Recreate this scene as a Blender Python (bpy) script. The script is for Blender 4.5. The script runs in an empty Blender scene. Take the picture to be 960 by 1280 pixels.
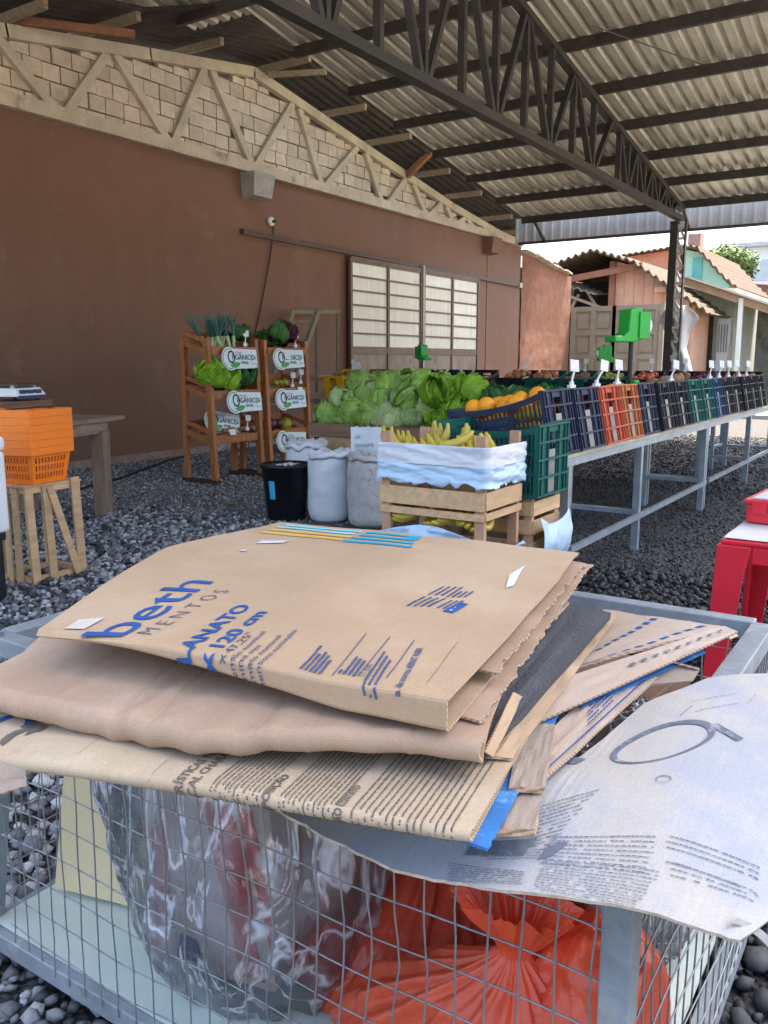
import bpy, bmesh, math, random
import numpy as np
from mathutils import Vector, Matrix
R = math.radians
random.seed(7)
rng = np.random.default_rng(7)
SC = bpy.context.scene
COL = SC.collection

# ------------------------------------------------------------------ camera, sky, sun, exposure
SCALE = 0.9                       # survey units -> metres, applied to every top-level object at the end
F_PX, CAM_H = 1060.0, 1.4         # focal length in photo pixels, eye height in survey units
PITCH = math.atan(188 / F_PX)
AZ = math.atan(705 / (F_PX / math.cos(PITCH)))
cam_data = bpy.data.cameras.new('camera')
cam = bpy.data.objects.new('camera', cam_data)
COL.objects.link(cam)
cam_data.sensor_fit = 'VERTICAL'
cam_data.sensor_height = 24.0
cam_data.lens = 24.0 * F_PX / 1280.0
cam_data.clip_start = 0.02
cam_data.clip_end = 3000
cam.location = (0, 0, CAM_H * SCALE)
cam.rotation_euler = (math.pi / 2 - PITCH, 0, AZ - math.pi / 2)
SC.camera = cam

SUN_EL, SUN_AZ = R(71), R(-14)    # the sun stands beyond the far end of the shed, to the right
world = bpy.data.worlds.new('World')
SC.world = world
world.use_nodes = True
wn = world.node_tree
sky = wn.nodes.new('ShaderNodeTexSky')
sky.sky_type = 'NISHITA'
sky.sun_disc = False
sky.sun_elevation = SUN_EL
sky.sun_rotation = math.pi / 2 - SUN_AZ
sky.air_density = 1.0
sky.dust_density = 7.0
sky.ozone_density = 1.0
wn.links.new(sky.outputs[0], wn.nodes['Background'].inputs[0])
wn.nodes['Background'].inputs[1].default_value = 0.15
sd = bpy.data.lights.new('sun', 'SUN')
sd.energy = 3.2
sd.angle = R(0.6)
sd.color = (1.0, 0.95, 0.87)
sun = bpy.data.objects.new('sun', sd)
COL.objects.link(sun)
sun.rotation_euler = Vector((math.cos(SUN_EL) * math.cos(SUN_AZ), math.cos(SUN_EL) * math.sin(SUN_AZ), math.sin(SUN_EL))).to_track_quat('Z', 'Y').to_euler()
SC.view_settings.view_transform = 'Standard'
SC.view_settings.look = 'None'
SC.view_settings.gamma = 1.0
SC.view_settings.exposure = 2.5
SC.render.engine = 'CYCLES'
SC.cycles.use_denoising = True
SC.cycles.max_bounces = 10
SC.cycles.transparent_max_bounces = 24
SC.cycles.sample_clamp_indirect = 6.0

# ------------------------------------------------------------------ pixel -> place helpers
_hd = Vector((math.cos(AZ), math.sin(AZ), 0)); _rt = Vector((math.sin(AZ), -math.cos(AZ), 0))
_fw = _hd * math.cos(PITCH) - Vector((0, 0, math.sin(PITCH))); _up = _rt.cross(_fw)
_C = Vector((0, 0, CAM_H))
def _ray(x, y): return _fw * F_PX + _rt * (x - 480) - _up * (y - 640)
def onZ(x, y, z):
    d = _ray(x, y); return _C + d * ((z - CAM_H) / d.z)
def onY(x, y, v):
    d = _ray(x, y); return _C + d * (v / d.y)
def onX(x, y, v):
    d = _ray(x, y); return _C + d * (v / d.x)

# ------------------------------------------------------------------ materials
MATS = {}
def mat(name, col, rough=0.7, var=0.12, vscale=8.0, bump=0.0, bscale=60.0, metal=0.0, spec=0.4, rnd=0.0,
        spots=None, spot_scale=3.0, spot_cut=0.62, stretch=(1, 1, 1), streak=None, trans=0.0, coat=0.0, sss=0.0):
    """plain surface: base colour, soft noise variation, optional stains of a second colour, optional per-object change"""
    if name in MATS: return MATS[name]
    m = bpy.data.materials.new(name); m.use_nodes = True
    nt = m.node_tree; L = nt.links.new; b = nt.nodes['Principled BSDF']
    def N(t): return nt.nodes.new('ShaderNode' + t)
    tc = N('TexCoord'); mp = N('Mapping'); mp.inputs['Scale'].default_value = stretch
    L(tc.outputs['Object'], mp.inputs[0])
    vec = mp.outputs[0]
    oi = N('ObjectInfo')
    if rnd:
        add = N('VectorMath'); add.operation = 'ADD'
        cx = N('CombineXYZ'); mu = N('Math'); mu.operation = 'MULTIPLY'; mu.inputs[1].default_value = 37.0
        L(oi.outputs['Random'], mu.inputs[0]); L(mu.outputs[0], cx.inputs[0]); L(mu.outputs[0], cx.inputs[1])
        L(mp.outputs[0], add.inputs[0]); L(cx.outputs[0], add.inputs[1]); vec = add.outputs[0]
    nz = N('TexNoise'); nz.inputs['Scale'].default_value = vscale; nz.inputs['Detail'].default_value = 6; nz.inputs['Roughness'].default_value = 0.62
    L(vec, nz.inputs['Vector'])
    rp = N('ValToRGB'); e = rp.color_ramp.elements
    e[0].position = 0.3; e[1].position = 0.72
    e[0].color = (*[max(0, c * (1 - var)) for c in col], 1); e[1].color = (*[min(1, c * (1 + var)) for c in col], 1)
    L(nz.outputs['Fac'], rp.inputs[0]); out = rp.outputs[0]
    if spots:
        n2 = N('TexNoise'); n2.inputs['Scale'].default_value = spot_scale; n2.inputs['Detail'].default_value = 8; n2.inputs['Roughness'].default_value = 0.7
        L(vec, n2.inputs['Vector'])
        r2 = N('ValToRGB'); r2.color_ramp.elements[0].position = spot_cut; r2.color_ramp.elements[1].position = spot_cut + 0.12
        L(n2.outputs['Fac'], r2.inputs[0])
        mx = N('MixRGB'); mx.inputs[2].default_value = (*spots, 1); L(r2.outputs[0], mx.inputs[0]); L(out, mx.inputs[1]); out = mx.outputs[0]
    if streak:
        n3 = N('TexNoise'); n3.inputs['Scale'].default_value = 1.0; n3.inputs['Detail'].default_value = 5
        mp3 = N('Mapping'); mp3.inputs['Scale'].default_value = streak[0]; L(tc.outputs['Object'], mp3.inputs[0]); L(mp3.outputs[0], n3.inputs['Vector'])
        r3 = N('ValToRGB'); r3.color_ramp.elements[0].position = 0.48; r3.color_ramp.elements[1].position = 0.75
        L(n3.outputs['Fac'], r3.inputs[0])
        mm = N('Math'); mm.operation = 'MULTIPLY'; mm.inputs[1].default_value = streak[2]; L(r3.outputs[0], mm.inputs[0])
        mx = N('MixRGB'); mx.inputs[2].default_value = (*streak[1], 1); L(mm.outputs[0], mx.inputs[0]); L(out, mx.inputs[1]); out = mx.outputs[0]
    if rnd:
        hs = N('HueSaturation'); mr = N('MapRange'); mr.inputs[3].default_value = 1 - rnd; mr.inputs[4].default_value = 1 + rnd
        L(oi.outputs['Random'], mr.inputs[0]); L(mr.outputs[0], hs.inputs['Value']); L(out, hs.inputs['Color']); out = hs.outputs[0]
    L(out, b.inputs['Base Color'])
    b.inputs['Roughness'].default_value = rough; b.inputs['Metallic'].default_value = metal
    b.inputs['Specular IOR Level'].default_value = spec
    if coat: b.inputs['Coat Weight'].default_value = coat
    if trans: b.inputs['Transmission Weight'].default_value = trans
    if sss:
        b.inputs['Subsurface Weight'].default_value = sss; b.inputs['Subsurface Radius'].default_value = (0.02, 0.02, 0.01)
    if bump:
        nb = N('TexNoise'); nb.inputs['Scale'].default_value = bscale; nb.inputs['Detail'].default_value = 5
        L(vec, nb.inputs['Vector']); bp = N('Bump'); bp.inputs['Strength'].default_value = bump; bp.inputs['Distance'].default_value = 0.02
        L(nb.outputs['Fac'], bp.inputs['Height']); L(bp.outputs[0], b.inputs['Normal'])
    MATS[name] = m
    return m

# ------------------------------------------------------------------ mesh building
class MB:
    def __init__(s): s.v = []; s.f = []; s.mi = []
    def add(s, vs, fs, mi=0):
        o = len(s.v); s.v += [tuple(p) for p in vs]; s.f += [tuple(i + o for i in f) for f in fs]; s.mi += [mi] * len(fs); return s
    def box(s, x0, x1, y0, y1, z0, z1, mi=0, M=None):
        vs = [Vector((x, y, z)) for z in (z0, z1) for y in (y0, y1) for x in (x0, x1)]
        if M is not None: vs = [M @ p for p in vs]
        return s.add(vs, [(0, 2, 3, 1), (4, 5, 7, 6), (0, 1, 5, 4), (2, 6, 7, 3), (0, 4, 6, 2), (1, 3, 7, 5)], mi)
    def bar(s, p, q, w, h, up=(0, 0, 1), mi=0, ext=0.0, taper=1.0):
        """square-section bar from p to q; w across, h along 'up'"""
        p = Vector(p); q = Vector(q); d = (q - p).normalized(); p = p - d * ext; q = q + d * ext
        a = d.cross(Vector(up))
        if a.length < 1e-4: a = d.cross(Vector((1, 0, 0)))
        a.normalize(); b = a.cross(d).normalized()
        vs = []
        for c, k in ((p, 1.0), (q, taper)):
            for i, j in ((-1, -1), (1, -1), (1, 1), (-1, 1)): vs.append(c + a * (i * w / 2 * k) + b * (j * h / 2 * k))
        return s.add(vs, [(0, 1, 2, 3), (7, 6, 5, 4), (0, 4, 5, 1), (1, 5, 6, 2), (2, 6, 7, 3), (3, 7, 4, 0)], mi)
    def tube(s, pts, r, n=6, mi=0, rs=None, caps=True):
        pts = [Vector(p) for p in pts]; o = len(s.v); ref = None
        for i, p in enumerate(pts):
            d = (pts[min(i + 1, len(pts) - 1)] - pts[max(i - 1, 0)]).normalized()
            if ref is None: ref = d.orthogonal().normalized()
            a = (ref - d * ref.dot(d))
            a = a.normalized() if a.length > 1e-5 else d.orthogonal().normalized()
            ref = a; b = d.cross(a); rr = rs[i] if rs else r
            for k in range(n):
                t = 2 * math.pi * k / n; s.v.append(tuple(p + (a * math.cos(t) + b * math.sin(t)) * rr))
        for i in range(len(pts) - 1):
            for k in range(n):
                k2 = (k + 1) % n; s.f.append((o + i * n + k, o + i * n + k2, o + (i + 1) * n + k2, o + (i + 1) * n + k)); s.mi.append(mi)
        if caps:
            s.f.append(tuple(o + k for k in range(n - 1, -1, -1))); s.mi.append(mi)
            e = o + (len(pts) - 1) * n; s.f.append(tuple(e + k for k in range(n))); s.mi.append(mi)
        return s
    def lathe(s, prof, c=(0, 0, 0), n=24, mi=0, fn=None):
        o = len(s.v)
        for r, z in prof:
            for k in range(n):
                t = 2 * math.pi * k / n; p = Vector((c[0] + r * math.cos(t), c[1] + r * math.sin(t), c[2] + z))
                s.v.append(tuple(fn(p) if fn else p))
        for i in range(len(prof) - 1):
            for k in range(n):
                k2 = (k + 1) % n; s.f.append((o + i * n + k, o + i * n + k2, o + (i + 1) * n + k2, o + (i + 1) * n + k)); s.mi.append(mi)
        return s
    def grid(s, fn, nu, nv, mi=0):
        o = len(s.v)
        for i in range(nu + 1):
            for j in range(nv + 1): s.v.append(tuple(fn(i / nu, j / nv)))
        for i in range(nu):
            for j in range(nv):
                a = o + i * (nv + 1) + j; s.f.append((a, a + 1, a + nv + 2, a + nv + 1)); s.mi.append(mi)
        return s
    def slab(s, fn, nu, nv, th, mi=0, me=None):
        """sheet with real thickness th below the surface fn(u, v); edge faces take material index me"""
        me = mi if me is None else me
        P = [[Vector(fn(i / nu, j / nv)) for j in range(nv + 1)] for i in range(nu + 1)]
        o = len(s.v); W = nv + 1
        top = []; bot = []
        for i in range(nu + 1):
            for j in range(nv + 1):
                du = P[min(i + 1, nu)][j] - P[max(i - 1, 0)][j]; dv = P[i][min(j + 1, nv)] - P[i][max(j - 1, 0)]
                n = du.cross(dv)
                n = n.normalized() if n.length > 1e-9 else Vector((0, 0, 1))
                top.append(P[i][j]); bot.append(P[i][j] - n * th)
        s.v += [tuple(p) for p in top] + [tuple(p) for p in bot]
        K = len(top)
        for i in range(nu):
            for j in range(nv):
                a = o + i * W + j
                s.f.append((a, a + W, a + W + 1, a + 1)); s.mi.append(mi)
                s.f.append((a + K, a + K + 1, a + K + W + 1, a + K + W)); s.mi.append(mi)
        ring = [i * W for i in range(nu)] + [nu * W + j for j in range(nv)] + [(nu - i) * W + nv for i in range(nu)] + [nv - j for j in range(nv)]
        for a, b in zip(ring, ring[1:] + ring[:1]):
            s.f.append((o + a, o + a + K, o + b + K, o + b)); s.mi.append(me)
        return s
    def xf(s, M):
        s.v = [tuple(M @ Vector(p)) for p in s.v]; return s
    def mesh(s, name, mats, smooth=False):
        me = bpy.data.meshes.new(name); me.from_pydata(s.v, [], s.f)
        for m in (mats if isinstance(mats, (list, tuple)) else [mats]): me.materials.append(m)
        me.polygons.foreach_set('material_index', s.mi)
        if smooth: me.polygons.foreach_set('use_smooth', [True] * len(s.f))
        me.update()
        return me
    def build(s, name, mats, parent=None, world=False, smooth=False, bevel=0.0, normals=False):
        if world and parent is not None:
            Mi = (Matrix.Translation(parent.location) @ parent.rotation_euler.to_matrix().to_4x4()).inverted(); s.xf(Mi)
        me = s.mesh(name, mats, smooth)
        if normals:
            bm = bmesh.new(); bm.from_mesh(me); bmesh.ops.recalc_face_normals(bm, faces=bm.faces); bm.to_mesh(me); bm.free()
        o = bpy.data.objects.new(name, me); COL.objects.link(o)
        if parent is not None: o.parent = parent
        if bevel:
            md = o.modifiers.new('bevel', 'BEVEL'); md.width = bevel; md.segments = 2; md.limit_method = 'ANGLE'; md.angle_limit = R(40)
        return o

def tag(o, label=None, cat=None, group=None, kind=None):
    if label: o['label'] = label
    if cat: o['category'] = cat
    if group: o['group'] = group
    if kind: o['kind'] = kind
    return o
def thing(name, label, cat, loc=(0, 0, 0), rotz=0.0, group=None):
    o = bpy.data.objects.new(name, None); COL.objects.link(o)
    o.location = loc; o.rotation_euler = (0, 0, rotz); o.empty_display_size = 0.1
    return tag(o, label, cat, group)
def dup(root, loc, rot=(0, 0, 0), label=None, group=None, scale=1.0):
    r = root.copy(); COL.objects.link(r); r.location = loc; r.rotation_euler = rot; r.scale = (scale,) * 3
    if label: r['label'] = label
    if group: r['group'] = group
    for ch in root.children:
        c = ch.copy(); COL.objects.link(c); c.parent = r
        for g in ch.children:
            d = g.copy(); COL.objects.link(d); d.parent = c
    return r
def mdata(o, data):          # copy of a one-mesh part sharing mesh data
    c = bpy.data.objects.new(o, data); COL.objects.link(c); return c
def smoothstep(a, b, x):
    t = min(1, max(0, (x - a) / (b - a))); return t * t * (3 - 2 * t)
def lerp(a, b, t): return a + (b - a) * t
def pl(pts, x):              # piecewise-linear
    if x <= pts[0][0]: return pts[0][1]
    for (a, b), (c, d) in zip(pts, pts[1:]):
        if x <= c: return b + (d - b) * (x - a) / (c - a)
    return pts[-1][1]
from mathutils import noise as MN
def nz(x, y, z=0.0): return MN.noise(Vector((x, y, z)))
def text_mesh(body, size, bold=0.0, spacing=1.0):
    cu = bpy.data.curves.new('t', 'FONT'); cu.body = body; cu.size = size; cu.offset = bold; cu.space_character = spacing; cu.resolution_u = 3
    o = bpy.data.objects.new('t', cu)
    me = bpy.data.meshes.new_from_object(o)
    vs = [tuple(v.co) for v in me.vertices]; fs = [tuple(p.vertices) for p in me.polygons]
    bpy.data.objects.remove(o); bpy.data.meshes.remove(me); bpy.data.curves.remove(cu)
    return vs, fs
# ------------------------------------------------------------------ shared materials
M_STEEL = mat('dark_steel_paint', (0.045, 0.042, 0.036), 0.55, 0.25, 6, 0.15, 40, spec=0.4, spots=(0.09, 0.05, 0.03), spot_scale=4, spot_cut=0.66)
M_GALV = mat('galvanised_steel', (0.30, 0.36, 0.41), 0.42, 0.22, 9, 0.08, 60, metal=0.55, spots=(0.42, 0.46, 0.48), spot_scale=9, spot_cut=0.6)
M_ROOF = mat('zinc_roof_sheet', (0.64, 0.61, 0.50), 0.42, 0.14, 2.5, 0.0, metal=0.35, streak=((0.3, 6, 1), (0.20, 0.18, 0.13), 0.55))
M_OLDROOF = mat('weathered_fibre_cement', (0.06, 0.05, 0.042), 0.9, 0.4, 3, 0.2, 30)
M_TIMBER = mat('raw_timber', (0.30, 0.23, 0.155), 0.85, 0.3, 5, 0.3, 50, stretch=(1, 5, 5), spots=(0.13, 0.09, 0.06), spot_scale=2.5, spot_cut=0.6)
M_CREAM = mat('old_cream_paint_timber', (0.55, 0.475, 0.345), 0.85, 0.2, 3, 0.25, 40, spots=(0.28, 0.23, 0.17), spot_scale=2.2, spot_cut=0.58)
M_BROWN = mat('brown_wall_paint', (0.200, 0.102, 0.064), 0.62, 0.10, 0.7, 0.12, 45, spec=0.3, spots=(0.225, 0.128, 0.088), spot_scale=1.3, spot_cut=0.56, streak=((3.0, 3.0, 0.25), (0.22, 0.135, 0.10), 0.4))
M_BLOCK = mat('limewashed_block', (0.60, 0.51, 0.38), 0.95, 0.15, 9, 0.5, 40, rnd=0.13, spots=(0.36, 0.17, 0.10), spot_scale=2.2, spot_cut=0.66)
M_MORTAR = mat('mortar', (0.17, 0.14, 0.11), 0.95, 0.3, 12, 0.3, 40)
M_CONC = mat('concrete', (0.38, 0.36, 0.32), 0.9, 0.2, 6, 0.3, 40, spots=(0.2, 0.19, 0.17), spot_scale=4)
M_ROUGH = mat('rough_red_render', (0.215, 0.098, 0.058), 0.95, 0.25, 5, 0.25, 24, streak=((0.6, 0.6, 5), (0.27, 0.135, 0.08), 0.35))
M_PLASTERPINK = mat('salmon_board_paint', (0.62, 0.36, 0.25), 0.8, 0.12, 3, 0.1, 30, streak=((1, 1.6, 0.3), (0.50, 0.30, 0.22), 0.5))
M_ORANGEWALL = mat('orange_render', (0.60, 0.27, 0.17), 0.9, 0.15, 1.5, 0.2, 20, spots=(0.48, 0.26, 0.19), spot_scale=1.2)
M_MINT = mat('mint_paint', (0.42, 0.72, 0.58), 0.8, 0.08, 2)
M_TURQ = mat('turquoise_paint', (0.14, 0.50, 0.46), 0.7, 0.15, 3)
M_GREYHOUSE = mat('grey_green_boards', (0.36, 0.36, 0.30), 0.85, 0.12, 3, streak=((1, 3, 0.2), (0.26, 0.25, 0.2), 0.5))
M_TILE = mat('old_clay_tile', (0.10, 0.062, 0.04), 0.95, 0.35, 4, 0.4, 20, spots=(0.10, 0.08, 0.06), spot_scale=2)
M_GATE = mat('khaki_gate_paint', (0.27, 0.235, 0.17), 0.6, 0.12, 3, 0.05, 30)
M_WHITEP = mat('white_paint', (0.75, 0.75, 0.72), 0.6, 0.06, 4)
M_DARK = mat('dark_interior', (0.03, 0.026, 0.022), 0.95, 0.3, 3)
M_MAROON = mat('maroon_paint_metal', (0.36, 0.20, 0.19), 0.6, 0.1, 2)
M_GREYROOF = mat('grey_roof_sheet', (0.40, 0.42, 0.45), 0.6, 0.1, 2)
M_BLACKP = mat('black_plastic', (0.012, 0.013, 0.015), 0.45, 0.2, 10, 0.1, 80)

# ------------------------------------------------------------------ ground, gravel
def ground_mat():
    m = bpy.data.materials.new('crushed_stone_ground'); m.use_nodes = True
    nt = m.node_tree; L = nt.links.new; b = nt.nodes['Principled BSDF']
    def N(t): return nt.nodes.new('ShaderNode' + t)
    tc = N('TexCoord')
    vo = N('TexVoronoi'); vo.inputs['Scale'].default_value = 42; L(tc.outputs['Object'], vo.inputs['Vector'])
    vs = N('TexVoronoi'); vs.inputs['Scale'].default_value = 130; L(tc.outputs['Object'], vs.inputs['Vector'])
    n1 = N('TexNoise'); n1.inputs['Scale'].default_value = 0.55; n1.inputs['Detail'].default_value = 6; L(tc.outputs['Object'], n1.inputs['Vector'])
    rp = N('ValToRGB'); rp.color_ramp.elements[0].color = (0.008, 0.009, 0.011, 1); rp.color_ramp.elements[1].color = (0.07, 0.078, 0.088, 1)
    L(vo.outputs['Color'], rp.inputs[0])
    r2 = N('ValToRGB'); r2.color_ramp.elements[0].color = (0.05, 0.055, 0.06, 1); r2.color_ramp.elements[1].color = (0.36, 0.375, 0.39, 1)
    L(vs.outputs['Color'], r2.inputs[0])
    # fine pale grit towards the wall, darker stone under the long tables
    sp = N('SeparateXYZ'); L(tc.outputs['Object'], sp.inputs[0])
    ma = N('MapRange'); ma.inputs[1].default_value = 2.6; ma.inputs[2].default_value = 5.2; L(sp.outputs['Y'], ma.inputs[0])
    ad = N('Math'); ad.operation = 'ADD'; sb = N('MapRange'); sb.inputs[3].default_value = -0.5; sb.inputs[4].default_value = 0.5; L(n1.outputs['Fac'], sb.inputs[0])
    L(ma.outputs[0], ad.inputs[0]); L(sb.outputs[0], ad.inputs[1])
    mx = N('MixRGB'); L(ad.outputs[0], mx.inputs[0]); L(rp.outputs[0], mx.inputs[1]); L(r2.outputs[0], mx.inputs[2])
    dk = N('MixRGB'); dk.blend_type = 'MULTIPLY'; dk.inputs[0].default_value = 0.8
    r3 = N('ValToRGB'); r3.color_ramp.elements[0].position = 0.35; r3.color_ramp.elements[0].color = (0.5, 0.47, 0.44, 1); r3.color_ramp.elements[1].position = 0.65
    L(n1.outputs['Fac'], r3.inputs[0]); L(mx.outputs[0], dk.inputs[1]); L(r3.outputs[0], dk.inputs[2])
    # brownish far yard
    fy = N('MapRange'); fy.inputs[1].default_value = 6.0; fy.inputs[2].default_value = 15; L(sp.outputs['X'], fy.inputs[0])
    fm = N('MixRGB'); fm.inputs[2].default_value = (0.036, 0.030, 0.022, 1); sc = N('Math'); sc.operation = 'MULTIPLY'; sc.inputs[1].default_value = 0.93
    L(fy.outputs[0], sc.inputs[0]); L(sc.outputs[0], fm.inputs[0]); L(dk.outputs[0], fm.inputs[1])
    oy = N('MapRange'); oy.inputs[1].default_value = -1.2; oy.inputs[2].default_value = -3.5; L(sp.outputs['Y'], oy.inputs[0])  # unseen ground to the right made paler to bounce light into the shed
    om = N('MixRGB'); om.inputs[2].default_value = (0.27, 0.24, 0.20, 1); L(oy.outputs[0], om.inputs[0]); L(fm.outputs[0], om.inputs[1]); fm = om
    L(fm.outputs[0], b.inputs['Base Color']); b.inputs['Roughness'].default_value = 0.75
    bp = N('Bump'); bp.inputs['Strength'].default_value = 0.9; bp.inputs['Distance'].default_value = 0.03
    L(vo.outputs['Distance'], bp.inputs['Height']); L(bp.outputs[0], b.inputs['Normal'])
    return m
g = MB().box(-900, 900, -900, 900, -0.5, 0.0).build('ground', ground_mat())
tag(g, kind='structure')

def stone_field(name, n, region, smin, smax, material, label, excl=None):
    """crushed stones: jittered icosahedra, flat shaded, one mesh"""
    ph = (1 + 5 ** .5) / 2
    base = np.array([(-1, ph, 0), (1, ph, 0), (-1, -ph, 0), (1, -ph, 0), (0, -1, ph), (0, 1, ph), (0, -1, -ph), (0, 1, -ph), (ph, 0, -1), (ph, 0, 1), (-ph, 0, -1), (-ph, 0, 1)]) / 1.9
    fc = np.array([(0, 11, 5), (0, 5, 1), (0, 1, 7), (0, 7, 10), (0, 10, 11), (1, 5, 9), (5, 11, 4), (11, 10, 2), (10, 7, 6), (7, 1, 8), (3, 9, 4), (3, 4, 2), (3, 2, 6), (3, 6, 8), (3, 8, 9), (4, 9, 5), (2, 4, 11), (6, 2, 10), (8, 6, 7), (9, 8, 1)])
    px = rng.uniform(region[0], region[1], n * 2); py = rng.uniform(region[2], region[3], n * 2)
    ok = np.ones(n * 2, bool)
    if excl is not None: ok = excl(px, py)
    px, py = px[ok][:n], py[ok][:n]; n = len(px)
    size = rng.uniform(smin, smax, n) * rng.choice([0.7, 1.0, 1.0, 1.25], n)
    v = base[None] * rng.uniform(0.62, 1.25, (n, 12, 1))
    v = v * (rng.uniform(0.6, 1.2, (n, 1, 3)) * np.array([1, 1, 0.62]))
    a = rng.uniform(0, 6.28, (n, 3)); c, s = np.cos(a), np.sin(a)
    x, y, z = v[..., 0], v[..., 1], v[..., 2]
    t = 0.5
    y, z = y * np.cos(a[:, :1] * t * .3) - z * np.sin(a[:, :1] * t * .3), y * np.sin(a[:, :1] * t * .3) + z * np.cos(a[:, :1] * t * .3)
    x, y = x * c[:, 2:3] - y * s[:, 2:3], x * s[:, 2:3] + y * c[:, 2:3]
    V = np.stack([x, y, z], -1) * (size[:, None, None] / 2)
    V[..., 0] += px[:, None]; V[..., 1] += py[:, None]; V[..., 2] += (rng.uniform(0.0, 0.5, n) * size)[:, None]
    Fc = (fc[None] + (np.arange(n) * 12)[:, None, None]).reshape(-1, 3)
    me = bpy.data.meshes.new(name)
    me.vertices.add(n * 12); me.vertices.foreach_set('co', V.reshape(-1))
    me.loops.add(len(Fc) * 3); me.loops.foreach_set('vertex_index', Fc.reshape(-1).astype(np.int32))
    me.polygons.add(len(Fc)); me.polygons.foreach_set('loop_start', np.arange(0, len(Fc) * 3, 3, dtype=np.int32))
    at = me.attributes.new('tone', 'FLOAT', 'FACE'); at.data.foreach_set('value', np.repeat(rng.random(n) * place_tone(px, py), 20).astype(np.float32))
    me.update(calc_edges=True); me.materials.append(material)
    o = bpy.data.objects.new(name, me); COL.objects.link(o)
    return tag(o, label, 'gravel', kind='stuff')
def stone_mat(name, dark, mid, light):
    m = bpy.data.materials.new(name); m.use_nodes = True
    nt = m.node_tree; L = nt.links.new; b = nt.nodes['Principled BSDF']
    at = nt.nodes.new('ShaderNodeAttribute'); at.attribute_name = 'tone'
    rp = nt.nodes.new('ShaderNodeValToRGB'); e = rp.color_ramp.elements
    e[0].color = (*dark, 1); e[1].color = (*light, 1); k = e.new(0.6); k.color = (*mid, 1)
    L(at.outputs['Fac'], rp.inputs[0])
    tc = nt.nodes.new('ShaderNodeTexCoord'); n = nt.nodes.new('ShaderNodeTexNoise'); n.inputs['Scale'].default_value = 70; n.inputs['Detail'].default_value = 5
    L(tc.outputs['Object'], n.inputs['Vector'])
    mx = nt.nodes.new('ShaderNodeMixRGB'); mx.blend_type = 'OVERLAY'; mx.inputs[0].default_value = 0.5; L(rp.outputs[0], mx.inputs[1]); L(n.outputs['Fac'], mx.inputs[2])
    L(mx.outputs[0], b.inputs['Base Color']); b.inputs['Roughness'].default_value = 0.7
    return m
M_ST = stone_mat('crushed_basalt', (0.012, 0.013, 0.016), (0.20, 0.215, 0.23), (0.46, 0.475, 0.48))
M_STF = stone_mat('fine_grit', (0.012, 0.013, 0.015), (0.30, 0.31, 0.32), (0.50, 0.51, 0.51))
def place_tone(x, y):               # stone tone by position: 0 = darkest, under the tables, 1 = pale blue crushed stone on the open side
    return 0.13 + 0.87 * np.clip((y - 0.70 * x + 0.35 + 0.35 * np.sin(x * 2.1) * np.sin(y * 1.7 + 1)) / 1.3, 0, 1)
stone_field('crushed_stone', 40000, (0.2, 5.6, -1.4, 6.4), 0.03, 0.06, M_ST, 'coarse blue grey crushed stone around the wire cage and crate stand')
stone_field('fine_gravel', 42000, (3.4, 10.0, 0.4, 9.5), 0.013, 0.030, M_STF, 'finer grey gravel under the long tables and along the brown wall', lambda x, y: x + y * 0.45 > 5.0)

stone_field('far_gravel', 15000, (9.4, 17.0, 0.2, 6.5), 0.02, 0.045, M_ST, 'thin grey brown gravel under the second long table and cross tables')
# sunlit pavement and grass beyond the shed
pv = MB().box(22.6, 24.4, -30, 6.6, 0.004, 0.10).build('pavement', mat('pale_pavement', (0.36, 0.345, 0.31), 0.9, 0.1, 3))
tag(pv, kind='structure')
gm = MB(); 
for i in range(9000):
    x = random.uniform(24.6, 34); y = random.uniform(-4, 6.4); h = random.uniform(0.08, 0.28); a = random.uniform(0, 6.28); w = 0.025
    gm.add([(x - w * math.cos(a), y - w * math.sin(a), 0), (x + w * math.cos(a), y + w * math.sin(a), 0), (x + random.uniform(-.1, .1), y + random.uniform(-.1, .1), h)], [(0, 1, 2)])
tag(gm.build('grass', mat('grass_blades', (0.10, 0.20, 0.035), 0.8, 0.3, 2)), 'sunlit grass verge beyond the pale pavement', 'grass', kind='stuff')
wm = MB()
for (cx, cy) in ((5.12, 6.1), (6.05, 5.75)):
    for i in range(14):
        a = random.uniform(0, 6.28); r = random.uniform(.02, .07)
        p = Vector((cx, cy, .0)); q = p + Vector((math.cos(a) * r, math.sin(a) * r, random.uniform(.015, .05))); t = Vector((-math.sin(a), math.cos(a), 0)) * .018
        wm.add([p, (p + q) / 2 + t, q, (p + q) / 2 - t], [(0, 1, 2, 3)])
tag(wm.build('weed', mat('weed_leaf', (0.12, 0.33, 0.03), 0.7, 0.2, 20)), 'tiny bright green weeds sprouting from the grit', 'weed', kind='stuff')

# ------------------------------------------------------------------ warehouse with brown wall, gable blocks, timber truss, sliding door
WY = 9.6
wh = thing('warehouse', 'brown painted warehouse wall with block gable, cream timber truss and sliding door', 'building', (13, WY, 0))
MB().box(1.5, 21.2, WY, WY + 0.2, 0, 4.36).build('wall', M_BROWN, wh, world=True)
MB().box(1.5, 21.2, WY - 0.035, WY - 0.003, -0.02, 0.10).build('plinth', mat('pale_plinth', (0.32, 0.22, 0.17), 0.9, 0.2, 4, 0.3, 30, spots=(0.5, 0.46, 0.4), spot_scale=3, spot_cut=0.55), wh, world=True)
def gable_top(x): return pl([(1.5, 4.30), (6.5, 5.12), (8.7, 5.46), (10.78, 5.78), (13.84, 5.27), (17.25, 4.71), (19.7, 4.42), (21.2, 4.36)], x)
gb = MB()
pts = [(x, gable_top(x) + 0.06) for x in (1.5, 4, 6.5, 8.7, 10.78, 13.84, 17.25, 19.7, 21.2)]
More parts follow.
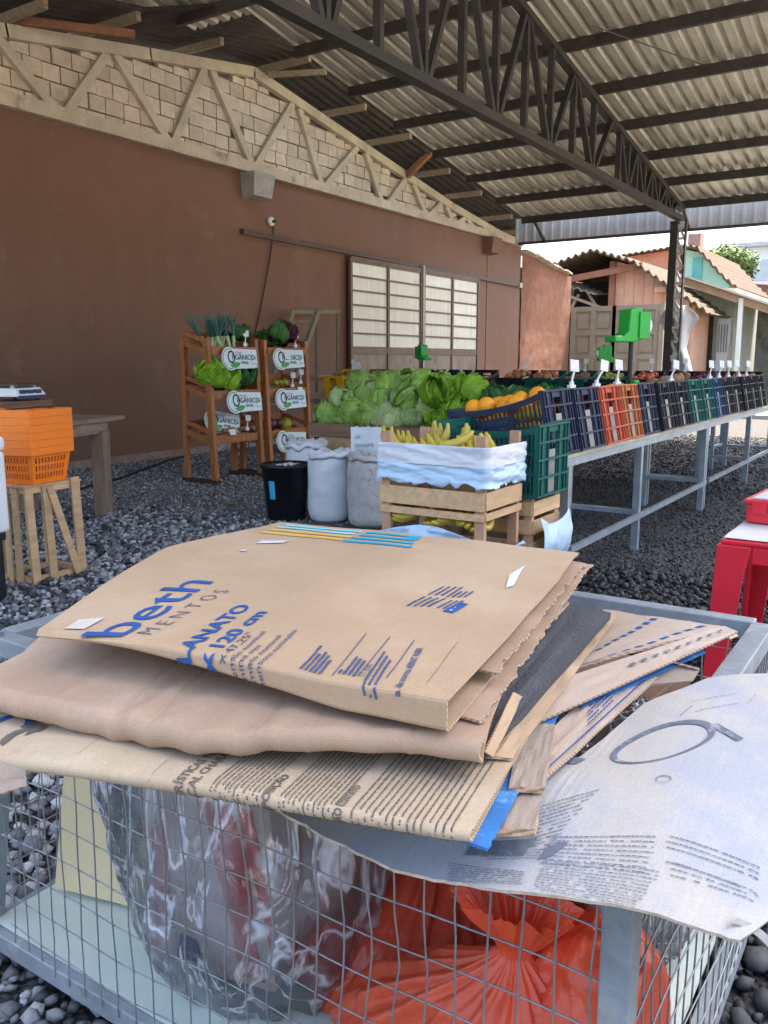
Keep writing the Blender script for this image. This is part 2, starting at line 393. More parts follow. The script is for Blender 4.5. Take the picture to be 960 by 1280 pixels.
for (xa, za), (xb, zb) in zip(pts, pts[1:]):
    gb.add([(xa, WY + .06, 4.36), (xb, WY + .06, 4.36), (xb, WY + .06, zb), (xa, WY + .06, za), (xa, WY + .2, 4.36), (xb, WY + .2, 4.36), (xb, WY + .2, zb), (xa, WY + .2, za)], [(0, 1, 2, 3), (4, 7, 6, 5), (3, 2, 6, 7)])
gb.build('gable_backing', M_MORTAR, wh, world=True)
bl, bh, row = 0.285, 0.205, 0
zc = 4.40
while zc < 5.9:
    x = 5.6 + (row % 2) * bl * 0.5 + random.uniform(-.03, .03)
    while x < 20.0:
        L_ = bl * random.uniform(0.9, 1.08)
        top = min(gable_top(x + 0.02), gable_top(x + L_ - .02))
        z1 = min(zc + bh - 0.016, top)
        if z1 - zc > 0.06 and random.random() > 0.012:
            dy = random.uniform(-.012, .012); dz = random.uniform(-.004, .004); t = random.uniform(-.012, .012)
            b_ = MB().box(-L_ / 2 + .008, L_ / 2 - .008, -0.03 + dy, 0.08, 0, z1 - zc, M=Matrix.Translation((x + L_ / 2 - 13, 0.0, zc + dz)) @ Matrix.Rotation(t, 4, 'Y'))
            b_.build('block', M_BLOCK, wh)
        x += L_
    zc += bh; row += 1
# timber truss in front of the gable
TY = WY - 0.075
tr = MB(); tr.bar((1.5, TY, 4.43), (12.0, TY, 4.425), 0.11, 0.17); trs = bpy.data.objects.new('timber_truss', None); COL.objects.link(trs); trs.parent = wh; trs.location = (0, 0, 0)
def sub(mb, name, m, par=trs, off=(13, WY, 0)):
    mb.v = [(a - off[0], b - off[1], c - off[2]) for a, b, c in mb.v]; o = mb.build(name, m, par); return o
sub(tr, 'bottom_chord', M_CREAM)
sub(MB().bar((12.01, TY, 4.425), (20.9, TY, 4.42), 0.11, 0.165), 'bottom_chord', M_CREAM)
topn = [(1.5, 4.36), (6.5, 5.17), (8.67, 5.52), (10.78, 5.845), (13.84, 5.335), (17.25, 4.775), (19.7, 4.48), (21.0, 4.40)]
for (xa, za), (xb, zb) in zip(topn, topn[1:]):
    sub(MB().bar((xa, TY - .002, za), (xb, TY - .002, zb), 0.115, 0.15, ext=0.012), 'top_chord', M_CREAM)
br_px = [((0, 50), (66, 133)), ((134, 68), (86, 137)), ((147, 70), (209, 173)), ((256, 86), (219, 175)), ((266, 88), (314, 202)), ((368, 127), (322, 205)), ((375, 134), (402, 229)), ((450, 181), (409, 230)), ((457, 188), (474, 241)), ((509, 222), (486, 254)), ((516, 227), (532, 267)), ((554, 252), (537, 269)), ((558, 257), (566, 276)), ((582, 272), (573, 279)), ((586, 276), (592, 285))]
for a, b in br_px:
    p = onY(*a, WY - .1); q = onY(*b, WY - .1)
    zt = pl(topn, p.x) - .06; d = (p - q); 
    if abs(d.z) > 1e-3: p = q + d * ((zt - q.z) / d.z)
    d = p - q; q = p - d * ((p.z - 4.48) / d.z)
    p.y = q.y = TY + random.uniform(-.006, .006)
    sub(MB().bar(p, q, 0.075, 0.115), 'brace', M_CREAM)
for px in (10.78, 19.2):
    M_ = M_CONC if px < 12 else M_BROWN
    c = MB(); c.add([(px - .25, WY - .30, 4.33), (px + .25, WY - .30, 4.33), (px + .25, WY, 4.33), (px - .25, WY, 4.33), (px - .22, WY - .24, 3.98), (px + .22, WY - .24, 3.98), (px + .22, WY, 3.95), (px - .22, WY, 3.95)], [(0, 1, 2, 3), (7, 6, 5, 4), (0, 4, 5, 1), (1, 5, 6, 2), (3, 7, 4, 0), (2, 6, 7, 3)])
    sub(c, 'corbel', M_, wh)
# old roof of the warehouse: timber purlins with a dark corrugated sheet on them
rf = bpy.data.objects.new('roof', None); COL.objects.link(rf); rf.parent = wh
for k, (x, yy) in enumerate(((6.5, 8.74), (7.62, 8.5), (9.34, 8.78), (11.0, 8.55), (12.66, 8.66), (13.97, 8.56), (15.68, 8.70), (16.99, 8.65), (18.8, 8.77), (20.2, 8.7))):
    z = pl(topn, x) + 0.075 + 0.05
    o = sub(MB().bar((x, yy, z + random.uniform(-.01, .01)), (x, WY + .2, z), 0.07, 0.10), 'purlin', M_TIMBER, rf)
sub(MB().bar((7.5, 8.45, 5.22), (6.65, WY - .14, 5.32), 0.07, 0.09), 'loose_rafter', mat('reddish_timber', (0.30, 0.14, 0.07), 0.85, 0.3, 5), rf)
sub(MB().bar((11.35, 8.5, 5.83), (10.9, 9.3, 5.80), 0.06, 0.08), 'loose_rafter', M_TIMBER, rf)
sub(MB().bar((15.05, 8.75, 5.42), (15.3, WY - .14, 5.08), 0.09, 0.12), 'loose_rafter', mat('reddish_timber', (0.30, 0.14, 0.07)), rf)
def old_roof(u, v):
    x = lerp(1.5, 22.4, u); y = lerp(8.35 if x < 10.2 else 7.5, WY + .5, v); y = lerp(lerp(8.55, 7.5, smoothstep(7.8, 8.7, x)), WY + .5, v)
    return (x, y, pl(topn, x) + 0.235 + 0.018 * math.sin(x * 6.28 / 0.177 * 0 + y * 6.28 / 0.177))
m_ = MB().slab(old_roof, 40, 96, -0.008)
m_.v = [(a - 13, b - WY, c) for a, b, c in m_.v]; m_.build('roof_sheet', M_OLDROOF, rf)
# sliding door hung on a rail
M_RAIL = mat('brown_steel_rail', (0.10, 0.065, 0.045), 0.5, 0.25, 8, spots=(0.5, 0.45, 0.36), spot_scale=7, spot_cut=0.63)
rl = MB(); rl.bar((10.49, WY - .05, 3.43), (21.2, WY - .05, 3.36), 0.05, 0.085); sub(rl, 'door_rail', M_RAIL, wh)
dr = bpy.data.objects.new('sliding_door', None); COL.objects.link(dr); dr.parent = wh
M_DOORF = mat('brown_door_steel', (0.16, 0.10, 0.07), 0.5, 0.15, 6, 0.05, 30)
def glass_mat():
    m = mat('ribbed_frosted_glass', (0.76, 0.74, 0.62), 0.22, 0.09, 2.2, 0, spec=0.6, rnd=0.09, streak=((22, 1, 0.6), (0.47, 0.46, 0.38), 0.6))
    nt = m.node_tree; w = nt.nodes.new('ShaderNodeTexWave'); w.inputs['Scale'].default_value = 14; tc = nt.nodes.new('ShaderNodeTexCoord'); nt.links.new(tc.outputs['Object'], w.inputs['Vector'])
    bp = nt.nodes.new('Bump' if False else 'ShaderNodeBump'); bp.inputs['Strength'].default_value = 0.15; nt.links.new(w.outputs['Fac'], bp.inputs['Height']); nt.links.new(bp.outputs[0], nt.nodes['Principled BSDF'].inputs['Normal'])
    return m
M_PANE = glass_mat()
M_DPANEL = mat('rust_brown_panel', (0.22, 0.16, 0.115), 0.55, 0.25, 4, 0.1, 20, streak=((3, 1, 0.5), (0.34, 0.27, 0.2), 0.6))
DY = WY - 0.09
for lx0, lx1 in ((13.36, 15.93), (16.05, 18.58)):
    fr = MB(); z0, zt = 0.06, 3.31
    for x in (lx0, (lx0 + lx1) / 2, lx1): fr.box(x - .035, x + .035, DY - .04, DY + .02, z0, zt)
    for k in range(7):
        z = 1.67 + k * (3.25 - 1.67) / 6
        for xa, xb in ((lx0 + .035, (lx0 + lx1) / 2 - .035), ((lx0 + lx1) / 2 + .035, lx1 - .035)): fr.box(xa, xb, DY - .03, DY + .015, z - .017, z + .017)
    fr.box(lx0, lx1, DY - .035, DY + .018, 3.268, 3.34); fr.box(lx0 + .036, lx1 - .036, DY - .036, DY + .016, 0.05, 0.2); fr.box(lx0 + .036, lx1 - .036, DY - .032, DY + .016, 1.55, 1.652)
    sub(fr, 'door_frame', M_DOORF, dr)
    for cidx in range(2):
        xa = lx0 + .035 if cidx == 0 else (lx0 + lx1) / 2 + .035; xb = (lx0 + lx1) / 2 - .035 if cidx == 0 else lx1 - .035
        for k in range(6):
            z = 1.67 + k * (3.25 - 1.67) / 6 + .017
            p = MB().box(xa - 13, xb - 13, DY - WY - .004, DY - WY + .004, z, z + 1.58 / 6 - .034)
            o = p.build('pane', M_PANE, dr)
        sub(MB().box(xa, xb, DY - .012, DY + .006, 0.2, 1.55), 'door_panel', M_DPANEL, dr)
sub(MB().box(15.955, 16.03, DY - .06, DY - .0, 0.05, 3.4), 'door_stile', mat('pale_stile', (0.40, 0.35, 0.28), 0.5, 0.2, 5), dr)
sub(MB().box(20.98, 21.12, WY - .1, WY - .03, 3.30, 3.42), 'rail_stop', M_CREAM, wh)
sub(MB().box(19.22, 19.25, WY - .012, WY - .001, 0.1, 3.95), 'drain_pipe', mat('pipe_brown', (0.13, 0.07, 0.045), 0.6, 0.2, 6), wh)

# wall lamp socket with hanging cable
ws = thing('wall_socket', 'small white wall socket with a cable hanging down the brown wall', 'socket', (11.2, WY - .03, 3.55))
p = onY(338, 277, WY - .02)
ws.location = p
MB().lathe([(0.001, -.05), (.06, -.05), (.075, -.03), (.075, .0)], n=14).xf(Matrix.Rotation(R(-90), 4, 'X')).build('cover', M_WHITEP, ws, smooth=True)
MB().lathe([(0.001, .0), (.03, .0), (.03, .04), (.0, .045)], n=10).xf(Matrix.Translation((.015, -.05, 0)) @ Matrix.Rotation(R(90), 4, 'X')).build('plug', M_BLACKP, ws)
cable = [onY(x, y, WY - .03) for x, y in ((342, 281), (341, 295), (338, 318), (332, 352), (325, 390), (320, 412), (316, 440), (312, 520), (310, 566))]
MB().tube(cable, 0.011, 5).build('cable', M_BLACKP, ws, world=True)

# rough rendered end wall
rw = MB(); T = [(21.2, 4.20), (22.2, 4.12), (23.4, 3.98), (24.75, 3.86)]
n_ = 20
def rough(u, v):
    x = lerp(21.21, 24.75, u); z = lerp(0, pl(T, x), v); return (x, WY - .03 + 0.010 * nz(x * 3, z * 3) + .004 * nz(x * 14, z * 5), z)
rw.grid(rough, 30, 30); rw.box(21.21, 24.75, WY + .02, WY + .3, 0, 3.84)
ro = thing('end_wall', 'rough reddish rendered wall stepping down beside the khaki gate', 'wall', (23, WY, 0))
rw.build('wall', M_ROUGH, ro, world=True)
cp = MB()
for i in range(9):
    xa = lerp(21.15, 24.4, i / 9); xb = xa + .42
    cp.bar((xa, WY + .02, pl(T, xa) + .05 + random.uniform(-.02, .03)), (xb, WY + .02, pl(T, xb) + .05 + random.uniform(-.02, .03)), 0.40, 0.03)
cp.build('coping', mat('pale_coping_sheet', (0.5, 0.45, 0.36), 0.8, 0.3, 3), ro, world=True)
for o in (ro,): pass

# ------------------------------------------------------------------ steel shed roof
SL = 0.159
RIDGE = 6.75
def zr(x): return 5.374 - SL * (x - 10.7) if x >= RIDGE else 5.374 - SL * (RIDGE - 10.7) - SL * (RIDGE - x)
sr = thing('shed_roof', 'corrugated metal shed roof on dark steel purlins over the stalls', 'roof', (8, 2, 0))
def sheet_mesh(x0, x1, w):
    m = MB(); prof = []
    n = int(round(w / 0.2))
    for k in range(n):
        y = k * 0.2; prof += [(y, 0), (y + .095, 0), (y + .12, .045), (y + .165, .045), (y + .19, 0)]
    prof.append((w + .012, 0.003))
    nx = 7
    for i in range(nx + 1):
        x = lerp(x0, x1, i / nx)
        for y, z in prof: m.v.append((x, y, zr(x) + z))
    W = len(prof)
    for i in range(nx):
        for j in range(W - 1):
            a = i * W + j; m.f.append((a, a + W, a + W + 1, a + 1)); m.mi.append(0)
    return m
far = sheet_mesh(RIDGE, 17.15, 1.0).mesh('far_sheet', M_ROOF); near = sheet_mesh(0.4, RIDGE, 1.0).mesh('near_sheet', M_ROOF)
far_short = sheet_mesh(RIDGE, 8.75, 1.0).mesh('far_short', M_ROOF)
y = -1.3
while y < 7.2:
    for d in ((far if y < 7.2 else far_short), near):
        o = mdata('roof_sheet', d); o.parent = sr; o.location = (-8, y - 2, random.uniform(-.002, .002))
    y += 1.0
far_end = sheet_mesh(RIDGE, 8.2, 1.0).mesh('far_end', M_ROOF)
for d, yy in ((far_short, 5.7), (near, 5.7), (far_end, 6.7), (near, 6.7)):
    o = mdata('roof_sheet', d); o.parent = sr; o.location = (-8, yy, .001)
x = 17.0
M_PURL = mat('purlin_steel', (0.05, 0.04, 0.034), 0.5, 0.3, 5, 0.1, 30, spots=(0.10, 0.055, 0.035), spot_scale=5, spot_cut=0.6)
while x > 0.4:
    ymax = 7.7 if x > 9.0 else 8.6
    m = MB(); z = zr(x) - 0.012
    m.box(x - .03, x + .03, -1.3, ymax, z - .135, z - .125); m.box(x - .03, x - .022, -1.3, ymax, z - .125, z - .008); m.box(x - .03, x + .03, -1.3, ymax, z - .008, z)
    m.box(x + .022, x + .03, -1.3, ymax, z - .125, z - .1)
    m.build('purlin', M_PURL, sr, world=True)
    x -= 1.235
# hanging corrugated fascia beyond the eave
fm = MB(); y = -1.3
k = 0; prof = []
while y < 8.0:
    prof += [(y, 0), (y + .12, 0), (y + .14, .035), (y + .18, .035)]; y += 0.2
for zz in (3.90, 4.42):
    for yy, d in prof: fm.v.append((17.55 - d, yy, zz))
W = len(prof)
for j in range(W - 1): fm.f.append((j, j + 1, W + j + 1, W + j)); fm.mi.append(0)
fm.build('fascia', mat('fascia_zinc', (0.44, 0.44, 0.42), 0.6, 0.1, 3, metal=0.1), sr, world=True)
MB().bar((17.5, -1.3, 3.90), (17.5, 8.0, 3.90), 0.06, 0.05).build('fascia_rail', M_PURL, sr, world=True)
for yy in (-0.8, 4.43, 7.4): MB().bar((16.95, yy, 4.25), (17.49, yy, 3.93), 0.05, 0.05).build('fascia_bracket', M_PURL, sr, world=True)
MB().tube([onY(740, 32, 3.5), onY(960, 110, 2.6)], 0.008, 5).build('stay_wire', M_STEEL, sr, world=True)

# big lattice truss
ST = 4.43
st = thing('steel_truss', 'dark steel lattice truss with triangular webs under the shed roof', 'truss', (12, ST, 4.0))
def ztc(x): return zr(x) - 0.19
for s in (-.035, .035):
    pass
MB().box(0.6, 16.9, ST - .06, ST + .06, 3.98, 4.0).box(0.6, 16.9, ST - .06, ST - .05, 4.0, 4.075).box(0.6, 16.9, ST + .05, ST + .06, 4.0, 4.075).build('bottom_chord', M_STEEL, st, world=True)
for xa, xb in ((0.6, RIDGE), (RIDGE, 16.95)):
    MB().bar((xa, ST, ztc(xa)), (xb, ST, ztc(xb)), 0.12, 0.08, ext=.01).build('top_chord', M_STEEL, st, world=True)
bx = 16.65; k = 0
while bx > 1.6:
    bx -= 1.54 * (0.55 if bx > 13.9 else 1) if k else 0.5
    k += 1
    sp = 0.77 * (0.55 if bx > 13.0 else 1)
    for dx in (-sp, 0, sp):
        xt = min(16.8, max(0.7, bx + dx * 0.93))
        MB().bar((bx + dx * 0.07, ST, 4.03), (xt, ST, ztc(xt) - .02), 0.075, 0.06, up=(1, 0, 0)).build('web', M_STEEL, st, world=True)
    if bx - sp > 0.7:
        MB().bar((bx - sp, ST, 4.02), (bx - sp, ST, ztc(bx - sp) - .02), 0.075, 0.065, up=(1, 0, 0)).build('web', M_STEEL, st, world=True)
# lattice post
po = thing('lattice_post', 'slim dark lattice steel post carrying the far end of the truss', 'post', (16.85, ST, 0))
MB().box(16.78, 16.92, ST + .02, ST + .16, 0, 3.98).build('post_chord', M_STEEL, po, world=True)
MB().box(16.80, 16.90, ST - .13, ST - .10, 0, 3.98).build('post_chord', M_STEEL, po, world=True)
M_LACE = mat('pale_lacing', (0.5, 0.5, 0.47), 0.5, 0.15, 5)
for i in range(14):
    z = 0.15 + i * 0.27
    MB().bar((16.80, ST - .10, z), (16.80, ST + .02, z), 0.04, 0.045, ).build('lacing', M_LACE, po, world=True)
    MB().bar((16.80, ST - .10, z + .02), (16.80, ST + .02, z + .25), 0.04, 0.03, up=(1, 0, 0)).build('lacing', M_LACE, po, world=True)
pl2 = thing('plastic_sheet', 'torn white plastic sheet tied round the lattice post', 'sheet', (16.9, ST, 1.2))
def torn(u, v):
    z = lerp(2.45, 0.9, v); w = pl([(0, .25), (.15, .55), (.3, .32), (.5, .2), (1, .5)], v); t = lerp(-1, 1, u)
    return (17.02 + .06 * math.sin(u * 9 + v * 4), ST + t * w * .72 - .1 * v + .03 * nz(u * 4, v * 5), z + .06 * nz(u * 3, 7))
MB().slab(torn, 16, 24, 0.004).build('plastic', mat('white_plastic_film', (0.8, 0.8, 0.82), 0.35, 0.05, 5), pl2, world=True, smooth=True)

# ------------------------------------------------------------------ khaki gate
ga = thing('panelled_gate', 'khaki double gate with recessed square panels beside the rough wall', 'gate', (24.9, 8.25, 0))
GX = 24.85
for (ya, yb) in ((9.5, 8.27), (8.24, 7.0)):
    lf = bpy.data.objects.new('gate_leaf', None); COL.objects.link(lf); lf.parent = ga
    fr = MB(); rows = 4; z0, z1 = .08, 3.0; w = (ya - yb)
    for k in range(3): yy = lerp(ya, yb, k / 2); fr.box(GX - .03, GX + .03, yy - .07, yy + .07, z0, z1)
    for k in range(rows + 1):
        z = lerp(z0 + .07, z1 - .07, k / rows)
        for q in range(2):
            y0 = lerp(ya, yb, (q + 1) / 2) + .07; y1 = lerp(ya, yb, q / 2) - .07; fr.box(GX - .03, GX + .03, y0, y1, z - .07, z + .07)
    fr.v = [(a - 24.9, b - 8.25, c) for a, b, c in fr.v]; fr.build('frame', M_GATE, lf)
    for k in range(rows):
        for q in range(2):
            y0 = lerp(ya, yb, (q + 1) / 2) + .07; y1 = lerp(ya, yb, q / 2) - .07
            za = lerp(z0 + .07, z1 - .07, k / rows) + .07; zb = lerp(z0 + .07, z1 - .07, (k + 1) / rows) - .07
            pm = MB().box(GX + .006, GX + .02, y0, y1, za, zb); i_ = .07
            pm.box(GX - .012, GX + .006, y0 + i_, y1 - i_, za + i_, zb - i_)
            pm.v = [(a - 24.9, b - 8.25, c) for a, b, c in pm.v]; pm.build('panel', M_GATE, lf)
MB().box(GX - .08, GX + .08, 6.8, 6.93, 0, 3.05).build('gate_post', M_GATE, ga, world=True)

# ------------------------------------------------------------------ houses beyond
def roof_slab(name, prof, x0, x1, m, parent, wave=0.0, per=0.22, th=0.05):
    """roof whose profile runs along Y, corrugations along X"""
    yy = []; n = max(24, int(abs(prof[-1][0] - prof[0][0]) / per * 8))
    pr = sorted(prof)
    def f(u, v):
        y = lerp(pr[0][0], pr[-1][0], v); return (lerp(x0, x1, u), y, pl(pr, y) + wave * math.sin(y * 6.283 / per))
    return MB().slab(f, 2, n, th).build(name, m, parent, world=True)
ph = thing('salmon_house', 'salmon boarded house with wavy tiled gable roof behind the gate', 'house', (30, 8, 0))
wl = MB(); wl.add([(28, 9.3, 0), (28, 6.75, 0), (28, 6.75, 3.15), (28, 8.5, 4.35), (28, 9.3, 4.6), (34, 9.3, 0), (34, 6.75, 0), (34, 6.75, 3.15), (34, 8.5, 4.35), (34, 9.3, 4.6)], [(0, 1, 2, 3, 4), (9, 8, 7, 6, 5), (0, 4, 9, 5), (1, 6, 7, 2)])
wl.build('wall', M_PLASTERPINK, ph, world=True)
for k in range(8): yy = 6.85 + k * .31; MB().box(27.975, 27.997, yy - .012, yy + .012, 0, min(4.4, 3.1 + (yy - 6.75) * .66)).build('batten', M_PLASTERPINK, ph, world=True)
roof_slab('roof', [(11.8, 4.38), (9.82, 4.93), (8.54, 4.52), (6.1, 2.83)], 27.1, 34.5, mat('mossy_wavy_roof', (0.095, 0.07, 0.045), 0.95, 0.35, 3, 0.3, 20, spots=(0.16, 0.13, 0.09), spot_scale=2), ph, wave=0.05, per=0.24)
for yy, zz in ((9.3, 4.25),): MB().bar((27.5, 11.4, 3.98), (27.5, 8.3, 4.38), 0.1, 0.2).build('tie_beam', mat('red_brown_beam', (0.28, 0.12, 0.07), 0.8, 0.2, 4), ph, world=True)
MB().box(27.85, 27.99, 9.3, 9.48, 0, 4.6).build('corner_post', mat('red_brown_beam', (0.28, 0.12, 0.07)), ph, world=True)
MB().bar((27.6, 6.9, 3.15), (28, 6.9, 3.15), 0.12, 0.2).build('purlin_end', M_PLASTERPINK, ph, world=True)
MB().bar((27.6, 7.75, 3.62), (28, 7.75, 3.62), 0.35, 0.16).build('purlin_end', M_PLASTERPINK, ph, world=True)
MB().box(27.93, 27.99, 7.25, 7.45, 1.45, 1.6).build('meter_box', M_GALV, ph, world=True)
sh = thing('lean_to_shed', 'dark open lean-to with leaning roof sheets behind the khaki gate', 'shed', (29, 10.4, 0))
MB().box(31.5, 31.7, 9.5, 12.2, 0, 4.3).box(28.0, 31.5, 12.0, 12.2, 0, 4.3).build('wall', M_DARK, sh, world=True)
def lean(u, v): x = lerp(27.6, 29.2, u); y = lerp(11.4, 9.9, v); return (x, y, 4.1 - .55 * v + .1 * u + .04 * math.sin(y * 26))
MB().slab(lean, 3, 60, .02).build('roof_sheet', mat('pale_old_sheet', (0.33, 0.29, 0.22), 0.9, 0.3, 3), sh, world=True)
for a, b in (((27.8, 11.2, 3.7), (27.8, 9.7, 3.15)), ((27.9, 10.9, 2.9), (27.9, 10.5, 3.6)), ((28.0, 10.2, 3.6), (28.0, 9.7, 2.9))): MB().bar(a, b, .07, .09).build('rafter', M_TIMBER, sh, world=True)
oh = thing('orange_building', 'long orange rendered building with thin roof edge behind salmon house', 'building', (40, 12, 0))
MB().add([(36, 16, 0), (36, 9.4, 0), (36, 9.4, 5.86), (36, 16, 5.3), (46, 16, 0), (46, 9.4, 0), (46, 9.4, 5.86), (46, 16, 5.3)], [(0, 1, 2, 3), (7, 6, 5, 4), (1, 5, 6, 2), (0, 3, 7, 4)]).build('wall', M_ORANGEWALL, oh, world=True)
roof_slab('roof', [(16.3, 5.33), (9.2, 5.95)], 35.6, 46.2, M_TILE, oh, 0.03, .25, .06)
def tile_roof_low(u, v): x = lerp(33.5, 35.9, u); y = lerp(11.0, 8.4, v); return (x, y, 4.35 + .5 * u - .35 * v + .035 * math.sin(y * 26))
MB().slab(tile_roof_low, 4, 90, .05).build('porch_roof', mat('red_clay_tile', (0.30, 0.16, 0.11), 0.9, 0.3, 4), oh, world=True)
mh = thing('mint_house', 'mint green gable with turquoise shutter and brown tiled roof', 'house', (38, 8, 0))
MB().add([(36.0, 9.19, 0), (36.0, 7.45, 0), (36.0, 7.45, 4.35), (36.0, 8.6, 5.65), (36.0, 9.19, 5.8), (43, 9.19, 0), (43, 7.45, 0), (43, 7.45, 4.35), (43, 8.6, 5.65), (43, 9.19, 5.8)], [(0, 1, 2, 3, 4), (9, 8, 7, 6, 5), (0, 4, 9, 5), (1, 6, 7, 2)]).build('wall', M_MINT, mh, world=True)
MB().box(35.93, 35.99, 8.50, 8.86, 4.2, 5.45).build('shutter', M_TURQ, mh, world=True)
roof_slab('roof', [(9.35, 5.95), (8.6, 5.82), (7.5, 4.62), (7.0, 4.2)], 35.3, 43.3, M_TILE, mh, 0.05, .25, .08)
MB().box(37.5, 38.1, 9.0, 9.5, 5.4, 6.6).build('chimney', mat('brick_chimney', (0.3, 0.2, 0.17), 0.9, 0.3, 8), mh, world=True)
gh = thing('grey_house', 'grey green boarded house with pale door under a veranda roof', 'house', (31, 6.6, 0))
MB().box(30, 36, 5.95, 7.42, 0, 3.75).build('wall', M_GREYHOUSE, gh, world=True)
for k in range(7): yy = 6.02 + k * .22; MB().box(29.975, 29.997, yy - .01, yy + .01, 0, 3.5).build('batten', M_GREYHOUSE, gh, world=True)
wf = MB().box(29.93, 29.97, 6.92, 7.18, 1.75, 2.72).build('window', mat('dark_brown_shutter', (0.16, 0.13, 0.10), 0.7, 0.2, 5), gh, world=True)
for yy in (6.98, 7.05, 7.12): MB().box(29.905, 29.928, yy - .01, yy + .01, 1.75, 2.72).build('window_slat', M_GREYHOUSE, gh, world=True)
MB().box(29.92, 29.97, 6.60, 6.72, 0, 2.9).build('door_opening', M_DARK, gh, world=True)
dd = MB().box(29.90, 29.96, 6.05, 6.45, 0, 2.8).build('door', mat('pale_blue_door', (0.52, 0.58, 0.60), 0.6, 0.08, 4), gh, world=True)
for k in range(4):
    yy = 6.12 + k * .085; MB().box(29.885, 29.898, yy - .0, yy + .045, 1.7, 2.6).build('door_pane', mat('dim_glass', (0.20, 0.23, 0.25), 0.2, 0.1, 4), gh, world=True)
va = [onX(850, 350, 29), onX(975, 392, 29)]
def vroof(u, v):
    p = Vector(va[0]).lerp(Vector(va[1]), v); return (p.x - .4 + u * 5, p.y, p.z - u * .12 + .14)
MB().slab(vroof, 3, 10, .06).build('roof', mat('veranda_sheet', (0.42, 0.36, 0.30), 0.8, 0.15, 3), gh, world=True)
MB().bar(va[0], va[1], .12, .22).build('fascia_board', mat('tan_board', (0.42, 0.29, 0.19), 0.8, 0.15, 4), gh, world=True)
pp = onX(925, 400, 28.9)
MB().bar((28.9, pp.y, 0), (28.9, pp.y, 3.35), .13, .13).build('veranda_post', M_WHITEP, gh, world=True)
MB().bar((28.8, pp.y + .25, 0), (28.8, pp.y + .22, 1.9), .1, .1).build('stump', M_TIMBER, gh, world=True)
cw = MB().box(33, 33.3, -2, 5.8, 0, 3.2).build('yard_wall', mat('sooty_block_wall', (0.20, 0.19, 0.17), 0.95, 0.25, 2, 0.3, 20, spots=(0.09, 0.085, 0.08), spot_scale=1.2, spot_cut=0.5))
tag(cw, 'sooty grey block wall beside the boarded house', 'wall')
MB_ = MB(); a = onX(880, 352, 44); 
mr = thing('maroon_building', 'low building with long faded maroon wall and pale roof edge', 'building', (46, 5, 0))
MB().add([(44, 9.3, 0), (44, -4, 0), (44, -4, 3.6), (44, 9.3, 5.2), (52, 9.3, 0), (52, -4, 0), (52, -4, 3.6), (52, 9.3, 5.2)], [(0, 1, 2, 3), (7, 6, 5, 4), (1, 5, 6, 2), (0, 3, 7, 4)]).build('wall', M_MAROON, mr, world=True)
roof_slab('roof', [(9.6, 5.3), (-4.4, 3.62)], 43.6, 52.2, M_WHITEP, mr, 0, 1, .12)
fr_ = thing('far_warehouse', 'distant low building with grey sheet roof', 'building', (66, 10, 0))
MB().box(62, 76, -5, 16.4, 0, 5.0).build('wall', mat('far_wall', (0.5, 0.36, 0.33), 0.9, 0.1, 1), fr_, world=True)
roof_slab('roof', [(16.8, 5.0), (9, 6.3), (-5.4, 5.3)], 61.5, 77, M_GREYROOF, fr_, 0, 1, .15)
fw_ = thing('white_building', 'distant white building with rows of windows beside the tree', 'building', (95, 15, 0))
MB().box(92, 100, -6, 18.4, 0, 12.4).build('wall', mat('hazy_white', (0.72, 0.75, 0.76), 0.9, 0.05, 1), fw_, world=True)
MB().box(91, 101, -6.5, 18.9, 12.4, 12.8).build('roof', M_GREYROOF, fw_, world=True)
for yy in (17.2, 14.6, 12.0, 9.4):
    w_ = MB().box(91.9, 91.98, yy - 1.8, yy, 9.2, 11.2).build('window', mat('hazy_glass', (0.45, 0.52, 0.55), 0.3, 0.1, 1), fw_, world=True)
up_ = MB().tube([onX(888, 360, 45), onX(893, 318, 45)], 0.09, 6).build('utility_pole', M_CONC); tag(up_, 'thin pale utility pole standing behind the tiled roofs', 'pole')
# tree behind the roofs
def tree(name, label, base, h, rad, n, leaf, m, group=None, trunk_h=None):
    t = thing(name, label, 'tree', base, group=group); tk = MB(); th = trunk_h or h * .45
    tk.tube([(0, 0, 0), (.1, .05, th * .5), (.0, .1, th)], .2, 8, rs=[h * .03, h * .024, h * .015])
    cl = []
    for i in range(16):
        a = random.uniform(0, 6.28); e = random.uniform(-.3, 1.2); rr = rad * random.uniform(.45, .85)
        c = Vector((rr * math.cos(a) * math.cos(e), rr * math.sin(a) * math.cos(e), th + rad * .55 + rr * math.sin(e) * 1.0)); cl.append((c, rad * random.uniform(.28, .5)))
        tk.tube([(0, .1, th * random.uniform(.7, 1)), c * .6 + Vector((0, 0, th * .4)), c], .05, 5, rs=[h * .010, h * .007, h * .003])
    tk.build('trunk', mat('bark', (0.12, 0.09, 0.07), 0.9, 0.3, 5), t)
    lv = MB()
    for i in range(n):
        c, r = random.choice(cl); d = Vector((random.gauss(0, 1), random.gauss(0, 1), random.gauss(0, 1))).normalized() * r * random.uniform(.5, 1.08)
        p = c + d; a = Vector((random.gauss(0, 1), random.gauss(0, 1), random.gauss(0, .6))).normalized() * leaf; b = a.cross(d.normalized() + Vector((0, 0, .3))).normalized() * leaf * .5
        lv.add([p - a, p + b, p + a, p - b], [(0, 1, 2, 3)])
    lv.build('crown', m, t); return t
M_LEAF = mat('tree_leaf', (0.085, 0.15, 0.03), 0.7, 0.35, 0.6)
tp = onX(903, 345, 58)
tree('leafy_tree', 'round leafy green tree rising behind the tiled roofs', (58, tp.y, 0), 9.6, 2.0, 5200, .15, M_LEAF, trunk_h=5.6)
tp = onX(868, 330, 75)
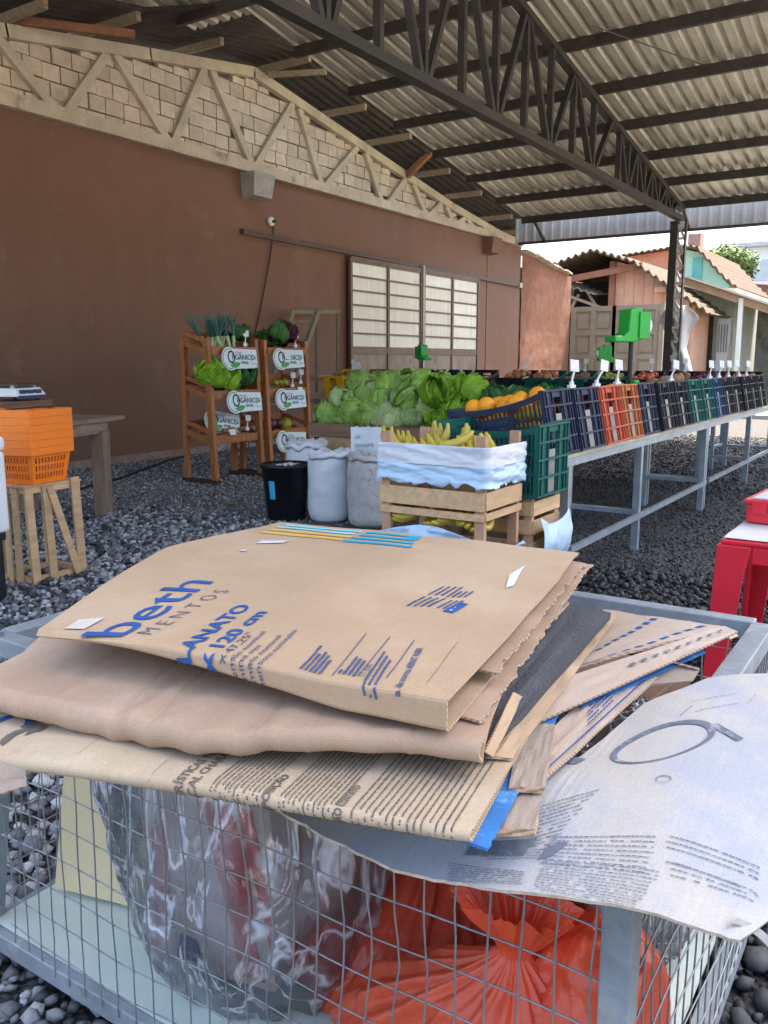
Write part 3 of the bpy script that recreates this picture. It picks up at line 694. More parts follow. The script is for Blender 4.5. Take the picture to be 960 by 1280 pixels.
tree('leafy_tree', 'small pale tree far behind the mint gable', (75, tp.y, 0), 11, 1.5, 1500, .17, mat('pale_leaf', (0.13, 0.20, 0.08), 0.8, 0.3, 1), trunk_h=6.3)
# ------------------------------------------------------------------ long steel tables
M_WOODEDGE = mat('bleached_table_board', (0.52, 0.47, 0.38), 0.7, 0.2, 5, 0.1, 40)
def steel_table(label, x0, x1, legs, yf, yb, zf, zb, group):
    t = thing('steel_table', label, 'table', ((x0 + x1) / 2, (yf + yb) / 2, 0), group=group)
    th = MB(); 
    def top(u, v): y = lerp(yf, yb, v); return (lerp(x0, x1, u), y, lerp(zf, zb, v))
    th.slab(top, 1, 1, 0.022); o = th.build('table_top', M_WOODEDGE, t, world=True)
    MB().box(x0, x1, yf + .004, yf + .05, zf - .075, zf - .026).build('apron', M_GALV, t, world=True)
    for x in legs:
        MB().box(x - .025, x + .025, yf + .005, yf + .055, 0, zf - .078).build('leg', M_GALV, t, world=True)
        MB().box(x - .025, x + .025, yb - .055, yb - .005, 0, zb - .03).build('leg', M_GALV, t, world=True)
        MB().box(x - .018, x + .018, yf + .056, yb - .056, .27, .305).build('rung', M_GALV, t, world=True)
    MB().box(x0 + .1, x1 - .05, yf - .022, yf + .002, .255, .295).build('stretcher', M_GALV, t, world=True)
    return t
TG = 'galvanised stall tables'
YF, YB, ZF, ZB = 1.82, 2.42, 0.86, 0.735
steel_table('long galvanised table carrying the crate with oranges at its end', 4.72, 8.36, (4.82, 6.28, 8.32), YF, YB, ZF, ZB, TG)
steel_table('second galvanised table, carrying the green and blue crates', 8.38, 12.1, (8.43, 10.54, 12.05), YF + .01, YB + .01, ZF, ZB, TG)
# cross table by the far end
def cross_table(label, y0, y1, legs):
    t = thing('steel_table', label, 'table', (12, (y0 + y1) / 2, 0), group=TG)
    MB().slab(lambda u, v: (lerp(11.7, 12.35, u), lerp(y0, y1, v), lerp(.78, .90, u)), 1, 1, .022).build('table_top', M_WOODEDGE, t, world=True)
    MB().box(11.705, 11.75, min(y0, y1), max(y0, y1), .705, .755).build('apron', M_GALV, t, world=True)
    for y in legs:
        MB().box(11.70, 11.75, y - .025, y + .025, 0, .70).build('leg', M_GALV, t, world=True)
        MB().box(12.28, 12.33, y - .025, y + .025, 0, .86).build('leg', M_GALV, t, world=True)
        MB().box(11.752, 12.278, y - .018, y + .018, .27, .30).build('rung', M_GALV, t, world=True)
cross_table('galvanised cross table by the brown wall, carrying the yellow crate', 9.3, 5.85, (8.85, 6.0))
cross_table('galvanised cross table carrying the black crates and maroon crate', 5.8, 2.3, (5.6, 2.5))

# ------------------------------------------------------------------ plastic crates
def plastic(name, c): return mat(name, c, 0.6, 0.15, 6, 0.06, 90, spec=0.25, spots=tuple(min(1, k * 1.6 + .02) for k in c), spot_scale=5, spot_cut=0.66)
M_NAVY = plastic('navy_plastic', (0.018, 0.028, 0.058)); M_BLK = plastic('charcoal_plastic', (0.014, 0.016, 0.022))
M_GRN = plastic('bottle_green_plastic', (0.006, 0.095, 0.08)); M_RED = plastic('rust_red_plastic', (0.42, 0.075, 0.035)); M_ORB = plastic('rust_orange_plastic', (0.38, 0.12, 0.035))
M_YEL = plastic('yellow_plastic', (0.75, 0.45, 0.012)); M_BLU = plastic('blue_plastic', (0.012, 0.06, 0.14)); M_MARO = plastic('maroon_plastic', (0.13, 0.012, 0.03))
M_PAPER = mat('paper', (0.72, 0.72, 0.70), 0.8, 0.05, 20)
M_PALEPLATE = mat('pale_crate_plate', (0.27, 0.265, 0.24), 0.6, 0.3, 12, spots=(0.2, 0.2, 0.19), spot_scale=18, spot_cut=0.52)
M_INK = mat('dark_ink', (0.04, 0.045, 0.06), 0.8, 0.1, 20)
CW, CL, CH = 0.415, 0.60, 0.38
def crate(m, label, group, plate=True, grille=True, L=CL, W=CW, H=CH, name='plastic_crate', wavy=True):
    """W across local x, L along local y; the end at y = 0 faces out"""
    t = thing(name, label, 'crate', group=group); tk = .018
    def end(y0, sgn):
        e = MB(); ya, yb = (y0, y0 + tk) if sgn > 0 else (y0 - tk, y0)
        e.box(-W / 2, -W / 2 + .055, ya, yb, 0, H); e.box(W / 2 - .055, W / 2, ya, yb, 0, H)
        e.box(-W / 2 + .055, W / 2 - .055, ya, yb, H - .045, H)
        hx = .075                                     # handle hole
        e.box(-W / 2 + .055, -hx, ya + .003, yb - .003, H - .12, H - .045); e.box(hx, W / 2 - .055, ya + .003, yb - .003, H - .12, H - .045)
        e.box(-W / 2 + .055, -.06, ya + .003, yb - .003, 0, H - .12); e.box(.06, W / 2 - .055, ya + .003, yb - .003, 0, H - .12)
        yo = y0 - .012 * sgn
        for z in (0.0, H * .25, H * .5, H * .74, H - .012): e.box(-W / 2 - .004, W / 2 + .004, min(yo, y0), max(yo, y0), z, z + .011)
        for x in (-W / 2 + .012, -W / 2 + .05, -.075, .075, W / 2 - .05, W / 2 - .012): e.box(x - .004, x + .004, min(yo, y0) + .002, max(yo, y0), 0.011, H - .012)
        return e
    e1 = end(0, 1).build('end_panel', m, t); end(L, -1).build('end_panel', m, t)
    pm = MB()
    if grille:
        n = 8
        for k in range(n): x = -.046 + .092 * (k + .5) / n; pm.box(x - .0045, x + .0045, .004, .012, 0.01, H * .5)
    pm.box(-.042, .042, .002, .012, H * .52, H - .14)
    pm.build('plate', M_PALEPLATE if plate else m, t)
    for s in (-1, 1):
        sd = MB(); x0 = s * W / 2; xa, xb = sorted((x0, x0 - s * tk))
        ya, yb = tk + .001, L - tk - .001
        def rim(y): return H - (.045 * math.sin(math.pi * y / L) ** .6 if wavy else 0)
        ns = 12
        for k in range(ns):
            y0_, y1_ = lerp(ya, yb, k / ns), lerp(ya, yb, (k + 1) / ns)
            z0_, z1_ = rim(y0_), rim(y1_)
            sd.add([(xa, y0_, z0_ - .034), (xb, y0_, z0_ - .034), (xb, y1_, z1_ - .034), (xa, y1_, z1_ - .034), (xa, y0_, z0_), (xb, y0_, z0_), (xb, y1_, z1_), (xa, y1_, z1_)], [(0, 3, 2, 1), (4, 5, 6, 7), (0, 1, 5, 4), (2, 3, 7, 6), (1, 2, 6, 5), (0, 4, 7, 3)])
        nsl = 21
        for k in range(nsl):
            yy = lerp(ya, yb, (k + .5) / nsl); sd.box(xa + .003, xb - .003, yy - .0035, yy + .0035, 0, rim(yy) - .036)
        for z in (0, H * .3, H * .58): sd.box(*sorted((x0 + s * .006, x0 - s * .004)), ya, yb, z, z + .016)
        sd.box(*sorted((x0 + s * .002, x0 - s * .012)), L * .32, L * .70, H * .44, H * .72)
        sd.build('side_panel', m, t)
    bm_ = MB().box(-W / 2 + tk, W / 2 - tk, tk, L - tk, 0.012, 0.024)
    bm_.build('base', m, t)
    return t
KIT = {}
def crate_at(key, m, label, group, loc, rot, **kw):
    if key not in KIT:
        KIT[key] = crate(m, label, group, **kw); KIT[key].location = loc; KIT[key].rotation_euler = rot; return KIT[key]
    return dup(KIT[key], loc, rot, label, group)
TILT = math.atan((ZF - ZB) / (YB - YF))
G1 = 'plastic crates along the long table'
row1 = [(4.66, 'navy', M_NAVY, 'navy crate of oranges on the end of the long table'), (5.10, 'navy', M_NAVY, 'navy crate between the orange crate and the rust red crate'),
        (5.53, 'red', M_RED, 'rust red crate on the long table'), (5.97, 'orb', M_ORB, 'rust orange crate on the long table next to the red one'),
        (6.41, 'navy', M_NAVY, 'navy crate under the tall green bag dispenser'), (6.87, 'blk', M_BLK, 'charcoal crate next after the navy crate with the dispenser'), (7.31, 'blk', M_BLK, 'charcoal crate just before the green crate'),
        (7.80, 'grn', M_GRN, 'bottle green crate heaped with brown roots on the long table'), (8.27, 'grn', M_GRN, 'bottle green crate beside the blue crate'), (8.72, 'blu', M_BLU, 'blue crate beside the bottle green crates'),
        (9.17, 'blk', M_BLK, 'charcoal crate next after the blue crate'), (9.62, 'blk', M_BLK, 'second charcoal crate past the blue crate'), (10.07, 'blk', M_BLK, 'third charcoal crate past the blue crate'),
        (10.52, 'blk', M_BLK, 'fourth charcoal crate past the blue crate'), (10.97, 'blk', M_BLK, 'last charcoal crate on the second table')]
CR1 = []
for x, key, m, lab in row1:
    j = random.uniform(-.012, .012)
    o = crate_at(key, m, lab, G1, (x, YF - .03 + j, ZF + .006 + .006), (-TILT, random.uniform(-.015, .015), random.uniform(-.03, .03)))
    CR1.append(o)
# crates on the cross table, open towards the aisle
G2 = 'plastic crates along the cross tables'
T2 = math.atan(.12 / .65)
row2 = [(8.62, 'yel', M_YEL, 'yellow crate of roots on the cross table by the ladder'), (8.05, 'grn', M_GRN, 'bottle green crate beside the yellow crate'),
        (7.45, 'blk', M_BLK, 'charcoal crate of melons beneath the door panes, next to green crate'), (6.98, 'blk', M_BLK, 'charcoal crate with the green dispenser before the sliding door'), (6.52, 'nv2', M_NAVY, 'navy crate before the sliding door'),
        (6.06, 'blk', M_BLK, 'charcoal crate at the edge of the sliding door'), (5.40, 'blk', M_BLK, 'charcoal crate of onions in front of the plain brown wall'), (4.94, 'grn', M_GRN, 'bottle green crate of onions before the rough wall'),
        (4.46, 'grn', M_GRN, 'bottle green crate of roots before the rough wall'), (3.98, 'nv2', M_NAVY, 'navy crate holding the small green dispenser before the gate'), (3.50, 'blk', M_BLK, 'charcoal crate before the khaki gate'),
        (3.04, 'blk', M_BLK, 'charcoal crate before the hinge side of the gate'), (2.66, 'mar', M_MARO, 'maroon crate before the lattice post'), (2.24, 'blk', M_BLK, 'charcoal crate beside the maroon crate')]
CR2 = []
for y, key, m, lab in row2:
    # local +y points to +x world
    o = crate_at(key, m, lab, G2, (11.66, y, .79), (0, 0, 0))
    o.rotation_euler = (Matrix.Rotation(-T2, 3, 'Y') @ Matrix.Rotation(R(-90) + random.uniform(-.03, .03), 3, 'Z')).to_euler()
    CR2.append(o)

def crate_pt(o, x, y, z):
    return o.location + o.rotation_euler.to_matrix() @ Vector((x, y, z))
# ------------------------------------------------------------------ round produce
def ball_mesh(name, m, sq=1.0, seg=14, bumpy=0.0, dimple=0.06):
    b = MB(); prof = []
    for i in range(10):
        t = math.pi * i / 9; r = math.sin(t); z = -math.cos(t) * sq
        z -= dimple * math.exp(-((t - math.pi) / .35) ** 2); prof.append((max(r, .002), z))
    def f(p):
        if bumpy: k = 1 + bumpy * nz(p.x * 2.2, p.y * 2.2, p.z * 2.2 + 5); return p * k
        return p
    b.lathe(prof, n=seg, fn=f); return b.mesh(name, m, True)
M_ORANGE = mat('orange_peel', (0.85, 0.33, 0.015), 0.45, 0.12, 5, 0.12, 60, rnd=0.12, sss=0.0)
M_YORANGE = mat('yellow_orange_peel', (0.80, 0.48, 0.02), 0.45, 0.12, 5, 0.12, 60, rnd=0.12)
ME = {'orange': ball_mesh('orange', M_ORANGE), 'mandarin': ball_mesh('mandarin', M_YORANGE, .88),
      'onion': ball_mesh('onion', mat('onion_skin', (0.42, 0.17, 0.07), 0.5, 0.3, 6, rnd=0.2), .85, dimple=-.25), 'potato': ball_mesh('potato', mat('root_skin', (0.30, 0.17, 0.09), 0.8, 0.25, 6, 0.2, 30, rnd=0.2), .7, 12, .45),
      'red_onion': ball_mesh('red_onion', mat('purple_skin', (0.09, 0.012, 0.035), 0.4, 0.3, 5, rnd=0.2), .9, dimple=-.2), 'mango': ball_mesh('mango', mat('green_yellow_skin', (0.34, 0.36, 0.03), 0.45, 0.3, 3, rnd=0.2), .8, 12, .25),
      'melon': ball_mesh('melon', mat('melon_rind', (0.52, 0.36, 0.02), 0.6, 0.25, 5, 0.15, 25, rnd=0.1), .82), 'tomato': ball_mesh('tomato', mat('tomato_skin', (0.55, 0.06, 0.02), 0.3, 0.2, 4, rnd=0.2), .85, dimple=.12)}
def fruit(kind, loc, r, label, group):
    o = mdata(kind, ME[kind]); o.location = loc; o.scale = (r * random.uniform(.93, 1.07),) * 3; o.rotation_euler = (random.uniform(-1, 1), random.uniform(-1, 1), random.uniform(0, 6))
    return tag(o, label, kind.replace('_', ' '), group)
def fill(o, kind, r, label, group, layers=((.30, 1.0),), nx=3, ny=4, jit=.02, skip=0.0):
    for z, k in layers:
        for i in range(nx):
            for j in range(ny):
                if random.random() < skip: continue
                x = lerp(-CW / 2 + .045 + r * .6, CW / 2 - .045 - r * .6, (i + .5) / nx) + random.uniform(-jit, jit); y = lerp(.04 + r * .5, CL - .04 - r * .5, (j + .5) / ny) + random.uniform(-jit, jit)
                fruit(kind, crate_pt(o, x, y, z + random.uniform(-.012, .02)), r, label, group)
fill(CR1[0], 'orange', .052, 'ripe orange heaped in the navy crate at the table end', 'oranges in the end crate', ((.345, 1),), 3, 5, .03, .12)
fill(CR1[0], 'mandarin', .05, 'yellowish orange packed against the slats of the end crate', 'oranges in the end crate below', ((.09, 1), (.18, 1), (.265, 1)), 3, 5)
fill(CR1[1], 'orange', .055, 'orange lying in the navy crate before the red crate', 'oranges in the second crate', ((.33, 1),), 3, 4)
fill(CR1[1], 'mandarin', .05, 'yellowish orange low in the navy crate before the red crate', 'oranges low in the second crate', ((.24, 1),), 3, 4)
fill(CR1[2], 'orange', .055, 'orange lying in the rust red crate', 'oranges in the red crate', ((.335, 1),), 3, 4)
fill(CR1[3], 'orange', .055, 'orange lying in the rust orange crate', 'oranges in the rust orange crate', ((.335, 1),), 3, 4)
fill(CR1[4], 'tomato', .045, 'tomato in the navy crate under the dispenser', 'tomatoes in the navy crate', ((.31, 1),), 3, 4)
fill(CR1[5], 'tomato', .045, 'tomato in the charcoal crate after the navy one', 'tomatoes in the charcoal crate', ((.31, 1),), 3, 4)
fill(CR1[6], 'potato', .05, 'root in the charcoal crate before the green crate', 'roots in the charcoal crate', ((.31, 1),), 3, 4)
fill(CR1[7], 'potato', .06, 'brown root heaped in the bottle green crate', 'roots heaped in the green crate', ((.33, 1), (.39, 1)), 3, 4)
fill(CR1[8], 'potato', .05, 'brown root in the green crate beside the blue crate', 'roots in the second green crate', ((.32, 1),), 3, 4)
for k, (o, kd, lab) in enumerate(((CR2[0], 'potato', 'brown root in the yellow crate'), (CR2[1], 'mango', 'green fruit in the green crate beside the yellow crate'), (CR2[2], 'melon', 'yellow melon in the charcoal crate below the door panes'), (CR2[6], 'onion', 'onion heaped in the charcoal crate by the brown wall'),
        (CR2[7], 'onion', 'onion heaped in the green crate before the rough wall'), (CR2[8], 'potato', 'brown root in the green crate before the rough wall'), (CR2[9], 'mango', 'green fruit in the navy crate before the gate'), (CR2[10], 'tomato', 'tomato in the charcoal crate before the gate'), (CR2[11], 'potato', 'brown root in the charcoal crate at the gate hinge'), (CR2[12], 'red_onion', 'purple onion in the maroon crate'), (CR2[13], 'onion', 'onion in the charcoal crate beside the maroon crate'))):
    fill(o, kd, .085 if kd == 'melon' else .05, lab, lab.replace(' in the ', 's in the ').replace(' heaped', 's heaped').replace('ss ', 's '), ((.36 if 'heaped' in lab else .33, 1),), 2 if kd == 'melon' else 3, 2 if kd == 'melon' else 4)
# lettering moulded on the first and the yellow crate
def flat_text(body, size, M, m, parent, name='lettering', bold=0.0, spacing=1.0, center=True):
    vs, fs = text_mesh(body, size, bold, spacing)
    if center and vs:
        cx = (min(v[0] for v in vs) + max(v[0] for v in vs)) / 2; vs = [(v[0] - cx, v[1], v[2]) for v in vs]
    return MB().add([M @ Vector(v) for v in vs], fs).build(name, m, parent)
M_YX = Matrix(((0, 0, -1, 0), (-1, 0, 0, 0), (0, 1, 0, 0), (0, 0, 0, 1)))     # text on a face looking to -x: right = -y, up = z
for oo, tx in ((CR1[0], ('FELIPE', 'CKT')),):
    flat_text(tx[0], .05, Matrix.Translation((-CW / 2 - .0035, CL * .51, CH * .59)) @ M_YX, mat('moulded_ink', (0.045, 0.06, 0.095), 0.5), oo, spacing=1.25)
    flat_text(tx[1], .05, Matrix.Translation((-CW / 2 - .0035, CL * .51, CH * .465)) @ M_YX, mat('moulded_ink', (0.045, 0.06, 0.095), 0.5), oo, spacing=1.25)
M_XZ = Matrix(((1, 0, 0, 0), (0, 0, -1, 0), (0, 1, 0, 0), (0, 0, 0, 1)))      # text on a face looking to local -y
flat_text('ABN', .075, Matrix.Translation((0, -.014, CH * .30)) @ M_XZ, M_INK, CR2[0], bold=.003)
flat_text('ABN', .075, Matrix.Translation((-CW / 2 - .008, CL * .5, CH * .36)) @ M_YX, M_INK, CR2[0], bold=.003)

# ------------------------------------------------------------------ price tag holders
M_CLEARP = mat('milky_clear_plastic', (0.75, 0.77, 0.78), 0.25, 0.05, 10)
def holder(label, loc, rotz, lean=0.0, s=.72):
    t = thing('price_tag_holder', label, 'price tag', loc, rotz, 'price tag holders clipped to crates')
    t.scale = (s, s, s)
    MB().box(-.03, .03, -.02, .02, -.03, .02).box(-.012, .012, -.015, .015, .02, .05).build('clip', M_CLEARP, t)
    MB().tube([(0, 0, .04), (lean * .4, 0, .09), (lean, 0, .15)], .009, 6).build('stem', M_CLEARP, t)
    c = MB().box(-.045, .045, -.003, .003, 0, .10, M=Matrix.Translation((lean, 0, .13)) @ Matrix.Rotation(lean * 3, 4, 'Y') @ Matrix.Rotation(R(-12), 4, 'X')); c.build('card', M_PAPER, t)
    return t
HL = 'white price tag on a clear clip at the rim of a long table crate'
for i, ln in ((1, .03), (2, .08), (3, .02), (6, .07), (9, .03), (10, .05), (11, .02), (12, -.03), (13, .04)):
    p = crate_pt(CR1[i], -.13, .03, CH + .01); holder(HL, p, R(-30), ln)
HL2 = 'small white price tag standing on a cross table crate'
for i in (0, 2, 3, 4, 6, 8, 10, 11):
    p = crate_pt(CR2[i], .02, CL - .02, CH + .01); holder(HL2, p, R(-75), random.uniform(-.02, .02))
pc = thing('price_card', 'large white price card leaning in the green crate by the ladder', 'price card', crate_pt(CR2[1], -.12, .12, CH), R(-70))
MB().box(-.06, .06, -.004, .004, 0, .2, M=Matrix.Rotation(R(-10), 4, 'Y')).build('card', M_PAPER, pc); MB().box(-.05, .03, -.008, -.004, .02, .09).build('note', M_WHITEP, pc)

# ------------------------------------------------------------------ green bag dispensers on black poles
M_GPL = mat('bright_green_plastic', (0.015, 0.38, 0.04), 0.35, 0.08, 8, spec=0.5)
def dispenser(label, loc, rotz, h=.42):
    t = thing('bag_dispenser', label, 'dispenser', loc, rotz, 'green bag dispensers')
    MB().box(-.10, .08, -.06, .06, 0, .035).box(-.10, -.075, -.06, .06, .035, .10).box(.03, .08, -.07, .05, .035, .12).build('base', M_GPL, t, bevel=.008)
    MB().tube([(.03, 0, .04), (.03, 0, h)], .021, 10).build('pole', M_BLACKP, t)
    hd_ = MB(); prof = [(-.20, .0), (-.20, .05), (-.12, .045), (-.06, .09), (-.05, .27), (.06, .29), (.09, .22), (.10, .02), (.0, .0)]
    n = len(prof)
    for yy in (-.075, .075): hd_.v += [(x, yy, h + z) for x, z in prof]
    hd_.f = [tuple(range(n)), tuple(range(2 * n - 1, n - 1, -1))] + [(i, i + n, (i + 1) % n + n, (i + 1) % n) for i in range(n)]; hd_.mi = [0] * len(hd_.f)
    hd_.build('holder', M_GPL, t, bevel=.01, normals=True); t.scale = (.86,) * 3
    MB().box(.04, .15, -.09, -.078, h + .03, h + .25).box(.04, .15, .078, .09, h + .03, h + .25).build('cheek', M_GPL, t, bevel=.004)
    MB().lathe([(.001, -.07), (.075, -.07), (.075, .07), (.001, .07)], n=16).xf(Matrix.Translation((.115, 0, h + .14)) @ Matrix.Rotation(R(90), 4, 'X')).build('bag_roll', M_WHITEP, t, smooth=False)
    MB().box(-.17, -.09, -.06, .06, h + .045, h + .052).build('bag_edge', M_WHITEP, t)
    return t
p = crate_pt(CR1[4], -.10, .12, CH - .06)
dispenser('tall green plastic bag dispenser on a black pole at the long table', p, R(-33), .44)
p = crate_pt(CR2[3], .02, .15, CH - .1); dispenser('small green bag dispenser before the frosted door panes', p, R(60), .38)
p = crate_pt(CR2[9], .0, .15, CH - .1); dispenser('small green bag dispenser before the khaki gate', p, R(120), .34)

# ------------------------------------------------------------------ lettuce display
def leaf_surf(R0, th0, ph0, w, h, ruff, curl, seed):
    def f(u, v):
        a = (u - .5) * w; e = ph0 + v * h
        rr = R0 * (1 + curl * v * v) + ruff * R0 * v * v * (math.sin(u * 27 + seed) * .55 + .9 * nz(u * 9 + seed, v * 7, seed)) - .05 * R0 * math.exp(-((u - .5) / .05) ** 2)
        wd = math.sin(math.pi * min(1, .16 + v * .8)) ** .55
        t = th0 + a * wd
        return (rr * math.cos(e) * math.cos(t), rr * math.cos(e) * math.sin(t), rr * math.sin(e) * .86)
    return f
def lettuce_mesh(name, m, R0=.13, n=13, ruff=.16, curl=.18, core=True, seed=0):
    random.seed(seed); b = MB()
    if core:
        prof = [(max(.002, R0 * .88 * math.sin(math.pi * i / 9)), -math.cos(math.pi * i / 9) * R0 * .72) for i in range(10)]
        b.lathe(prof, n=16, fn=lambda p: p * (1 + .12 * nz(p.x * 18 + seed, p.y * 18, p.z * 18)))
    for i in range(n):
        b.grid(leaf_surf(R0 * random.uniform(.82, 1.08), i * 2.4 + random.uniform(-.3, .3), random.uniform(-1.0, -.2), random.uniform(1.2, 1.9), random.uniform(1.2, 1.9), ruff * random.uniform(.6, 1.3), curl * random.uniform(.2, 1.5), seed * 3 + i), 16, 12)
    return b.mesh(name, m, True)
def leaf_mat(name, c, pale, rnd=.18):
    m = mat(name, c, 0.5, 0.35, 9, 0.35, 70, rnd=rnd, spots=pale, spot_scale=11, spot_cut=0.52, spec=0.35)
    nt = m.node_tree; out = nt.nodes['Material Output']; b = nt.nodes['Principled BSDF']; tl = nt.nodes.new('ShaderNodeBsdfTranslucent'); mx = nt.nodes.new('ShaderNodeMixShader'); mx.inputs[0].default_value = .35
    nt.links.new(b.inputs['Base Color'].links[0].from_socket, tl.inputs[0]); nt.links.new(b.outputs[0], mx.inputs[1]); nt.links.new(tl.outputs[0], mx.inputs[2]); nt.links.new(mx.outputs[0], out.inputs[0])
    return m
M_LET = leaf_mat('lettuce_leaf', (0.37, 0.60, 0.12), (0.64, 0.78, 0.33)); M_CAB = leaf_mat('cabbage_leaf', (0.56, 0.71, 0.30), (0.76, 0.85, 0.50)); M_FRIL = leaf_mat('frilly_leaf', (0.34, 0.62, 0.04), (0.50, 0.74, 0.12)); M_DKL = leaf_mat('dark_greens', (0.06, 0.19, 0.045), (0.15, 0.33, 0.11))
LM = [lettuce_mesh('lettuce', M_LET, .15, 16, .30, .34, seed=s) for s in (1, 2, 3, 12)] + [lettuce_mesh('cabbage', M_CAB, .15, 11, .12, .12, seed=s) for s in (4, 13)]
FM = [lettuce_mesh('frilly_lettuce', M_FRIL, .12, 18, .34, .45, core=False, seed=s) for s in (6, 7)]
DM = [lettuce_mesh('greens', M_DKL, .14, 16, .25, .6, core=False, seed=s) for s in (8, 9)]
random.seed(11)
lt = thing('lettuce_stand', 'wooden tray on an upturned crate heaped with lettuce', 'stand', (7.0, 4.4, 0))
M_CRATEW = mat('crate_pine', (0.56, 0.37, 0.20), 0.85, 0.2, 4, 0.25, 50, stretch=(1, 6, 6), rnd=.12, spots=(0.30, 0.19, 0.10), spot_scale=3, spot_cut=.62)
M_TRAYW = mat('dark_tray_board', (0.24, 0.14, 0.09), 0.85, 0.25, 4, 0.2, 40, stretch=(5, 1, 5))
TX0, TX1, TY0, TY1, TZ = 6.70, 7.55, 2.75, 5.28, .70
MB().box(TX0, TX1, TY0, TY1, TZ, TZ + .02).build('tray_base', M_TRAYW, lt, world=True)
for (a, b, c, d) in ((TX0 - .02, TX0, TY0, TY1), (TX1, TX1 + .02, TY0, TY1), (TX0, TX1, TY0 - .02, TY0), (TX0, TX1, TY1, TY1 + .02)): MB().box(a, b, c, d, TZ - .02, TZ + .10).build('tray_rail', M_TRAYW, lt, world=True)
for y in (5.12, 4.62, 3.9, 3.0):
    for x in (TX0 + .05, TX1 - .06): MB().box(x - .03, x + .03, y - .055, y + .055, 0, TZ - .021).build('leg', M_CRATEW, lt, world=True)
for (y0, y1) in ((4.675, 5.065), (3.955, 4.565), (3.055, 3.845)): MB().box(TX0 + .025, TX0 + .05, y0, y1, TZ - .16, TZ - .03).build('apron', M_CRATEW, lt, world=True)
k = 0
LL = 'green lettuce head heaped on the wooden tray'; LG = 'lettuce heads on the tray'
for lay, (z, n_x, ny, ins) in enumerate(((TZ + .17, 4, 9, .0), (TZ + .30, 3, 8, .1), (TZ + .42, 2, 6, .22))):
    for i in range(n_x):
        for j in range(ny):
            x = lerp(TX0 + .06 + ins, TX1 - .1, (i + .5) / n_x) + random.uniform(-.04, .04); y = lerp(3.72 + ins, TY1 - .05 - ins * .8, (j + .5) / ny) + random.uniform(-.04, .04)
            md = random.choice(LM if y > 4.1 else LM + FM)
            o = mdata('lettuce' if 'cabbage' not in md.name else 'cabbage', md); o.location = (x, y, z + random.uniform(-.02, .03)); o.rotation_euler = (random.uniform(-1, 1), random.uniform(-1, 1), random.uniform(0, 6)); s = random.uniform(.85, 1.15); o.scale = (s,) * 3
            if 'cabbage' in md.name: tag(o, 'pale tight cabbage head lying among the lettuce on the tray', 'cabbage', 'cabbages on the tray')
            elif 'frilly' in md.name: tag(o, 'bright frilly lettuce between the cabbages and the dark greens on the tray', 'lettuce', 'frilly lettuce on the tray')
            else: tag(o, LL, 'lettuce', LG)
for i in range(9):
    o = mdata('frilly_lettuce', random.choice(FM)); o.location = (random.uniform(6.8, 7.4), random.uniform(3.5, 3.9), TZ + random.uniform(.2, .42)); o.rotation_euler = (random.uniform(-.6, .6), random.uniform(-.6, .6), random.uniform(0, 6)); o.scale = (1.2,) * 3
    tag(o, 'bright frilly lettuce between the cabbages and the dark greens on the tray', 'lettuce', 'frilly lettuce on the tray')
for i in range(12):
    o = mdata('leafy_greens', random.choice(DM)); o.location = (random.uniform(6.75, 7.5), random.uniform(2.8, 3.5), TZ + random.uniform(.18, .34)); o.rotation_euler = (random.uniform(-.5, .5), random.uniform(-.5, .5), random.uniform(0, 6)); o.scale = (1.15, 1.15, .9)
    tag(o, 'dark bunch of leafy greens behind the orange crate', 'greens', 'dark greens on the tray')

# ------------------------------------------------------------------ wooden banana crates and stacked neighbours
M_BAN = mat('banana_peel', (0.50, 0.39, 0.06), 0.5, 0.25, 6, 0.05, 40, rnd=.12, spots=(0.30, 0.34, 0.04), spot_scale=5, spot_cut=.56)
def banana_mesh(seed):
    random.seed(seed); b = MB(); pts = []; rs = []
    for i in range(9):
        t = i / 8; a = -.75 + 1.5 * t; pts.append((.11 * math.sin(a) * 1.25, 0, .11 * (1 - math.cos(a)) * 1.3)); rs.append([.006, .014, .02, .023, .024, .023, .02, .012, .008][i])
    return b.tube(pts, .02, 7, rs=rs).mesh('banana', M_BAN, True)
BM = [banana_mesh(i) for i in range(2)]
def bunch(label, loc, rot, n=6, s=1.0, group='banana bunches in the top crate'):
    t = thing('banana_bunch', label, 'bananas', loc, 0, group); t.rotation_euler = rot; t.scale = (s,) * 3
    for i in range(n):
        o = mdata('banana', BM[i % 2]); o.parent = t; k = i - (n - 1) / 2; o.location = (.0 + .012 * abs(k), k * .036, random.uniform(-.005, .005)); o.rotation_euler = (k * .14, random.uniform(-.1, .1), k * .07)
    return t
M_FILM = mat('pale_blue_plastic_film', (0.46, 0.62, 0.78), 0.4, 0.1, 4, 0.25, 14, spec=0.4, rnd=0.0)
M_FILMW = mat('milky_plastic_film', (0.62, 0.65, 0.70), 0.4, 0.08, 4, 0.25, 16, spec=0.4)
BX0, BX1, BY0, BY1 = 3.60, 4.03, 1.79, 2.38
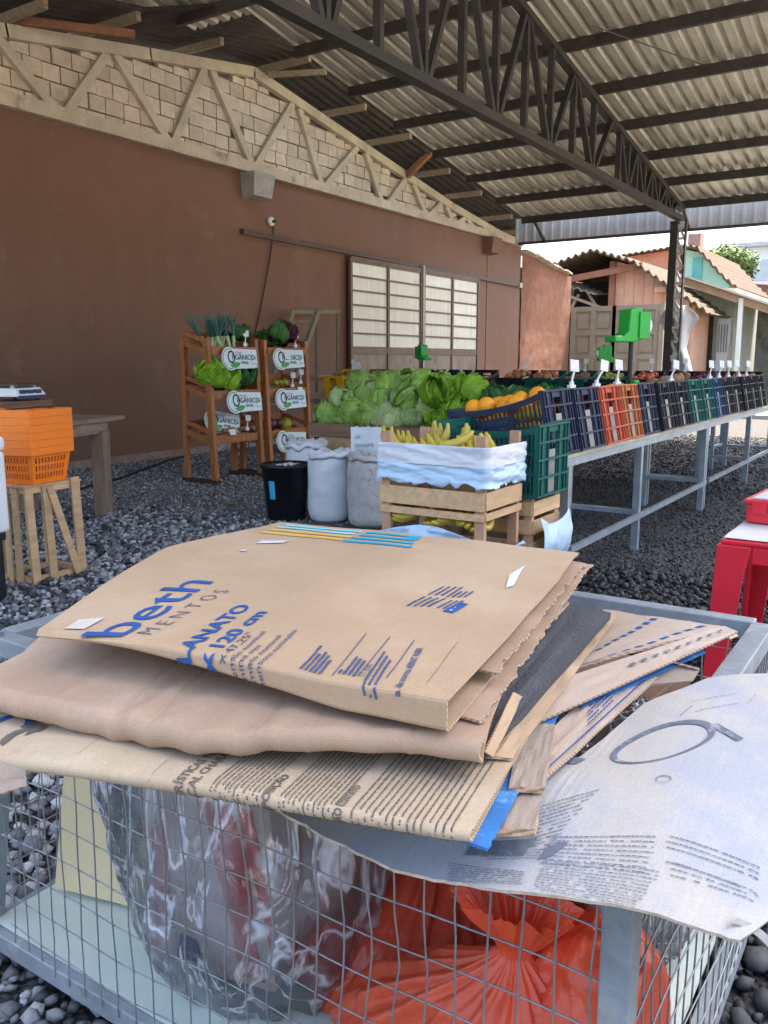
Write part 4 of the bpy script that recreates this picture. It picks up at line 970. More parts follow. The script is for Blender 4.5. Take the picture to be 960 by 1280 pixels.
def wood_crate(label, z0, h, slats, group='wooden crates stacked below the bananas'):
    t = thing('wooden_crate', label, 'crate', ((BX0 + BX1) / 2, (BY0 + BY1) / 2, z0), group=group)
    for x in (BX0 + .012, BX1 - .042):
        for y in (BY0 + .002, BY1 - .052): MB().box(x, x + .03, y, y + .05, z0 + .002, z0 + h + random.uniform(-.003, .004)).build('corner_post', mat('reddish_pine', (0.46, 0.27, 0.17), 0.85, 0.2, 4, 0.2, 50), t, world=True)
    for (za, zb) in slats:
        MB().box(BX0, BX0 + .011, BY0 - .002, BY1 + .002, z0 + za, z0 + zb).build('slat', M_CRATEW, t, world=True)
        MB().box(BX1 - .011, BX1, BY0, BY1, z0 + za, z0 + zb).build('slat', M_CRATEW, t, world=True)
        MB().box(BX0 + .0115, BX1 - .0115, BY0 - .011, BY0 + .0005, z0 + za + .004, z0 + zb + .003).build('slat', M_CRATEW, t, world=True)
        MB().box(BX0 + .0115, BX1 - .0115, BY1 - .0005, BY1 + .011, z0 + za, z0 + zb).build('slat', M_CRATEW, t, world=True)
    for k in range(4):
        x = lerp(BX0 + .05, BX1 - .13, k / 3); MB().box(x, x + .085, BY0 + .003, BY1 - .003, z0 + .005, z0 + .015).build('bottom_slat', M_CRATEW, t, world=True)
    return t
wc1 = wood_crate('top wooden crate wrapped in pale film and full of bananas', .69, .36, ((.0, .09),))
wc2 = wood_crate('wooden crate with blue film directly under the banana crate', .34, .345, ((-.0, .085), (.30, .335)))
wc3 = wood_crate('lowest wooden crate standing on the gravel under the banana crates', .0, .335, ((0, .085), (.12, .2), (.24, .32)))
def wrap(name, label, z0, z1, m, amp=.008, torn=.0, seed=0, sag=0.0):
    b = MB()
    def f(u, v):
        # along the front then round the right-hand side
        L1 = BY1 - BY0 + .02; s = u * (L1 + (BX1 - BX0) * .98)
        z = lerp(z0 + torn * (.05 * abs(nz(u * 9, seed)) + .03 * abs(nz(u * 23, seed))), z1 - sag * .04 * math.sin(s / L1 * math.pi), v)
        o = .016 + amp * (nz(s * 6, z * 26 + s * 3, seed) + .5 * nz(s * 20, z * 60, seed + 3)) 
        if s < L1: return (BX0 - o, BY1 + .01 - s, z)
        return (BX0 + (s - L1), BY0 - .012 - o, z)
    t = b.slab(f, 70, 18, .002).build(name, m, None, smooth=True); return tag(t, label, 'plastic film', 'plastic films on the banana crates')
wrap('plastic_film', 'milky film stretched round the upper banana crate', .90, 1.0, M_FILMW, seed=1)
wrap('plastic_film', 'pale blue film hanging below the milky film on the banana crate', .79, .905, M_FILM, .014, 1.0, seed=5)
wrap('plastic_film', 'crumpled blue film spilling over the lower wooden crate', .405, .535, M_FILM, .03, .3, seed=9, sag=-1.5)
random.seed(5)
for i in range(7):
    bunch('yellow banana bunch in the film wrapped top crate', (lerp(BX0 + .09, BX1 - .12, (i % 2) * .9) , lerp(BY1 - .07, BY0 + .07, i / 6), 1.0 + random.uniform(-.045, -.015)), (random.uniform(-.4, .4), R(-35) + random.uniform(-.4, .3), random.uniform(-1.1, 1.1)), 5)
for i in range(5): bunch('banana bunch lying in the lower wooden crate', (lerp(BX0 + .1, BX1 - .1, i % 2), lerp(BY1 - .1, BY0 + .1, i / 4), .60), (random.uniform(-.3, .3), R(-20), random.uniform(-1, 1)), 5, group='banana bunches in the lower crate')
# green crate standing behind the bananas on a wooden crate
gc = dup(KIT['grn'], (4.09, 1.98, .70), (0, 0, R(-90)), 'bottle green crate standing behind the banana crates', 'plastic crates stacked by the bananas')
gc.location = (4.085, 2.02, .70); gc.rotation_euler = (0, 0, 0)
gc.location = (4.27, 1.72, .70)
wk = thing('wooden_crate', 'wooden crate with torn blue bag under the green plastic crate', 'crate', (4.27, 2.05, 0), group='wooden crates stacked below the bananas')
for z in (0.02, .14, .26, .38, .50, .60):
    for (a, b, c, d) in ((4.08, 4.09, 1.75, 2.33), (4.45, 4.46, 1.75, 2.33), (4.0905, 4.4495, 1.74, 1.752), (4.0905, 4.4495, 2.328, 2.34)): MB().box(a, b, c, d, z, z + .075).build('slat', M_CRATEW, wk, world=True)
for x in (4.092, 4.41):
    for y in (1.753, 2.28): MB().box(x, x + .035, y, y + .045, 0, .69).build('corner_post', mat('reddish_pine', (0.46, 0.27, 0.17)), wk, world=True)
def bagf(u, v):
    x = lerp(4.08, 4.47, u); return (x, 1.725 - .028 - .03 * math.sin(v * 3.1) + .014 * nz(u * 4, v * 3, 3) + .006 * nz(u * 9, v * 3, 5), lerp(.34, .60 + .015 * nz(u * 3, 2), v) - .06 * math.sin(u * 3.14) * v)
tag(MB().slab(bagf, 30, 14, .003).build('plastic_bag', M_FILM, smooth=True), 'torn pale blue bag hanging on the crate under the green crate', 'plastic bag')

# ------------------------------------------------------------------ sacks, bucket, note
def sack(label, loc, w, d, h, m, seed, rot=0):
    b = MB(); n = 40; rows = 40
    def f(u, v):
        t = u * 2 * math.pi; z = v * h
        k = pl([(0, .62), (.04, .86), (.12, .95), (.5, 1.0), (.8, .98), (.9, .95), (1, .86)], v)
        e = 1 / max(abs(math.cos(t)) ** 2.6 + abs(math.sin(t)) ** 2.6, .2) ** (1 / 2.6)
        rr = k * e * (1 + .05 * nz(math.cos(t) * 1.5 + seed, math.sin(t) * 1.5, v * 3) + .007 * math.sin(v * 110 + 3 * nz(u * 6, v * 4, seed)) + .02 * nz(u * 26, v * 6, seed))
        lean = .03 * v * math.sin(seed)
        return (rr * w / 2 * math.cos(t) + lean, rr * d / 2 * math.sin(t), z + (.045 * nz(math.cos(t) * 2 + seed, math.sin(t) * 2, seed)) * max(0, (v - .6) * 2.5))
    for i in range(rows + 1):
        for j in range(n): b.v.append(tuple(f(j / n, i / rows)))
    # rolled collar and folded mouth
    coll = [(.90, .985), (.97, .965), (1.0, 1.0), (.97, 1.035), (.88, 1.055), (.76, 1.045), (.66, 1.01), (.5, 1.03), (.25, 1.0), (.02, .99)]
    for q, (kk, vv) in enumerate(coll):
        for j in range(n):
            t = j / n * 2 * math.pi; e = 1 / max(abs(math.cos(t)) ** 2.6 + abs(math.sin(t)) ** 2.6, .2) ** (1 / 2.6)
            r_ = kk * e * (1 + .06 * nz(math.cos(t) * 2.0, math.sin(t) * 2.0, seed + q * .12)); b.v.append((r_ * w / 2 * math.cos(t) + .03 * math.sin(seed), r_ * d / 2 * math.sin(t), h * vv + .045 * nz(math.cos(t) * 2 + seed, math.sin(t) * 2, seed) + .005 * nz(math.cos(t) * 6, math.sin(t) * 6, q)))
    for i in range(rows + len(coll)):
        for j in range(n):
            j2 = (j + 1) % n; b.f.append((i * n + j, i * n + j2, (i + 1) * n + j2, (i + 1) * n + j)); b.mi.append(0)
    o = b.build('woven_sack', m, smooth=True); o.location = loc; o.rotation_euler = (0, 0, rot)
    return tag(o, label, 'sack', 'filled woven sacks')
M_SACK = mat('white_woven_plastic', (0.66, 0.70, 0.74), 0.55, 0.08, 5, 0.3, 90, stretch=(1, 1, 3)); M_SACKG = mat('dirty_woven_plastic', (0.50, 0.50, 0.49), 0.65, 0.2, 9, 0.35, 90, spots=(0.26, 0.24, 0.21), spot_scale=20, spot_cut=.56)
sack('white woven sack behind the black bucket', (6.32, 5.02, 0), .45, .40, .62, M_SACK, 1.0, .5)
sack('bluish white woven sack standing beside the black bucket', (5.98, 4.50, 0), .42, .38, .60, M_SACK, 2.2, .6)
sack('dusty grey woven sack with a paper note beside wooden crates', (5.98, 4.06, 0), .43, .39, .60, M_SACKG, 3.1, .5)
bk = thing('bucket', 'black plastic bucket with blue label in front of the white sacks', 'bucket', (5.84, 4.88, 0))
MB().lathe([(.165, 0), (.17, .01), (.215, .47), (.232, .475), (.232, .50), (.222, .505), (.205, .47), (.16, .03), (.001, .03)], n=40).build('shell', mat('black_bucket_plastic', (0.008, 0.009, 0.012), 0.4, 0.2, 6, 0.05, 30), bk, smooth=True)
b_ = MB(); b_.grid(lambda u, v: (lerp(.192, .207, v) * math.cos(lerp(3.42, 3.72, u)), lerp(.192, .207, v) * math.sin(lerp(3.42, 3.72, u)), lerp(.20, .36, v)), 6, 1); b_.xf(Matrix.Rotation(R(-22), 4, 'Z') @ Matrix.Scale(1.01, 4)); b_.build('label', mat('cyan_label', (0.05, 0.42, 0.68), 0.5), bk)
MB().slab(lambda u, v: (-.05 + u * .2, -.05 + v * .12, .49 + .03 * nz(u * 4, v * 4)), 6, 6, .003).build('lid_scrap', M_FILMW, bk)
nt_ = thing('paper_note', 'white handwritten paper note standing behind the grey sack', 'note', (6.2, 4.25, .60), R(-58)); nt_.scale = (.85,) * 3
MB().slab(lambda u, v: (lerp(-.16, .16, u) + .02 * v * math.sin(u * 3), .012 * math.sin(u * 6) + .02 * v, lerp(0, .27, v) + (.02 * nz(u * 9, 2) if v > .9 else 0)), 12, 6, -.002).build('paper', mat('bluish_paper', (0.62, 0.68, 0.72), 0.7, .05, 5), nt_)
ink = MB()
for (tx, zz) in (('sal', .15), ('cenoura', .06)): 
    vs, fs = text_mesh(tx, .075); ink.add([(-.12 + v[0] * .8, -.022, zz + v[1] + .2 * v[0] * .2) for v in vs], fs)
ink.build('handwriting', mat('blue_pen', (0.12, 0.2, 0.35), 0.8), nt_)
# ------------------------------------------------------------------ wooden display shelves by the wall
M_SHELFW = mat('varnished_orange_timber', (0.36, 0.135, 0.04), 0.5, 0.3, 5, 0.15, 40, stretch=(5, 5, 1), rnd=.12, spots=(0.20, 0.07, 0.025), spot_scale=3, spot_cut=.58)
M_SHDARK = mat('dark_foot_timber', (0.05, 0.03, 0.02), 0.8, 0.2, 5)
SW, SD = .80, .40
def shelf(label, loc, trays=3):
    """front looks to -y (local); three tilted slatted trays"""
    t = thing('display_shelf', label, 'shelf', loc, 0, 'varnished produce shelves')
    for x in (0, SW):
        MB().bar((x, -.05, .03), (x, .02, 1.66), .055, .075, up=(0, 1, 0)).build('front_post', M_SHELFW, t)
        MB().bar((x, SD, .03), (x, SD - .02, 1.66), .055, .06, up=(0, 1, 0)).build('back_post', M_SHELFW, t)
        MB().box(x - .035, x + .035, -.10, SD + .06, 0, .05).build('foot', M_SHDARK, t)
        for z in (1.52, 1.02, .50):
            MB().bar((x, -.02, z - .03), (x, SD, z + .10), .03, .06).build('side_rail', M_SHELFW, t)
            MB().bar((x, .0, z + .10), (x, SD, z + .21), .025, .05).build('side_rail', M_SHELFW, t)
    for z in (1.52, 1.02, .50):
        tr_ = bpy.data.objects.new('tray', None); COL.objects.link(tr_); tr_.parent = t
        for k in range(4): yy = lerp(.03, SD - .06, k / 3); MB().bar((.03, yy, z + .125 * yy / SD * 1.05), (SW - .03, yy, z + .125 * yy / SD * 1.05), .07, .015).build('slat', M_SHELFW, tr_)
        MB().box(.03, SW - .03, -.035, -.018, z - .04, z + .05).build('front_rail', M_SHELFW, tr_)
        MB().box(.03, SW - .03, SD - .02, SD - .005, z + .10, z + .22).build('back_rail', M_SHELFW, tr_)
    return t
S1 = (7.06, 7.0, 0); S2 = (8.02, 7.0, 0)
shelf('orange timber shelf with leeks on its top tray', S1); shelf('orange timber shelf with purple greens on its top tray', S2)
M_SIGN = mat('pale_sign_plastic', (0.66, 0.73, 0.76), 0.45, 0.04, 5); M_SGREEN = mat('sign_green', (0.08, 0.33, 0.07), 0.6); M_SINK = mat('sign_ink', (0.03, 0.06, 0.08), 0.6)
def sign(label, loc, roty=0.0, cover=False):
    """seal shaped board: round left end with an O ring, wordmark, leaf"""
    t = thing('certificate_sign', label, 'sign', loc, 0, 'organic seal signs on the shelves'); t.rotation_euler = (R(-8), roty, 0)
    b = MB(); pts = []
    for k in range(15): a = R(60) + R(240) * k / 14; pts.append((-.14 + .135 * math.cos(a), .135 * math.sin(a)))
    pts += [(.32, -.10), (.32, .115)]
    n = len(pts)
    for yy in (-.004, .004): b.v += [(x, yy, z) for x, z in pts]
    b.f = [tuple(range(n)), tuple(range(2 * n - 1, n - 1, -1))] + [(i, i + n, (i + 1) % n + n, (i + 1) % n) for i in range(n)]; b.mi = [0] * len(b.f)
    b.build('board', M_SIGN, t, normals=True)
    def ring(cx, cz, ro, ri, a0, a1, m, name, sx=1.0):
        r_ = MB(); K = 22
        for k in range(K + 1):
            a = lerp(a0, a1, k / K); r_.v += [(cx + sx * ro * math.cos(a), -.0065, cz + ro * math.sin(a)), (cx + sx * ri * math.cos(a), -.0065, cz + ri * math.sin(a))]
        for k in range(K): r_.f.append((2 * k, 2 * k + 1, 2 * k + 3, 2 * k + 2)); r_.mi.append(0)
        return r_.build(name, m, t)
    ring(-.145, .0, .118, .108, R(70), R(290), M_SGREEN, 'seal_ring'); ring(-.12, .02, .075, .052, 0, 2 * math.pi, M_SINK, 'letter_ring', .82)
    flat_text('RGÂNICO', .085, Matrix.Translation((.085, -.0065, -.008)) @ M_XZ, M_SINK, t, 'wordmark', .0015)
    flat_text('PRODUTO', .026, Matrix.Translation((-.0, -.0065, .066)) @ M_XZ, M_SINK, t, 'wordmark')
    flat_text('BRASIL', .042, Matrix.Translation((.105, -.0065, -.055)) @ M_XZ, M_SINK, t, 'wordmark', .001)
    lf = MB(); 
    lp = [(-.15, -.075), (-.10, -.045), (-.04, -.035), (.03, -.045), (-.01, -.085), (-.06, -.105), (-.12, -.10)]
    lf.add([(x, -.0068, z) for x, z in lp], [tuple(range(len(lp)))]).build('leaf_emblem', M_SGREEN, t)
    MB().box(.226, .229, -.0066, -.0055, -.07, .09).build('divider', M_SGREEN, t)
    flat_text('N', .07, Matrix.Translation((.27, -.0066, .0)) @ M_XZ, M_SGREEN, t, 'side_mark')
    MB().box(.24, .31, -.0066, -.0055, -.055, -.047).build('side_line', M_SGREEN, t)
    if cover: MB().box(-.06, .06, -.012, -.009, .0, .10).build('sticker', M_PAPER, t)
    return t
for (S, dx, z, lab, ry, cv) in ((S1, .40, 1.43, 'organic seal sign under the leeks on the leek shelf', .02, False), (S1, .46, .93, 'organic seal sign under the curly lettuce on the leek shelf', .03, False), (S2, .33, 1.43, 'organic seal sign with a paper sticker on it', .0, True),
                            (S2, .36, .93, 'organic seal sign on the middle tray of the purple greens shelf', .02, False), (S2, .36, .40, 'organic seal sign below the aubergines', .06, False)):
    sign(lab, (S[0] + dx, S[1] - .09, z), ry, cv)
sg = sign('organic seal sign lying back inside the lowest tray of the leek shelf', (S1[0] + .3, S1[1] + .12, .70), .16)
MB().slab(lambda u, v: (S2[0] + .42 + u * .36, S2[1] - .13 - .02 * v, .26 + v * .15 - .0 * u), 1, 1, .003).build('blank_card', M_SIGN)
tag(bpy.data.objects['blank_card'], 'blank pale card hanging under the lowest seal sign', 'card')
# produce on the shelves
def leek(label, loc, rot, s=1.0):
    t = thing('leek', label, 'leek', loc, 0, 'leeks on the shelf'); t.rotation_euler = rot
    MB().tube([(0, 0, 0), (0, 0, .1), (.0, 0, .18)], .02, 8, rs=[.018, .02, .024]).build('shank', mat('leek_white', (0.45, 0.55, 0.30), .5, .2, 8), t, smooth=True)
    b = MB()
    for k in range(5):
        a = k * 1.3; ln = random.uniform(.24, .36); w = .03; d = Vector((math.cos(a), math.sin(a), 0)); sd_ = Vector((-math.sin(a), math.cos(a), 0)); sp = random.uniform(.03, .12)
        b.grid(lambda u, v: tuple(Vector((0, 0, .15)) + d * (.012 + sp * v * v) + sd_ * ((u - .5) * w * (1 - .75 * v * v)) + Vector((0, 0, ln * v - .02 * v * v)) + d * (abs(u - .5) * -.012)), 3, 6)
    b.build('leaves', mat('leek_green', (0.05, 0.16, 0.13), .5, .3, 8, rnd=.2, spots=(0.12, 0.26, 0.20), spot_scale=6), t, smooth=True)
random.seed(3)
for i in range(13): leek('blue green leek standing in the top tray of the shelf', (S1[0] + lerp(.16, .52, i / 12), S1[1] + random.uniform(.05, .28), 1.52), (R(random.uniform(-5, 12)), R(lerp(-32, -8, i / 12) + random.uniform(-8, 8)), random.uniform(0, 6)))
def plop(names, md, n, S, x0, x1, z, label, group, s=1.0, y0=.02, y1=.30, cat='greens', dz=.1):
    for i in range(n):
        o = mdata(names, random.choice(md)); o.location = (S[0] + random.uniform(x0, x1), S[1] + random.uniform(y0, y1), z + random.uniform(0, dz)); o.rotation_euler = (random.uniform(-.7, .7), random.uniform(-.7, .7), random.uniform(0, 6)); k = s * random.uniform(.85, 1.15); o.scale = (k,) * 3
        tag(o, label, cat, group)
PM = [lettuce_mesh('purple_greens', leaf_mat('purple_leaf', (0.06, 0.012, 0.03), (0.12, 0.03, 0.06)), .1, 14, .3, .9, core=False, seed=31)]
plop('curly_lettuce', FM, 9, S1, .0, .44, 1.16, 'bright curly lettuce on the middle tray of the leek shelf', 'curly lettuce on shelf', 1.15, -.02, .2, 'lettuce')
plop('leafy_greens', DM, 3, S1, .56, .78, 1.14, 'dark leafy greens beside the curly lettuce on the shelf', 'dark greens on shelf', .8, .0, .2)
plop('leafy_greens', DM, 2, S1, .6, .75, 1.62, 'small dark greens beside the leeks', 'greens beside leeks', .55)
plop('leafy_greens', DM, 3, S2, .1, .35, 1.64, 'dark leafy bunch on the purple greens shelf', 'dark greens on second shelf', .65)
plop('purple_greens', PM, 4, S2, .38, .56, 1.66, 'purple leafy bunch on the top tray of the shelf', 'purple greens on shelf', 1.0, .05, .2)
for (S, x, z, k, r, lab) in ((S2, .15, .62, 'red_onion', .10, 'big dark aubergine on the lowest tray'), (S2, .32, .62, 'red_onion', .07, 'smaller dark aubergine beside the green squash'), (S2, .46, .60, 'mango', .10, 'green squash on the lowest tray')):
    o = fruit(k, (S[0] + x, S[1] + .08, z), r, lab, None); o['category'] = 'aubergine' if k == 'red_onion' else 'squash'; o.name = 'aubergine' if k == 'red_onion' else 'squash'
for i in range(3): o = fruit('mango', (S2[0] + .25 + i * .09, S2[1] + .04, 1.14), .045, 'pale green chayote on the middle tray of the shelf', 'chayotes on shelf'); o.name = 'chayote'; o['category'] = 'chayote'
for i in range(14): fruit('potato', (S1[0] + lerp(.08, .74, i / 13), S1[1] + random.uniform(.0, .25), .60), .035, 'small root on the lowest tray of the leek shelf', 'roots on the leek shelf')
for i in range(5): o = fruit('potato', (S1[0] + .08 + i * .03, S1[1] + .1 + i * .04, 1.60), .04, 'small root beside the leeks on the top tray', 'roots beside the leeks')
for (S, x, y, z) in ((S1, .62, .0, 1.60), (S1, .60, .02, 1.16), (S1, .66, .04, .60), (S2, .60, .0, 1.60), (S2, .55, .02, 1.10), (S2, .72, .02, 1.14)):
    holder('clear price tag standing on a produce shelf tray', (S[0] + x, S[1] + y, z), R(-30), .02)
for (S, x, z) in ((S1, .3, .56), (S2, .62, 1.02)):
    MB().box(-.05, .05, -.003, .003, -.03, .04, M=Matrix.Translation((S[0] + x, S[1] - .06, z + .02)) @ Matrix.Rotation(R(-25), 4, 'X')).build('paper_tag', M_PAPER)
for i, o in enumerate([o for o in SC.objects if o.name.startswith('paper_tag')]): tag(o, ('paper tag on the lowest tray of the leek shelf', 'paper tag beside the chayotes on the shelf')[i], 'tag')

# ladder leaning by the wall
M_LADDER = mat('olive_ladder_timber', (0.22, 0.20, 0.13), 0.75, 0.2, 5, 0.1, 40)
la = thing('step_ladder', 'olive wooden step ladder standing open against the brown wall', 'ladder', (11.2, 9.2, 0))
def seg(a, b, d1, d2, w, h, nm, up=(0, 0, 1)): p = onY(*a, d1); q = onY(*b, d2); MB().bar(p, q, w, h, up=up).build(nm, M_LADDER, la, world=True)
seg((397, 390), (352, 520), 9.1, 8.9, .06, .09, 'rail'); seg((365, 390), (326, 520), 9.3, 9.1, .06, .09, 'rail')
for k in range(5):
    t_ = k / 4; a = (lerp(395, 358, t_), lerp(402, 505, t_)); b = (lerp(362, 331, t_), lerp(402, 505, t_)); seg(a, b, lerp(9.1, 8.92, t_), lerp(9.28, 9.12, t_), .10, .03, 'step')
seg((394, 392), (396, 505), 9.15, 9.45, .05, .05, 'prop'); seg((423, 390), (421, 520), 9.35, 9.5, .05, .05, 'prop'); seg((364, 390), (424, 390), 9.3, 9.36, .05, .06, 'top_bar'); seg((395, 470), (421, 470), 9.4, 9.45, .04, .05, 'prop_rung')
# low bench and wire hoops under the ladder side
lb = thing('plank_bench', 'low plank bench with wire hoops below the cross table', 'bench', (10.5, 8.6, 0))
MB().box(9.4, 11.2, 8.3, 8.6, .22, .26).build('plank', M_LADDER, lb, world=True)
for x in (9.6, 11.0): MB().box(x - .04, x + .04, 8.35, 8.55, 0, .219).build('leg', M_LADDER, lb, world=True)
for x in (10.5, 10.8): MB().tube([(x + .11 * math.cos(R(a)), 8.45, .27 + .11 + .11 * math.sin(R(a))) for a in range(-90, 271, 30)], .012, 5).build('hoop', M_LADDER, lb, world=True)

# ------------------------------------------------------------------ old wooden table, scale, baskets, crate stand, foam box
M_OLDW = mat('grey_brown_timber', (0.25, 0.18, 0.125), 0.85, 0.3, 4, 0.3, 40, stretch=(1, 5, 5), spots=(0.42, 0.40, 0.38), spot_scale=2.5, spot_cut=.62)
M_OLDV = mat('grey_brown_post', (0.24, 0.165, 0.11), 0.85, 0.3, 4, 0.3, 40, stretch=(6, 6, 1))
wt = thing('wooden_table', 'old wooden table with thick legs carrying the weighing scale', 'table', (4.7, 6.8, 0))
# table is turned a little: corner at the right end
a0 = onZ(158, 519, .90); ang = R(20); M_T = Matrix.Translation((a0.x, a0.y, 0)) @ Matrix.Rotation(ang, 4, 'Z')
for k in range(4): MB().box(-2.3, random.uniform(-.02, .02), .004 + k * .24, .235 + k * .24, .865, .90, M=M_T).build('plank', M_OLDW, wt, world=True)
for (x, y) in ((-.36, .07), (-.36, .86), (-2.1, .07), (-2.1, .86)): MB().box(x - .06, x + .06, y - .06, y + .06, 0, .78, M=M_T).build('leg', M_OLDV, wt, world=True)
MB().box(-2.2, -.28, .035, .075, .76, .864, M=M_T).build('apron', M_OLDW, wt, world=True); MB().box(-2.2, -.28, .86, .90, .76, .864, M=M_T).build('apron', M_OLDW, wt, world=True); MB().box(-.32, -.29, .08, .85, .76, .862, M=M_T).build('apron', M_OLDW, wt, world=True)
def on_table(x, y, z): return M_T @ Vector((x, y, z))
bxp = thing('wooden_box', 'brown wooden box on the old table beneath the scale', 'box', on_table(-1.0, .45, .905), ang)
MB().box(-.42, .22, -.20, .25, 0, .16).build('body', mat('brown_board', (0.17, 0.095, 0.06), .7, .2, 4), bxp, bevel=.004); MB().box(-.42, .23, -.205, .255, .161, .175).build('lid', mat('brown_board', (0.17, 0.095, 0.06)), bxp)
scl = thing('weighing_scale', 'white electronic weighing scale on the brown box', 'scale', on_table(-1.0, .45, 1.085), ang)
sm = MB(); sm.add([(-.2, -.17, .03), (.2, -.17, .03), (.2, .17, .03), (-.2, .17, .03), (-.17, -.13, .10), (.17, -.13, .10), (.17, .15, .10), (-.17, .15, .10)], [(3, 2, 1, 0), (4, 5, 6, 7), (0, 1, 5, 4), (1, 2, 6, 5), (2, 3, 7, 6), (3, 0, 4, 7)]); sm.build('body', M_WHITEP, scl, bevel=.008)
M_DBLUE = mat('navy_display', (0.02, 0.05, 0.13), .3, .1, 5)
MB().box(-.19, .19, -.185, -.171, .012, .04).build('skirt', M_DBLUE, scl)
for xx in (-.10, .0, .10): MB().box(xx - .044, xx + .044, -.158, -.150, .045, .085, ).build('display', M_DBLUE, scl)
MB().box(-.19, .19, -.16, .16, .125, .135).build('weighing_plate', mat('dark_plate', (0.06, 0.06, 0.06), .3, .1, 5, metal=.6), scl)
for xx in (-.14, .14): MB().box(xx - .012, xx + .012, -.1, -.075, .1, .125).box(xx - .012, xx + .012, .075, .1, .1, .125).build('plate_stud', M_WHITEP, scl)
for xx in (-.15, .15): MB().lathe([(.001, 0), (.018, 0), (.018, .03), (.001, .03)], (xx, -.1, 0), 10).build('foot', M_BLACKP, scl)

# upright crate stand
cs = thing('crate_stand', 'upright wooden crate standing on the gravel with a diagonal slat', 'crate', (3.32, 4.85, 0))
X0, X1, Y0, Y1, HH = 3.12, 3.53, 4.70, 5.02, .64
cs_ang = R(3)
def cb(*a, nm='slat', m=M_CRATEW): return MB().box(*a).build(nm, m, cs, world=True)
for (x, y) in ((X0, Y0), (X1 - .03, Y0), (X0, Y1 - .03), (X1 - .03, Y1 - .03)): pass
for x in (X0 + .02, X0 + .145): MB().bar((x + .02, Y0 - .004, .0), (x + .0, Y0 - .004, HH - .015), .055, .014, up=(0, 1, 0)).build('slat', M_CRATEW, cs, world=True)
MB().bar((X0 + .165, Y0 - .02, HH - .02), (X1 - .07, Y0 - .02, .03), .05, .013, up=(0, 1, 0)).build('diagonal_slat', M_CRATEW, cs, world=True)
MB().bar((X1 - .03, Y0 - .006, -.0), (X1 - .05, Y0 - .006, HH + .02), .062, .016, up=(0, 1, 0)).build('slat', M_CRATEW, cs, world=True)
for y in (Y0 + .10, Y0 + .2, Y1): cb(X0 - .012, X0, y - .03, y + .03, 0, HH - .02)
for x in (X0 + .05, X0 + .24, X1 - .04): cb(x - .03, x + .03, Y1, Y1 + .012, 0, HH - .02)
for z in (.02, HH - .05):
    cb(X0 + .002, X1, Y0 + .006, Y0 + .03, z, z + .035, nm='rail'); cb(X0 + .002, X1, Y1 - .03, Y1 - .002, z, z + .035, nm='rail'); cb(X0 + .002, X0 + .03, Y0 + .031, Y1 - .031, z, z + .035, nm='rail'); cb(X1 - .03, X1, Y0 + .031, Y1 - .031, z, z + .035, nm='rail')
for k in range(3): cb(X0 - .01, X1 + .01, Y0 + .0 + k * .115, Y0 + .10 + k * .115, HH - .013, HH, nm='top_slat')
# nested orange baskets
M_BASK = mat('orange_basket_plastic', (0.85, 0.20, 0.012), 0.38, 0.06, 8, spec=.45)
BW, BD, BHt = .37, .30, .23
def basket(label, z, full):
    t = thing('shopping_basket', label, 'basket', (3.30, 4.85, z), R(14), 'nested shopping baskets')
    b = MB(); pr = lambda v: (lerp(.80, 1.0, v))
    if full:
        def ring(u, v):
            k = pr(v); s_ = u * 4; i = int(s_) % 4; f = s_ - int(s_); c = [(-BW / 2, -BD / 2), (BW / 2, -BD / 2), (BW / 2, BD / 2), (-BW / 2, BD / 2)]
            x = lerp(c[i][0], c[(i + 1) % 4][0], f); y = lerp(c[i][1], c[(i + 1) % 4][1], f); return (x * k, y * k, v * BHt)
        nu, nv = 96, 14
        for i in range(nu):
            for j in range(nv):
                sl = (i % 24)
                if 2 <= sl <= 21 and (sl % 2 == 0) and j in (2, 3, 5, 6, 8, 9): continue
                o = len(b.v); b.v += [ring(i / nu, j / nv), ring((i + 1) / nu if i < nu - 1 else 0.99999, j / nv), ring((i + 1) / nu if i < nu - 1 else .99999, (j + 1) / nv), ring(i / nu, (j + 1) / nv)]; b.f.append((o, o + 1, o + 2, o + 3)); b.mi.append(0)
        b.box(-BW * .4, BW * .4, -BD * .4, BD * .4, 0, .006)
        b.build('shell', M_BASK, t)
    w, d = BW / 2 + .012, BD / 2 + .012
    rim = MB()
    for (a, b_, c, e) in ((-w, w, -d, -d + .016), (-w, w, d - .016, d), (-w, -w + .016, -d + .0165, d - .0165), (w - .016, w, -d + .0165, d - .0165)): rim.box(a, b_, c, e, BHt - .0465, BHt)
    rim.build('rim', M_BASK, t, bevel=.0015)
    return t
basket('orange basket at the bottom of the nested stack on the crate stand', HH + .002, True)
for k in range(5): basket(('second', 'third', 'fourth', 'fifth', 'topmost')[k] + ' orange basket of the nested stack, only its rim showing', HH + .002 + (k + 1) * .047, False)
hb = MB().bar((-BW / 2, 0, 0), (BW / 2, 0, 0), .05, .008).build('basket_handle', M_BLACKP); hb.location = (3.30, 4.85, HH + .002 + .47 + .002); hb.rotation_euler = (0, 0, R(14)); hb.parent = None
hb_par = [o for o in SC.objects if o.name.startswith('shopping_basket')][-1]
hb.parent = hb_par; hb.location = (0, 0, BHt + .004); hb.rotation_euler = (0, 0, 0)
